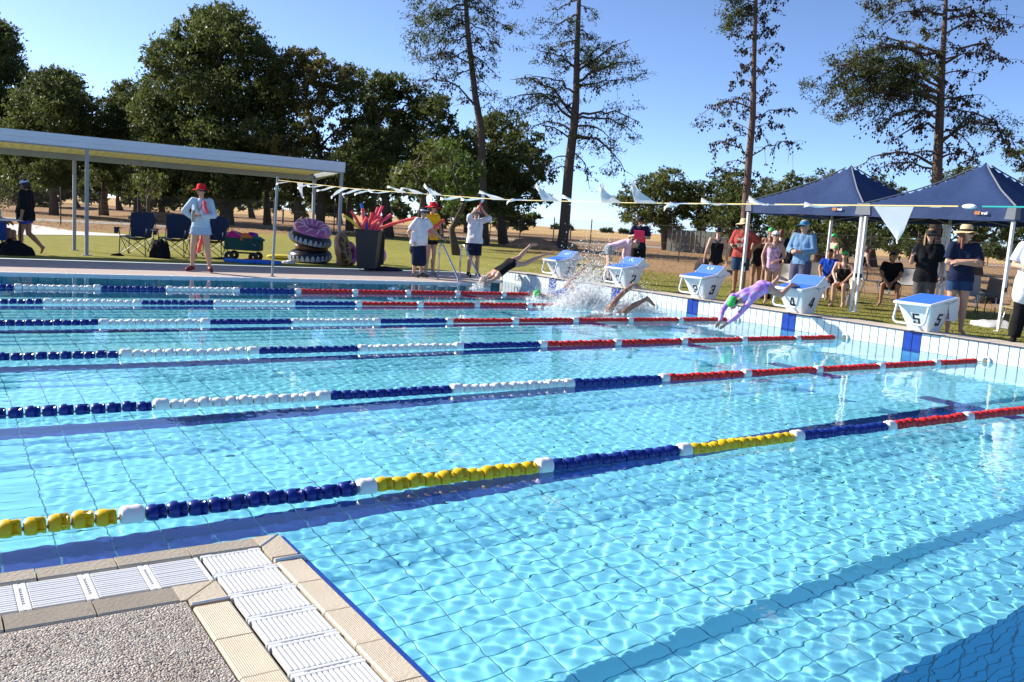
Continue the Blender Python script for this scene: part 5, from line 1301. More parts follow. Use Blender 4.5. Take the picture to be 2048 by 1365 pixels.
TIE = printed('purple_tie_dye_lycra', [(.14,.13,.62),(.36,.22,.72),(.70,.30,.70),(.55,.50,.85),(.20,.28,.75)], 6)
BLUSH = printed('blue_print_shorts', [(.01,.02,.10),(.02,.05,.5),(.03,.03,.06)], 12)
HB = mat('brown_hair', (.06,.03,.017), .55, .3, 40, .4, 120); HK = mat('black_hair', (.012,.010,.010), .5, .3, 40, .4, 120); HA = mat('auburn_hair', (.16,.055,.022), .5, .3, 40, .4, 120); HG = mat('blonde_brown_hair', (.30,.16,.06), .5, .3, 40, .4, 120); HS = mat('grey_hair', (.35,.34,.33), .6, .2, 40, .4, 120)
def Ht(P, py, off=.0): return tall(P, py)-off
ZE = .0
# --- far deck, left to right
P = gp(-14, 506); P1 = person('seated person in dark clothes half cut off by the left edge, behind the table', P, 1.62, 330, 'skintan', dict(hz=.5, knL=(-.1,.42,.5), knR=(.1,.42,.5), anL=(-.1,.42,.075), anR=(.1,.42,.075), toL=(-.1,.6,.03), toR=(.1,.6,.03), wrL=(-.15,.3,.72), wrR=(.15,.3,.72), elL=(-.24,.05,.78), elR=(.24,.05,.78)), [shirt(BLK), shorts(BLK, .8), hair(HK, .22)])
def stool(P, label, m='black'):
    t = empty('folding_stool', P, label=label, cat='stool')
    MB().bbox((-.2,-.18,.36), (.2,.18,.40), .01).build('seat', MT[m], t)
    for sx_ in (-1,1):
        for sy_ in (-1,1): MB().tube([(sx_*.17,sy_*.15,.36),(sx_*.19,sy_*.17,0)], .012, 6).build('leg', MT['darkmetal'], t)
stool(P+Vector((0,0,0)), 'dark folding stool under the person at the left edge')
P = gp(52, 508); H = Ht(P, 356, .03)
b = person('woman in black hoodie and blue white cap walking left with a phone', P, H, 150, 'skintan', dict(anR=(.07,-.34,.16), knR=(.085,-.02,.47), toR=(.08,-.30,.03), anL=(-.07,.10,.075), toL=(-.08,.28,.026), knL=(-.085,.08,.46), elR=(.23,.0,1.10), wrR=(.10,.27,1.14), hdR=(-.1,.4,.8), curlR=.7, nod=18, elL=(-.24,-.06,1.10), wrL=(-.27,-.03,.86)),
    [shirt(BLK, -.18, 1, .034, 'hoodie', long=False, over=.02), shorts(BLUSH, .42, .02), cap(CAPW, F_('blue_brim', (.02,.05,.25))), hair(HK, .08)], g=1.2)
prop(b, 'phone', MB().bbox((-.036,-.006,-.07), (.036,.006,.07), .005, M=Matrix.Translation(b.J['wrR']+b.J['hdR'].normalized()*.1) @ Matrix.Rotation(R(60), 4, 'Z')), MT['black'], 'black phone held by the woman in the hoodie', 'phone')
P = gp(400, 543); H = Ht(P, 366, .05)
b = person('woman in red wide hat, pale blue jumper and maroon clogs at the far pool edge', P, H, 235, 'skin', dict(anL=(-.19,-.02,.075), anR=(.17,-.02,.075), toL=(-.27,.11,.026), toR=(.22,.13,.026), knL=(-.145,.02,.46), knR=(.14,.02,.46), elR=(.38,-.10,1.17), wrR=(.20,-.15,1.02), hdR=(-1,-.1,.0), elL=(-.26,.0,1.11), wrL=(-.04,.22,1.10), hdL=(1,.1,.15), curlL=.8, yaw=35),
    [shirt(PBL, .0, 1, .018, 'jumper', long=True, over=.012), shorts(DNM, .36, .02), hat(REDH, .10, droop=.2), hair(HG), sunglasses, lanyard(F_('maroon_cord', (.2,.01,.02)), .62)], g=1.08, shoes=CLOG)
RED_ = b
prop(b, 'drink_bottle', MB().lathe([(0,-.12),(.034,-.12),(.036,-.11),(.036,.06),(.03,.09),(.026,.095),(.026,.12),(0,.122)], Matrix.Translation(b.J['wrL']+b.J['hdL'].normalized()*.10+b.J['fwd']*.035+Vector((0,0,-.03))), 14), mat('olive_steel_bottle', (.28,.27,.20), .35, metal=.4), 'steel drink bottle held by the woman in the red hat and pale jumper', 'bottle')
n_ = MB(); f0 = b.J['fwd']; hl_ = b.lat
n_.tube([b.tp(-.10,.98,.12), b.tp(-.13,.8,.17), b.tp(-.19,.55,.17)], .036, 12)
prop(b, 'pool_noodle', n_, MT['noodle'], 'coral pool noodle tucked under the arm of the woman in the pale jumper', 'pool noodle', 'coral pool noodles held by people')
n_ = MB().tube([b.tp(-.02,-.16,-.10), b.tp(.035,-.55,-.12), b.tp(.09,-.95,-.13)], .036, 12)
prop(b, 'pool_noodle', n_, MT['noodle'], 'coral pool noodle end showing between the legs of the woman in denim shorts', 'pool noodle', 'coral pool noodles held by people')
P = gp(834, 554); H = Ht(P, 415, -.02)
b = person('woman in white polo and navy skirt leaning to the ladder rail', P, H, 292, 'skin', dict(lean=12, side=.07, elL=(-.30,.16,1.16), wrL=(-.40,.38,.98), hdL=(-.5,.8,-.3), elR=(.33,-.04,1.08), wrR=(.30,.06,.86), knL=(-.09,.05,.46), yaw=-18, anL=(-.085,.06,.075), toL=(-.11,.23,.026)),
    [shirt(WHT, -.12, .8, .02, 'polo_shirt', over=.02), skirt(NVY, 1.25, .035, 'skirt'), hat(NVY, .045, WHT, 'cap', .09, .7), hair(HS), sunglasses], g=1.36, shoes=F_('dark_sandal', (.05,.05,.06)))
prop(b, 'clipboard', MB().bbox((-.008,-.11,-.16), (.008,.11,.16), .004, M=Matrix.Translation(b.J['wrR']+b.J['fwd']*.03-b.lat*.03+Vector((0,0,.06))) @ Matrix.Rotation(R(292), 4, 'Z')), MT['white'], 'white clipboard under the arm of the woman in the navy skirt', 'clipboard')
P = gp(858, 551); H = Ht(P, 402, .05)
b = person('woman in red wide hat, yellow polo and black shorts standing behind the white polo', P, H, 285, 'skin', dict(yaw=-10, anL=(-.13,-.02,.075), anR=(.12,.0,.075), elL=(-.25,.02,1.12), wrL=(-.12,.2,1.05), elR=(.26,-.03,1.12), wrR=(.2,.15,.98)), [shirt(YEL, -.06, .7, .018, 'polo_shirt'), shorts(BLK, .34, .018), hat(REDH, .10, droop=.25), hair(HB, .05), sunglasses], g=1.05, shoes=F_('grey_shoe', (.35,.33,.31)))
n_ = MB().tube([AT(848,452,0)*0+b.tp(-.36,.86,.02), b.tp(.0,.55,.16), b.tp(.3,.1,.05), b.tp(.42,-.12,.0)], .035, 12)
prop(b, 'pool_noodle', n_, MT['noodle'], 'coral pool noodle carried across the back of the woman in the yellow polo', 'pool noodle', 'coral pool noodles held by people')
P = gp(945, 553); H = Ht(P, 411, .06)
b = person('starter in pale striped shirt and navy shorts raising both arms to a red starting device', P, H, 262, 'skin', dict(elL=(-.27,.20,1.46), elR=(.25,.20,1.48), wrL=(-.07,.22,1.66), wrR=(.06,.22,1.68), hdL=(.25,.1,.9), hdR=(-.25,.1,.9), curlL=.8, curlR=.8, nod=4, anL=(-.12,0,.075), anR=(.12,0,.075)), [shirt(STRIPE, -.08, 1, .022, 'shirt', over=.02), shorts(NVY, .86, .024), hat(F_('grey_print_cap', (.40,.40,.44)), .05, None, 'cap', .09, .5), hair(HS), sunglasses, lanyard(BLK, .52, GRN)], g=1.16, shoes=BLK)
prop(b, 'starting_device', MB().bbox((-.022,-.02,-.08), (.022,.02,.09), .008, M=Matrix.Translation((b.J['wrL']+b.J['wrR'])/2+Vector((0,0,.06)))), MT['red'], 'red handheld starting device gripped above the head of the starter', 'starting device')
pd = MB(); Mp = Matrix.Translation((b.J['wrL']+b.J['wrR'])/2+Vector((0,0,.30))+b.J['fwd']*.0) @ Matrix.Rotation(R(262-90), 4, 'Z') @ Matrix.Rotation(R(90), 4, 'X')
for h_ in (0, 1):
    a = np.linspace(math.pi/2+h_*math.pi, 3*math.pi/2+h_*math.pi, 12); pts = [(.10*math.cos(x), .15*math.sin(x)) for x in a]
    pd.add([Mp @ Vector((x, y, .004)) for x, y in pts]+[Mp @ Vector((x, y, -.004)) for x, y in pts], [tuple(range(12)), tuple(range(12, 24))[::-1]]+[(i, i+12, (i+1) % 12+12, (i+1) % 12) for i in range(12)], h_)
pd.tube([Mp @ Vector((0,-.15,0)), Mp @ Vector((0,-.3,0))], .012, 6, 1)
prop(b, 'signal_paddle', pd, [MT['white'], MT['black']], 'oval half black, half white paddle held up by the starter', 'paddle')
# --- end lawn
def ge(px, py): return gp(px, py, .25)
P = ge(1214, 563); H = 1.5
b = person('person in pink shirt and grey denim shorts bending down behind block 2', P, H, 330, 'skinpale', dict(lean=68, anL=(-.13,-.06,.075), anR=(.13,.02,.075), toR=(.14,.19,.026), toL=(-.15,.11,.026), elL=(-.15,.42,.72), wrL=(-.07,.46,.52), elR=(.15,.46,.70), wrR=(.12,.55,.45), nod=60, hc=(0,.66,1.02)), [shirt(PNK, -.05, 1, .02, 'shirt', long=True), shorts(F_('grey_denim', (.22,.25,.29)), .38, .022), cap(F_('grey_cap', (.20,.21,.22)))], g=1.05, shoes=F_('dark_shoe', (.06,.06,.07)))
P = ge(1272, 558); H = Ht(P, 431, .03)
b = person('man in black cap and dark top writing on a pink clipboard behind block 2', P, H, 222, 'skin', dict(elL=(-.27,.02,1.13), wrL=(-.12,.26,1.15), elR=(.27,.04,1.13), wrR=(.06,.26,1.19), hdL=(.8,.4,.1), hdR=(-.7,.5,-.2), nod=14, curlR=.8), [shirt(NVY, -.12, .85, .02), shorts(BLK, .95, .03), cap(BLK), hair(HK), sunglasses], female=False, g=1.12)
prop(b, 'clipboard', MB().bbox((-.13,-.18,-.006), (.13,.18,.006), .004, M=Matrix.Translation((b.J['wrL']+b.J['wrR'])/2+b.J['fwd']*.06+Vector((0,0,-.01))) @ Matrix.Rotation(R(222-90), 4, 'Z') @ Matrix.Rotation(R(52), 4, 'X')), mat('hot_pink_plastic', (.85,.03,.22), .4), 'hot pink clipboard held by the man in the black cap', 'clipboard')
P = ge(1425, 592); H = Ht(P, 452, .01)
b = person('girl in black cross back swimsuit and black swim cap seen from behind', P, H, 50, 'skin', dict(anL=(-.11,0,.075), wrL=(-.28,.02,.87), wrR=(.27,.06,.87), elL=(-.25,-.05,1.12), elR=(.25,-.05,1.12)), [swimsuit(BLK, .84, .008, cross=True), swimcap(mat('black_latex', (.012,.012,.014), .3))], group='swimmers waiting on the lawn')
P = ge(1475, 589); H = Ht(P, 434, .05)
b = person('woman in straw sun hat, faded red shirt and dark blue shorts behind block 3', P, H, 205, 'skintan', dict(yaw=50, elL=(-.36,-.06,1.18), wrL=(-.19,.0,.97), hdL=(.6,.5,-.3), elR=(.25,.0,1.12), wrR=(.14,.22,1.08), hdR=(-.5,.7,.1)), [shirt(RST, -.06, .95, .026, 'tee_shirt', over=.02), shorts(DNB, .78, .03), hat(STR, .10, None, 'straw_hat', .10, .35), hair(HK, .06), sunglasses], g=1.12)
lf_ = MB(); q = random.Random(3)
for k_ in range(14):
    a = k_*.9+q.random(); r_ = .03+.085*((k_ % 5)/5); c = Vector((r_*math.cos(a), 0, r_*math.sin(a)*1.2)); M_ = Matrix.Translation(b.tp(.02,.56,.0)+b.fwd*.122+b.lat*c.x+Vector((0,0,c.z)))
    lf_.box((-.016,-.002,-.035), (.016,.002,.035), M=M_ @ Matrix.Rotation(R(205-90), 4, 'Z') @ Matrix.Rotation(a, 4, 'Y'))
lf_.build('shirt_print', mat('cream_print', (.60,.55,.48), .9), b.t)
prop(b, 'camera', MB().bbox((-.05,-.02,-.03), (.05,.02,.03), .008, M=Matrix.Translation(b.J['wrR']+b.J['hdR'].normalized()*.09) @ Matrix.Rotation(R(205-90), 4, 'Z')), MT['black'], 'small black timer held by the woman in the straw hat and red shirt', 'timer')
P = ge(1508, 586); H = Ht(P, 468)
person('girl in black swimsuit with tied brown hair standing behind the red shirt', P, H, 60, 'skintan', dict(), [swimsuit(BLK, .82), hair(HB, 0, bun=True)], group='swimmers waiting on the lawn')
P = ge(1530, 584); H = Ht(P, 455)
person('bare shouldered swimmer in green cap with hands on hips behind the bright swimsuit girl', P, H, 215, 'skintan', dict(elL=(-.38,-.05,1.16), wrL=(-.19,.03,.98), elR=(.38,-.05,1.16), wrR=(.19,.03,.98), hdL=(.5,.5,-.4), hdR=(-.5,.5,-.4), yaw=20), [shorts(BLK, .3, .012, 'trunks'), swimcap(GRN)], female=False, group='swimmers waiting on the lawn')
P = ge(1551, 582); H = Ht(P, 459)
person('girl with tied red brown hair facing away beside the hands on hips swimmer', P, H, 40, 'skinpale', dict(), [swimsuit(NVY, .84, cross=True), hair(HA, 0, bun=True)], group='swimmers waiting on the lawn')
P = ge(1537, 608); H = Ht(P, 462)
person('girl in bright orange and purple print swimsuit and white and green cap beside block 4', P, H, 228, 'skin', dict(elL=(-.26,.0,1.12), wrL=(-.05,.2,1.0), hdL=(.8,.3,-.2), elR=(.24,-.06,1.12), wrR=(.22,.02,.90), yaw=20, anL=(-.08,0,.075), anR=(.08,.02,.075)), [swimsuit(FLOR, .86), swimcap(printed('green_white_cap', [(.75,.78,.75),(.7,.75,.7),(.04,.45,.08)], 9), goggles=MT['eye'])], hs=1.08, group='swimmers waiting on the lawn', limb=.9)
P = ge(1577, 588); H = Ht(P, 458)
b = person('person in sunglasses and black lettered tee standing behind the blue jumper', P, H, 225, 'skin', dict(), [shirt(BLK, -.1, .7, .02, 'tee_shirt'), shorts(BLK, .8, .03), hair(HB, .16), sunglasses], g=1.05)
rt = Vector((math.cos(R(225+90)), math.sin(R(225+90)), 0)); text_mesh('ROC', .10, MT['white'], basis(rt, (0,0,1), b.fwd, b.tp(0,.72,.0)+b.fwd*.145), .002, .004, b.t, 'lettering')
P = ge(1592, 619); H = Ht(P, 438, .02)
b = person('man in blue cap, light blue jumper and slate shorts behind block 4 looking left', P, H, 195, 'skin', dict(yaw=-5, elL=(-.25,.03,1.12), wrL=(-.06,.26,1.10), elR=(.25,.03,1.12), wrR=(.07,.27,1.10), hdL=(.6,.7,.1), hdR=(-.6,.7,.1), anL=(-.12,.02,.075), anR=(.12,-.02,.075)), [shirt(BLJ, -.02, 1, .02, 'jumper', long=True, over=.01), shorts(PUR, .82, .03), cap(CAPB), hair(HS), sunglasses], female=False, g=1.05)
SIT = dict(hz=.48, knL=(-.11,.40,.50), knR=(.11,.40,.50), anL=(-.12,.36,.075), anR=(.12,.36,.075), toL=(-.14,.54,.026), toR=(.14,.54,.026), elL=(-.23,.08,.80), elR=(.23,.08,.80), wrL=(-.1,.32,.60), wrR=(.1,.32,.60))
SEAT = []
def seated(label, px, py, face, H, skin, wear, lean=8, extra={}, group='swimmers seated on the chairs', chair=None, **kw):
    P = ge(px, py); ps = dict(SIT); ps['lean'] = lean; ps.update(extra); k = H/1.7
    b = person(label, P, H, face, skin, ps, wear, group=group, **kw); SEAT.append((P, face, k, chair)); return b
# seat foot points are under the hips
seated('boy in royal blue swim shirt seated facing the pool behind block 4', 1652, 600, 200, 1.42, 'skintan', [shirt(RBL, -.02, .6, .012, 'swim_shirt'), shorts(BLK, .8, .02), hair(HK)], 6, female=False, chair=('cream', 'cream plastic chair under the boy in the royal blue swim shirt'))
seated('girl in black swimsuit and green cap with goggles seated right behind block 4', 1680, 613, 205, 1.40, 'skin', [swimsuit(BLK, .80), swimcap(GRN, goggles=MT['eye'])], 6, chair=('cream', 'cream plastic chair with a pale sticker under the girl in the black swimsuit'))
P = ge(1657, 580); H = Ht(P, 467); person('taller swimmer in green cap and goggles standing at the back, turned left', P, H, 160, 'skin', dict(), [shorts(BLK, .3, .012, 'trunks'), swimcap(GRN, goggles=MT['eye'])], female=False, group='swimmers waiting on the lawn')
P = ge(1660, 592); H = Ht(P, 492); person('small swimmer in green cap peering out between the blue swim shirt and the seated girl', P, max(1.0, H), 215, 'skin', dict(), [shorts(RBL, .3, .012, 'trunks'), swimcap(GRN)], female=False, hs=1.1, group='swimmers waiting on the lawn')
P = ge(1713, 586); H = Ht(P, 489); person('small girl with bunned hair in black swimsuit leaning on the tan chair under the gazebo', P, H, 330, 'skin', dict(lean=18, elL=(-.2,.2,1.05), wrL=(-.16,.34,.86), elR=(.2,.2,1.05), wrR=(.16,.34,.86)), [swimsuit(BLK, .84), hair(HB, 0, bun=True)], hs=1.1, group='swimmers waiting on the lawn')
b = seated('boy in black tee and dark shorts sitting bent forward with blue goggles in his hands', 1775, 612, 212, 1.50, 'skintan', [shirt(BLK, -.02, .75, .016, 'tee_shirt'), shorts(F_('dark_shorts', (.02,.025,.03)), .86, .02), hair(HK)], 20, dict(wrL=(-.05,.42,.56), wrR=(.05,.44,.54), elL=(-.22,.25,.74), elR=(.22,.25,.74), anL=(-.20,.42,.075), anR=(.16,.34,.075), toL=(-.22,.60,.026), toR=(.2,.52,.026), knL=(-.17,.43,.5), knR=(.15,.42,.5), yaw=25), female=False, chair=('greychair', 'grey plastic chair under the boy in the black tee'))
gg = MB()
c_ = (b.J['wrL']+b.J['wrR'])/2+Vector((0,0,-.06))
for a in range(3): gg.tube([c_+Vector((.02*math.cos(x+a), .02*math.sin(x+a), -.06-.05*math.sin(x))) for x in np.linspace(0, 5.5, 9)], .006, 4)
gg.ball(c_+Vector((.0,.0,-.14)), (.03,.02,.02), 8, 5); prop(b, 'goggles', gg, mat('pale_blue_silicone', (.10,.40,.62), .3), 'pale blue goggles dangling from the hands of the boy in black', 'goggles')
P = ge(1838, 655); H = Ht(P, 455, .02)
b = person('woman in black cap and black blouse holding up a timer beside block 5', P, H, 212, 'skin', dict(yaw=12, elR=(.25,.02,1.10), wrR=(.24,.24,1.22), hdR=(.0,.6,.6), curlR=.9, elL=(-.24,-.02,1.12), wrL=(-.25,.10,.90)), [shirt(BLK, -.14, .9, .024, 'blouse', over=.02), shorts(GRY, 1, .018, 'trousers', calf=.75), cap(F_('charcoal_cap', (.03,.03,.033))), hair(HG, .24), sunglasses])
prop(b, 'timer', MB().bbox((-.02,-.012,-.03), (.02,.012,.035), .006, M=Matrix.Translation(b.J['wrR']+b.J['hdR'].normalized()*.09)), MT['black'], 'small black timer raised in the hand of the woman in the black blouse', 'timer')
P = ge(1906, 667); H = Ht(P, 446, .05)
b = person('woman in straw hat with black band and navy tee, arms folded behind block 5', P, H, 222, 'skin', dict(yaw=48, elL=(-.24,.10,1.12), elR=(.24,.10,1.12), wrL=(.08,.22,1.12), wrR=(-.10,.20,1.17), hdL=(.9,.1,.1), hdR=(-.9,.0,.1), anL=(-.10,.0,.075), anR=(.10,.03,.075)), [shirt(NVY, -.05, .85, .02, 'tee_shirt', over=.015), shorts(DNB, .45, .024), hat(STR, .085, BLK, 'straw_hat', .11, .25), hair(HA, .22), sunglasses], g=1.1)
P = ge(2046, 690); H = 1.62
b = person('person in white shirt and black trousers cut off by the right edge of the frame', P, H, 200, 'skin', dict(elL=(-.25,.02,1.12), wrL=(-.1,.25,1.08), elR=(.25,.02,1.12), wrR=(.1,.26,1.1), anR=(.13,0,.075)), [shirt(WHT, -.2, .85, .026, 'shirt', over=.02), shorts(BLK, 1, .03, 'trousers', calf=.95), hair(HB)], g=1.15, shoes=BLK)
# --- divers and swimmers
GD = 'swimmers in the race'
def V3(px, py, y, dy=0): v = ONY(px, py, y); return Vector((v.x, y+dy, v.z))
y = 1.1
J = dict(shL=V3(990,553,y,-.12), shR=V3(985,550,y,.13), elL=V3(972,566,y,-.09), elR=V3(968,566,y,.09), wrL=V3(962,580,y,-.03), wrR=V3(960,580,y,.03), hpL=V3(1022,528,y,-.08), hpR=V3(1021,526,y,.08),
    knL=V3(1046,528,y,-.08), knR=V3(1042,516,y,.08), anL=V3(1083,510,y,-.07), anR=V3(1066,492,y,.10), toL=V3(1100,507,y,-.08), toR=V3(1080,490,y,.12), nb=V3(981,555,y), hc=V3(967,559,y), hu=(-.75,-.12,-.55), hf=(-.6,.0,-.8), fwd=(-.35,0,-.8), hdL=(-.8,0,-.6), hdR=(-.8,0,-.6), curlL=.05, curlR=.05)
diver('diver in black and green trimmed swimsuit and green cap entering lane 1 hands first', J, .92, 'skin', [swimsuit(BLK, .80, .008, trim=mat('lime_trim', (.30,.75,.20), .6)), swimcap(GRN)], GD, (-1.3, y, .012))
y = -5.5
J = dict(shL=V3(1490,602,y,-.11), shR=V3(1477,594,y,.11), elL=V3(1468,628,y,-.10), elR=V3(1455,622,y,.10), wrL=V3(1449,648,y,-.03), wrR=V3(1443,646,y,.04), hpL=V3(1530,577,y,-.075), hpR=V3(1527,571,y,.075),
    knL=V3(1553,590,y,-.09), knR=V3(1551,578,y,.10), anL=V3(1574,569,y,-.09), anR=V3(1569,557,y,.12), toL=V3(1590,574,y,-.10), toR=V3(1588,563,y,.13), nb=V3(1480,600,y), hc=V3(1466,606,y), hu=(-.75,-.2,.35), hf=(-.45,-.1,-.85), fwd=(-.4,-.05,-.8), hdL=(-.75,.1,-.5), hdR=(-.75,-.05,-.5), curlL=.08, curlR=.08)
bd = diver('diver in purple tie dye long sleeved swimsuit and green cap leaping off block 4', J, .86, 'skin', [shirt(TIE, -.3, 1, .010, 'swimsuit_top', long=True), swimcap(GRN, 'MA')], GD, (-1.0, y, .012), hs=1.12)
y = -1.1
J = dict(shL=(-1.72,y-.12,.02), shR=(-1.72,y+.12,.04), elL=(-1.98,y-.1,-.08), elR=(-1.96,y+.1,-.06), wrL=(-2.2,y-.03,-.16), wrR=(-2.2,y+.03,-.16), hpL=(-1.30,y-.08,.14), hpR=(-1.30,y+.08,.15), knL=(-1.08,y-.08,.34), knR=(-1.10,y+.08,.40), anL=(-.74,y-.07,.62), anR=(-.72,y+.08,.70), toL=(-.58,y-.07,.72), toR=(-.56,y+.08,.80), nb=(-1.78,y,.05), hc=(-1.95,y,.10), hu=(-.9,0,.2), hf=(-.2,0,-.95), fwd=(-.2,0,-.9), hdL=(-1,0,-.3), hdR=(-1,0,-.3), curlL=.05, curlR=.05)
diver('swimmer in green cap plunging into lane 2, legs trailing up out of the spray', J, .88, 'skintan', [swimsuit(RBL, .8, .008), swimcap(GRN)], GD, (-1.3, y, .012))
y = -3.3
J = dict(shL=(-2.35,y-.12,-.58), shR=(-2.35,y+.12,-.56), elL=(-2.55,y-.1,-.72), elR=(-2.55,y+.1,-.72), wrL=(-2.75,y-.03,-.88), wrR=(-2.75,y+.03,-.88), hpL=(-2.05,y-.08,-.16), hpR=(-2.05,y+.08,-.12), knL=(-1.64,y-.12,.10), knR=(-1.78,y+.08,.24), anL=(-1.28,y-.14,.27), anR=(-1.40,y+.10,.50), toL=(-1.10,y-.15,.16), toR=(-1.22,y+.10,.44), nb=(-2.41,y,-.62), hc=(-2.52,y,-.68), hu=(-.8,0,-.4), hf=(-.3,0,-.9), fwd=(-.4,0,-.8), hdL=(-1,0,-.5), hdR=(-1,0,-.5), curlL=.05, curlR=.05)
diver('swimmer diving under in lane 3 with only bent legs and feet above the splash', J, .92, 'skintan', [swimsuit(BLK, .8, .008)], GD, (-2.0, y, .012))
bpy.data.scenes.remove(TMP)
# ================================================================== FURNITURE AND THINGS LYING ABOUT
def shell_chair(m):
    t = empty('plastic_chair', (0,0,0))
    def sf(i, j):           # one moulded shell: j runs from seat front up the back
        u = 2*i-1
        if j < .5: s = j/.5; y = .20-.40*s; z = .42-.012*math.sin(math.pi*s)-.02*(s < .12)*(1-s/.12)+.02*u*u; w_ = .215-.01*s
        else: s = (j-.5)/.5; y = -.20-.075*s-.03*math.sin(math.pi*min(1, s*1.2)); z = .415+.36*s; w_ = .205*(1-.10*s**3); y += .05*u*u*(1-.3*s)
        if .42 < j < .6: z += .015*(1-abs(j-.5)/.1)
        return Vector((u*w_, y, z))
    b = MB(); b.grid(sf, 10, 18); n = len(b.v); b.add([tuple(Vector(v)+Vector((0,-.006,-.006))) for v in b.v], [f[::-1] for f in b.f]); b.build('seat_shell', MT[m], t, 60)
    for sx_ in (-1, 1):
        MB().tube([(sx_*.13,.13,.40),(sx_*.165,.16,.38),(sx_*.21,.235,.0)], .0105, 7).build('leg', MT['steel'], t, True)
        MB().tube([(sx_*.13,-.13,.40),(sx_*.165,-.15,.38),(sx_*.215,-.255,.0)], .0105, 7).build('leg', MT['steel'], t, True)
    MB().tube([(-.16,.14,.385),(.16,.14,.385)], .009, 6).tube([(-.16,-.14,.385),(.16,-.14,.385)], .009, 6).build('seat_frame', MT['steel'], t, True)
    return t
proto = {}
def chair(m, P, face, label, s=1.):
    if m not in proto: proto[m] = t = shell_chair(m)
    else: t = copy_tree(proto[m])
    t.location = P; t.rotation_euler = (0, 0, R(face-90)); t.scale = (s, s, s)
    tag(t, label, 'chair', 'plastic chairs under the gazebos'); return t
for P, face, k, ch in SEAT:
    f = Vector((math.cos(R(face)), math.sin(R(face)), 0)); chair(ch[0], P+f*.02, face, ch[1], k*.98)
st = None
for m, px, py, face, lb in (('cream', 1568, 604, 200, 'cream plastic chair with a white sticker, between the bright swimsuit girl and block 4'), ('cream', 1612, 592, 190, 'cream plastic chair mostly hidden behind the man in the blue jumper'), ('tanchair', 1705, 592, 330, 'tan plastic chair turned sideways beside the gazebo leg'), ('cream', 1738, 597, 300, 'pale plastic chair leaning between the tan chair and the boy in black'),
        ('greychair', 1812, 603, 200, 'grey plastic chair whose seat shows left of the woman in the black blouse'), ('cream', 1868, 608, 30, 'cream plastic chair seen between the two women behind block 5'), ('greychair', 1930, 628, 205, 'grey plastic chair to the right of the denim shorts'), ('brownchair', 1978, 630, 185, 'brown plastic chair in front of the old tyre'), ('tanchair', 2034, 668, 190, 'tan plastic chair cut off beside the black trousers')):
    c = chair(m, ge(px, py), face, lb, .96)
    if st is None: st = MB().box((-.05,-.262,.60), (.05,-.258,.68)).build('sticker', MT['white'], c)
p = ge(1695, 612); MB().lathe([(0,0),(.04,0),(.043,.01),(.043,.17),(.036,.2),(.022,.215),(.022,.25),(0,.252)], seg=14).build('drink_bottle', mat('grey_pink_bottle', (.40,.33,.32), .4), None, 40, p, 'tall grey drink bottle standing on the grass by the gazebo leg', 'bottle')
p = ge(1530, 600); lump('sports_bag', p+Vector((.25,.35,0)), (.18,.3,.16), BLK, 'black bag on the grass behind the bright swimsuit girl', 'bag', 9)
# ---- camp chairs
def camp_chair():
    t = empty('camp_chair', (0,0,0)); b = MB()
    def back(i, j):
        u = 2*i-1; return Vector((u*(.27-.03*math.cos(j*3.1)), -.20-.16*j-.05*(1-u*u), .40+.56*j+.015*math.cos(u*3)*(j > .9)))
    b.grid(back, 8, 8); b.add([tuple(Vector(v)+Vector((0,-.01,0))) for v in b.v], [f[::-1] for f in b.f]); b.build('backrest', MT['campblue'], t, True)
    b = MB(); b.grid(lambda i, j: Vector(((2*i-1)*.28, .24-.46*j, .43-.09*(1-(2*i-1)**2)*(.5+.5*math.sin(j*3.14))+.0)), 8, 6); b.add([tuple(Vector(v)+Vector((0,0,-.012))) for v in b.v], [f[::-1] for f in b.f]); b.build('seat', MT['campblue'], t, True)
    MB().tube([(-.15,-.37,.83),(0,-.395,.84),(.15,-.37,.83)], .006, 4).build('logo_strip', MT['campblue'], t)
    for sx_ in (-1, 1):
        MB().grid(lambda i, j, sx_=sx_: Vector((sx_*(.30+.10*i), -.22+.50*j, .62-.03*math.sin(3.1*j)-.02*i)), 2, 5).build('armrest', MT['campblue'], t)
        MB().lathe([(0,-.14),(.045,-.14),(.05,0),(.046,0),(.04,-.12)], Matrix.Translation((sx_*.36,.26,.61)), 10).build('cup_holder', MT['campblue'], t, True)
        MB().tube([(sx_*.30,.24,0),(sx_*.28,.25,.43),(sx_*.31,.27,.62)], .011, 6).build('leg', MT['darkmetal'], t)
        MB().tube([(sx_*.30,-.26,0),(sx_*.28,-.24,.42),(sx_*.29,-.38,.96)], .011, 6).build('leg', MT['darkmetal'], t)
    b = MB()
    for a, c in (((-.30,.24,0),(.28,.24,.42)), ((.30,.24,0),(-.28,.24,.42)), ((-.30,-.26,0),(.28,-.24,.42)), ((.30,-.26,0),(-.28,-.24,.42)), ((-.30,.24,0),(-.28,-.24,.42)), ((.30,.24,0),(.28,-.24,.42)), ((-.30,-.26,0),(-.28,.24,.42)), ((.30,-.26,0),(.28,.24,.42))): b.tube([a, c], .009, 5)
    b.build('cross_struts', MT['darkmetal'], t); return t
cc0 = camp_chair()
for i, (px, py, fc, lb) in enumerate(((277,511,236,'navy folding camp chair on the left, with a red can in its cup holder'), (352,513,240,'navy folding camp chair in the middle, half hidden by the woman in the pale jumper'), (428,516,238,'navy folding camp chair on the right, next to the wagon'))):
    t = cc0 if i == 0 else copy_tree(cc0); p = gp(px, py); t.location = p+Vector((0,.2,0)); t.rotation_euler = (0,0,R(fc-90)); tag(t, lb, 'camp chair', 'navy camp chairs at the shelter'); t.scale = (1.08,1.08,1.08)
tg = bpy.context.evaluated_depsgraph_get()
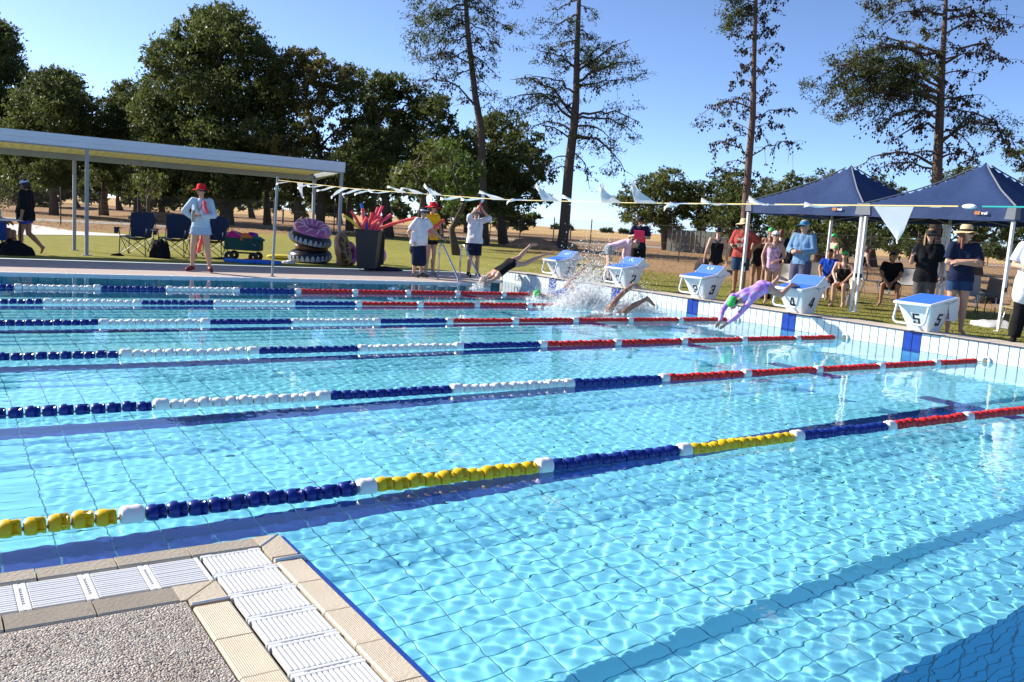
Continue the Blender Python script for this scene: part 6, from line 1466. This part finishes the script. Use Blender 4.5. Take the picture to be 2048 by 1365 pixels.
c0 = cc0.location; f0 = Vector((math.cos(R(236)), math.sin(R(236)), 0)); r0_ = Vector((f0.y, -f0.x, 0))
MB().lathe([(0,-.05),(.03,-.05),(.032,-.045),(.032,.06),(.028,.068),(0,.068)], seg=12).build('drink_can', mat('red_can', (.45,.03,.03), .3), None, 40, c0+(r0_*.36+f0*.26)*1.08+Vector((0,0,.575)), 'red drink can in the cup holder of the left camp chair', 'can')
# backpack, bags
def bag(name, P, s, label, m=BLK, seed=0):
    t = empty(name, P, label=label, cat='bag'); o = lump('bag_body', (0,0,0), s, m, None, None, seed); o.parent = t; del_ = [o.pop(k) for k in ('label','category') if k in o]
    MB().tube([(-.05,0,s[2]*.96),(-.04,0,s[2]*1.18),(.04,0,s[2]*1.18),(.05,0,s[2]*.96)], .01, 6).build('handle', m, t, True)
    q = lump('pocket', (s[0]*.1,-s[1]*.8,0), (s[0]*.6,s[1]*.5,s[2]*.5), m, None, None, seed+1); q.parent = t; [q.pop(k) for k in ('label','category') if k in q]; return t
bag('backpack', gp(320, 516), (.24,.20,.42), 'black backpack on the grass between the left and middle camp chairs', seed=21)
bag('duffel_bag', gp(28, 510), (.36,.26,.30), 'big black bag on the grass under the table at the left edge', seed=23)
lump('dark_sandals', gp(235, 512), (.14,.1,.06), BLK, 'pair of dark sandals dropped on the grass left of the camp chairs', 'sandals', 31)
lump('flat_bag', gp(768, 541), (.45,.22,.09), NVY, 'flat navy and red bag on the deck edge right of the wheelie bin', 'bag', 33)
lump('dark_mat', gp(440, 519), (.28,.14,.05), BLK, 'dark rolled mat under the right camp chair', 'mat', 34)
# table
p = gp(-4, 507); t = empty('trestle_table', p, R(-34), 'white trestle table with a blue cover at the left edge of the frame', 'table')
MB().bbox((-.7,-.35,.72), (.42,.35,.75), .008).build('tabletop', MT['white'], t)
for x in (-.6, .34):
    for y_ in (-.28, .28): MB().tube([(x,y_,0),(x,y_,.72)], .014, 6).build('leg', MT['darkmetal'], t)
b = MB(); b.grid(lambda i, j: Vector((-.69+1.08*i, -.355-.012*math.sin(30*i)*j, .70-.40*j)), 30, 3); b.build('cover', F_('blue_cover', (.015,.05,.17)), t, True)
pc = p+Matrix.Rotation(R(-34), 3, 'Z') @ Vector((.14,-.2,.75))
MB().lathe([(0,0),(.035,0),(.047,.17),(.043,.17),(.033,.01)], seg=14).build('cup', mat('teal_cup', (.12,.55,.55), .4), None, 50, pc, 'teal tumbler standing on the white table', 'cup')
# wagon with gear
p = gp(487, 522); t = empty('folding_wagon', p, R(-30), 'dark green folding wagon loaded with colourful gear beside the right camp chair', 'wagon')
b = MB()
for s in (-1, 1): b.bbox((-.42,s*.24-.008,.28), (.42,s*.24+.008,.58), .004); b.bbox((s*.42-.008,-.24,.28), (s*.42+.008,.24,.58), .004)
b.bbox((-.42,-.24,.27), (.42,.24,.29), .004); b.build('tub', F_('green_canvas', (.02,.07,.06)), t)
for x in (-.30, .30):
    for y_ in (-.27, .27):
        o = MB().lathe([(.03,-.035),(.09,-.045),(.115,-.035),(.12,0),(.115,.035),(.09,.045),(.03,.035)], Matrix.Translation((x,y_,.12)) @ Matrix.Rotation(R(90), 4, 'X'), 18, close=True).build('wheel', MT['rubber'], t, True)
MB().tube([(-.42,0,.25),(-.72,0,.55),(-.85,0,.72)], .012, 6).build('handle', MT['darkmetal'], t, True); MB().tube([(-.34,-.2,.2),(.34,-.2,.2)], .012, 5).tube([(-.34,.2,.2),(.34,.2,.2)], .012, 5).build('undercarriage', MT['darkmetal'], t)
R30 = Matrix.Rotation(R(-30), 3, 'Z')
for (x, y_, z), s, c, lb in (((-.2,.0,.52), (.26,.2,.20), (.55,.02,.20), 'magenta towel heaped at the left end of the wagon'), ((.05,-.05,.52), (.22,.18,.17), (.75,.16,.02), 'orange towel in the middle of the wagon'), ((.28,.05,.52), (.2,.18,.12), (.02,.15,.16), 'teal towel at the right end of the wagon'), ((.15,.12,.55), (.2,.1,.16), (.25,.02,.30), 'purple towel at the back of the wagon')):
    lump('towel', p+R30 @ Vector((x, y_, z)), s, fabric('towel', c), lb, 'towel', int(c[0]*100))
b = MB(); b.tube([R30 @ Vector((-.28,-.16,.78)), R30 @ Vector((.35,-.25,.40))], .012, 6); b.build('folded_umbrella', MT['galv'], None, True, p, 'folded pale umbrella slanting across the wagon', 'umbrella')
# flat floats on the grass
def slab_float(px, py, L_, W_, T_, rz, m, label, dz=0):
    p = gp(px, py); p.z += dz; return MB().bbox((-L_/2,-W_/2,0), (L_/2,W_/2,T_), T_*.4).build('kickboard', m, None, 40, p, label, 'float', 'foam floats on the grass')
p = gp(530, 528); 
for i, (m, o_, lb) in enumerate(((MT['noodleblue'], (0,-.1,0), 'blue foam float lying on the grass nearest the deck, right of the wagon'), (MT['red'], (-.1,.15,0), 'dark red foam float on the grass behind the blue one'), (MT['noodleblue'], (-.62,.05,0), 'light blue foam board under the wagon'))):
    MB().bbox((-.36,-.13,0), (.36,.13,.09), .04).build('foam_float', m, None, 40, p+Vector(o_), lb, 'float', 'foam floats on the grass').rotation_euler.z = R(-15*i-20)
p = gp(563, 520); MB().lathe([(0,0),(.3,.02),(.36,.06),(.33,.1),(.2,.12),(0,.12)], Matrix.Diagonal((1.2,.6,1,1)), 20).build('foam_float', MT['noodleyellow'], None, True, p+Vector((.1,.25,0)), 'pale yellow float on the grass left of the tyre tubes', 'float', 'foam floats on the grass')
lump('white_rag', gp(578, 527), (.16,.1,.08), WHT, 'small crumpled white cloth by the foot of the tyre tubes', 'cloth', 40)
# swim rings
def tube_ring(name, P, Rm, r, rot, label, m_in, build, group=None, flat=1.):
    t = empty(name, P, label=label, cat='swim ring', group=group); t.rotation_euler = rot
    b = MB(); nu, nv = 40, 14
    def f(i, j):
        a, c = i*2*math.pi, j*2*math.pi; w_ = 1+.03*math.sin(14*a)*(math.cos(c) < -.6); return Vector(((Rm+r*math.cos(c)*w_)*math.cos(a), (Rm+r*math.cos(c)*w_)*math.sin(a), r*flat*math.sin(c)))
    b.grid(f, nu, nv); b.build('ring', m_in, t, True); build(t, f); return t
VB = mat('black_vinyl_ring', (.012,.014,.02), .3, .1, 6, coat=.3); WB = mat('white_tread', (.42,.46,.55), .5, .08, 8)
def tread(t, f):
    for k in range(26):
        a0 = (k+.08)/26; a1 = (k+.92)/26; b = MB()
        def g_(i, j):
            c = -.09+.15*j; e = max(0, 1-(abs(2*i-1))**3) if j > .6 else 1
            c2 = -.10+.155*j*(e if j > .6 else 1); a = a0+(a1-a0)*i; v = f(a, c2 % 1); ctr = Vector((math.cos(a*2*math.pi), math.sin(a*2*math.pi), 0)); return v*1.0+ctr*.006
        b.grid(g_, 5, 6); b.build('tread_block', WB, t)
gl_ = 'tyre shaped swim rings in the stack'
pt = gp(622, 527); 
tube_ring('tyre_ring', pt+Vector((.1,.35,.17)), .40, .17, (R(3),R(-4),0), 'tyre patterned black and white swim ring at the bottom of the stack', VB, tread, gl_)
tube_ring('swim_ring', pt+Vector((.15,.40,.40)), .34, .10, (R(2),R(3),1.), 'flattened brown swim ring squashed between the two tyre rings', mat('brown_vinyl', (.20,.10,.06), .4), lambda t, f: None)
tube_ring('tyre_ring', pt+Vector((.08,.33,.62)), .40, .165, (R(12),R(3),.4), 'tyre patterned black and white swim ring resting tilted under the pink donut', VB, tread, gl_)
def donut(icing, drizzle, q):
    def f_(t, f):
        b = MB(); b.grid(lambda i, j: (lambda v, c: v+(v-Vector((math.cos(i*6.2832)*0, 0, 0))).normalized()*0+Vector((0,0,.006)))(f(i, .04+.42*j+(.03*math.sin(i*38) if j < .1 or j > .9 else 0)), 0), 80, 8); o = b.build('icing', icing, t, True)
        s = MB()
        for k in range(11):
            a = k/11; s.tube([f(a+.02*math.sin(j*3)+.045*j, .08+.36*j)+Vector((0,0,.012)) for j in np.linspace(0, 1, 7)], .011, 5)
        s.build('drizzle', drizzle, t, True)
    return f_
PKV = mat('pink_vinyl', (.55,.16,.36), .35, .1, 5, coat=.3); PKI = mat('mauve_icing', (.42,.10,.26), .35, .35, 16, coat=.3); WD = mat('white_drizzle', (.75,.70,.75), .4)
tube_ring('donut_ring', pt+Vector((.12,.30,.86)), .345, .155, (R(24),R(4),0), 'pink iced donut swim ring on top of the tyre rings', PKV, donut(PKI, WD, 1))
p = gp(690, 534); tube_ring('donut_ring', p+Vector((.0,.2,.43)), .30, .135, (R(78),R(10),R(52)), 'brown iced donut swim ring standing on edge left of the wheelie bin', mat('tan_vinyl', (.40,.20,.12), .35, .1, 5, coat=.3), donut(mat('brown_icing', (.12,.05,.02), .35, .4, 20), mat('yellow_green_sprinkle', (.40,.40,.10), .4), 2))
tube_ring('swim_ring', p+Vector((.35,.55,.32)), .22, .10, (R(80),0,R(40)), 'plum swim ring standing in the shade behind the donut and the bin', mat('plum_vinyl', (.20,.03,.16), .4), lambda t, f: None)
tube_ring('swim_ring', gp(765, 530)+Vector((.0,.25,.25)), .17, .085, (R(84),0,R(20)), 'pink swim ring peeking out to the right of the bin', PKV, lambda t, f: None)
# wheelie bin with noodles
p = gp(735, 541); t = empty('wheelie_bin', p, R(-35), 'dark wheelie bin stuffed with pool noodles beside the swim rings', 'bin')
b = MB(); z0, z1 = .06, .98; bx_, tx_ = .22, .285
V = [(-bx_,-bx_*1.1,z0),(bx_,-bx_*1.1,z0),(bx_,bx_*1.1,z0),(-bx_,bx_*1.1,z0),(-tx_,-tx_*1.12,z1),(tx_,-tx_*1.12,z1),(tx_,tx_*1.12,z1),(-tx_,tx_*1.12,z1)]
W = [(x*.93, y_*.93, z if z > .5 else z+.05) for x, y_, z in V]
b.add(V+W, [(3,2,1,0),(0,1,5,4),(1,2,6,5),(2,3,7,6),(3,0,4,7),(8,9,10,11),(8,12,13,9),(9,13,14,10),(10,14,15,11),(11,15,12,8),(4,5,13,12),(5,6,14,13),(6,7,15,14),(7,4,12,15)]); b.build('bin_body', MT['binplastic'], t)
MB().bbox((-.31,-.35,.965), (.31,-.30,1.0), .006).bbox((-.31,.30,.965), (.31,.35,1.0), .006).bbox((-.31,-.35,.965), (-.27,.35,1.0), .006).bbox((.27,-.35,.965), (.31,.35,1.0), .006).build('rim', MT['binplastic'], t)
MB().bbox((-.33,.36,.15), (.33,.385,.95), .01).build('lid', MT['binplastic'], t); MB().tube([(-.22,.38,.98),(.22,.38,.98)], .018, 8).build('handle', MT['binplastic'], t)
for s in (-1, 1): MB().lathe([(.0,-.03),(.09,-.03),(.1,0),(.09,.03),(0,.03)], Matrix.Translation((s*.24,.27,.10)) @ Matrix.Rotation(R(90), 4, 'Y'), 16).build('wheel', MT['rubber'], t, True)
ns = [(-.2,-.1,-.42,.30,'noodleyellow','yellow'),(-.18,.05,-.30,.42,'noodle','coral'),(-.1,-.12,-.06,.50,'noodle','coral'),(-.02,.1,.05,.42,'noodle','coral'),(-.05,.0,-.18,.62,'noodleblue','blue'),(.05,-.1,.16,.55,'noodle','coral'),(.08,.08,.20,.60,'noodlepink','pink'),(.12,-.14,.42,.40,'noodlepink','pink'),(.02,-.16,.30,.32,'noodle','coral'),(.16,-.02,.98,.36,'noodle','coral'),(.17,-.12,.72,.28,'noodle','coral'),(-.14,-.16,.10,.30,'noodle','coral'),(-.08,.15,-.02,.30,'noodlepink','pink')]
wh = ['leaning out far left of the bin','at the left corner of the bin','upright at the left of the bin','in the middle of the bin','poking highest at the back of the bin','just right of the bin middle','tall at the right of the bin','leaning right behind the long one','low in front of the bin middle','longest, slanting far out over the right side of the bin','slanting low over the right rim of the bin','short stub at the front left of the bin','short stub at the back of the bin']
cr_ = Vector((crt.x, crt.y, 0)).normalized(); cd_ = Vector((-cr_.y, cr_.x, 0))
for (x, y_, lx, h, m, cn), wl in zip(ns, wh):
    a = cr_*x+cd_*y_+Vector((0,0,.55)); c = cr_*(x*1.1)+cd_*y_+Vector((0,0,1.0)); e = cr_*(x+lx)+cd_*(y_*1.2)+Vector((0,0,1.0+h))
    MB().tube([a, c, c.lerp(e, .5)+Vector((0,0,.03)), e], .036, 10).build('pool_noodle', MT[m], None, 60, p, '%s pool noodle %s' % (cn, wl), 'pool noodle', 'pool noodles in the bin')
# ---- splashes
TMP = bpy.data.scenes.new('tmp_build')
def splash(name, C0, n, spread, up, label, seed, core, big=.02):
    q = np.random.default_rng(seed); m = MT.get('spray')
    if not m:
        m = mat('white_spray', (.93,.95,.96), .2, 0, trans=(.97,.98,.99,.7)); MT['spray'] = m
    ph = q.uniform(0, 2*math.pi, n); f = q.random(n)**.8; th = q.uniform(0, 1, n)
    P = np.stack([spread[0]*(q.normal(size=n)*.33), spread[1]*(q.normal(size=n)*.33), np.zeros(n)], 1)
    env = np.exp(-(P[:,0]/spread[0])**2*3-(P[:,1]/spread[1])**2*3); P[:,2] = np.abs(q.normal(size=n))**1.3*up*.55*env
    P[:,0] += P[:,2]*q.normal(.25, .3, n); s = big*q.pareto(2.6, n).clip(.12, 1.5)*(.35+.65*env)*.55+.002
    o6 = np.array([[1,0,-.5],[-.5,.87,-.5],[-.5,-.87,-.5],[0,0,1.]]); st = q.uniform(.7, 1.7, (n,1,3)); f8 = np.array([[0,1,3],[1,2,3],[2,0,3],[1,0,2]])
    V = (P[:,None,:]+o6[None]*s[:,None,None]*st).reshape(-1,3); F = (np.arange(n)[:,None,None]*4+f8[None]).reshape(-1,3)
    # thrown sheets of water
    if core:                      # thrown water: tapering arms fused into one ragged body
        b = MB()
        for k in range(core):
            a = q.uniform(0, 2*math.pi); r0 = q.uniform(0, .62); c = Vector((math.cos(a)*spread[0]*r0, math.sin(a)*spread[1]*r0, -.03)); d = Vector((math.cos(a)*q.uniform(.0,.5)+.15, math.sin(a)*q.uniform(.0,.5), 1.0)); L_ = up*q.uniform(.15, .75)*(1-.8*r0); w0 = q.uniform(.012, .036)
            pts = [c+d*L_*t_+Vector((q.normal()*.02, q.normal()*.02, -.35*L_*t_*t_+q.normal()*.01)) for t_ in np.linspace(0, 1, 6)]
            b.tube(pts, [w0*(1-.75*j/5)*q.uniform(.6, 1.25) for j in range(6)], 6)
            e = pts[-1]; b.ball(e+Vector((q.normal()*.02, q.normal()*.02, .02)), q.uniform(.008, .018), 6, 4)
        for k in range(int(core*1.6)):  # foam rafts on the surface
            a = q.uniform(0, 2*math.pi); r0 = q.uniform(.1, 1.)**.8; b.ball((math.cos(a)*spread[0]*r0*.9, math.sin(a)*spread[1]*r0*.9, -.010), (q.uniform(.015,.05), q.uniform(.012,.04), q.uniform(.014,.026)), 6, 4)
        me = remesh(b, .0115, 1); n0 = len(V); Q = np.empty(len(me.vertices)*3); me.vertices.foreach_get('co', Q); Q = Q.reshape(-1, 3); Q += q.normal(size=Q.shape)*.0016
        me.calc_loop_triangles(); T3 = np.empty(len(me.loop_triangles)*3, np.int32); me.loop_triangles.foreach_get('vertices', T3)
        V = np.concatenate([V, Q]); F = np.concatenate([F, T3.reshape(-1, 3)+n0])
    link(np_mesh(name, V, F, m, True), name, None, C0, label, kind='stuff')
splash('splash', (-2.0,-2.55,.02), 19000, (1.05,.65,.0), .85, 'tall white burst of spray between lanes 2 and 3', 1, 150, .012)
splash('splash', (-1.45,-3.25,.02), 8000, (1.0,.4,0), .36, 'low foam round the legs of the lane 3 swimmer', 2, 80, .011)
splash('splash', (-1.7,-1.15,.02), 5000, (.7,.35,0), .40, 'foam round the lane 2 swimmer in the green cap', 3, 50, .010)
splash('splash', (-1.95,1.05,.02), 1500, (.3,.2,0), .30, 'small splash at the hands of the lane 1 diver', 4, 16, .009)
splash('splash', (-1.25,-1.75,.30), 2600, (.8,.5,0), .85, 'fine droplets flying in front of block 2', 5, 0, .008)
bpy.data.scenes.remove(TMP)
# ---- rough grass tufts along the lawn edges
q = np.random.default_rng(5); n = 52000
gx_ = q.uniform(.52, 8.5, n); gy_ = q.uniform(-11, 5, n)
m1 = q.random(n) < np.clip(1.25-gx_/9, .1, 1); gx_, gy_ = gx_[m1], gy_[m1]; n = len(gx_)
h_ = q.uniform(.012, .034, n); a = q.uniform(0, 2*math.pi, n); wv = q.uniform(.003, .007, n); z = gz(gx_, gy_)
P = np.stack([gx_, gy_, z-.002], 1); sd = np.stack([np.cos(a)*wv, np.sin(a)*wv, np.zeros(n)], 1); tip = P+np.stack([q.normal(0,.012,n), q.normal(0,.012,n), h_], 1)
V = np.stack([P-sd, P+sd, tip], 1).reshape(-1,3); F = np.arange(n*3).reshape(-1,3)
link(np_mesh('grass', V, F, leafmat('lawn_blades', (.075,.095,.014), (.14,.155,.022), (.20,.17,.05))), 'grass', kind='stuff')

# ---- dry tufts and litter on the dirt beyond the lawn
q = np.random.default_rng(8); n = 9000; tx = q.uniform(-25, 34, n); ty = q.uniform(-12, 48, n)
d_ = np.minimum(np.maximum(ty-7, 0)*.45+7.4-tx, 24.6+.45*(tx+5)-ty)+q.normal(0, 1.6, n); k_ = (d_ < .8) & (d_ > -22); tx, ty = tx[k_], ty[k_]; n = len(tx)
cl = 5; a = q.uniform(0, 2*math.pi, (n, cl)); h_ = q.uniform(.04, .16, (n, cl))*q.uniform(.5, 1.3, (n, 1)); B0 = np.stack([tx, ty, gz(tx, ty)-.005], 1)[:,None,:]+np.stack([q.normal(0,.05,(n,cl)), q.normal(0,.05,(n,cl)), np.zeros((n,cl))], 2)
sd = np.stack([np.cos(a)*.010, np.sin(a)*.010, a*0], 2); tip = B0+np.stack([q.normal(0,.05,(n,cl)), q.normal(0,.05,(n,cl)), h_], 2)
V = np.stack([B0-sd, B0+sd, tip], 2).reshape(-1,3); F = np.arange(len(V)).reshape(-1,3)
link(np_mesh('dry_grass', V, F, leafmat('dry_blades', (.30,.21,.09), (.40,.30,.14), (.22,.20,.07))), 'dry_grass', kind='stuff')
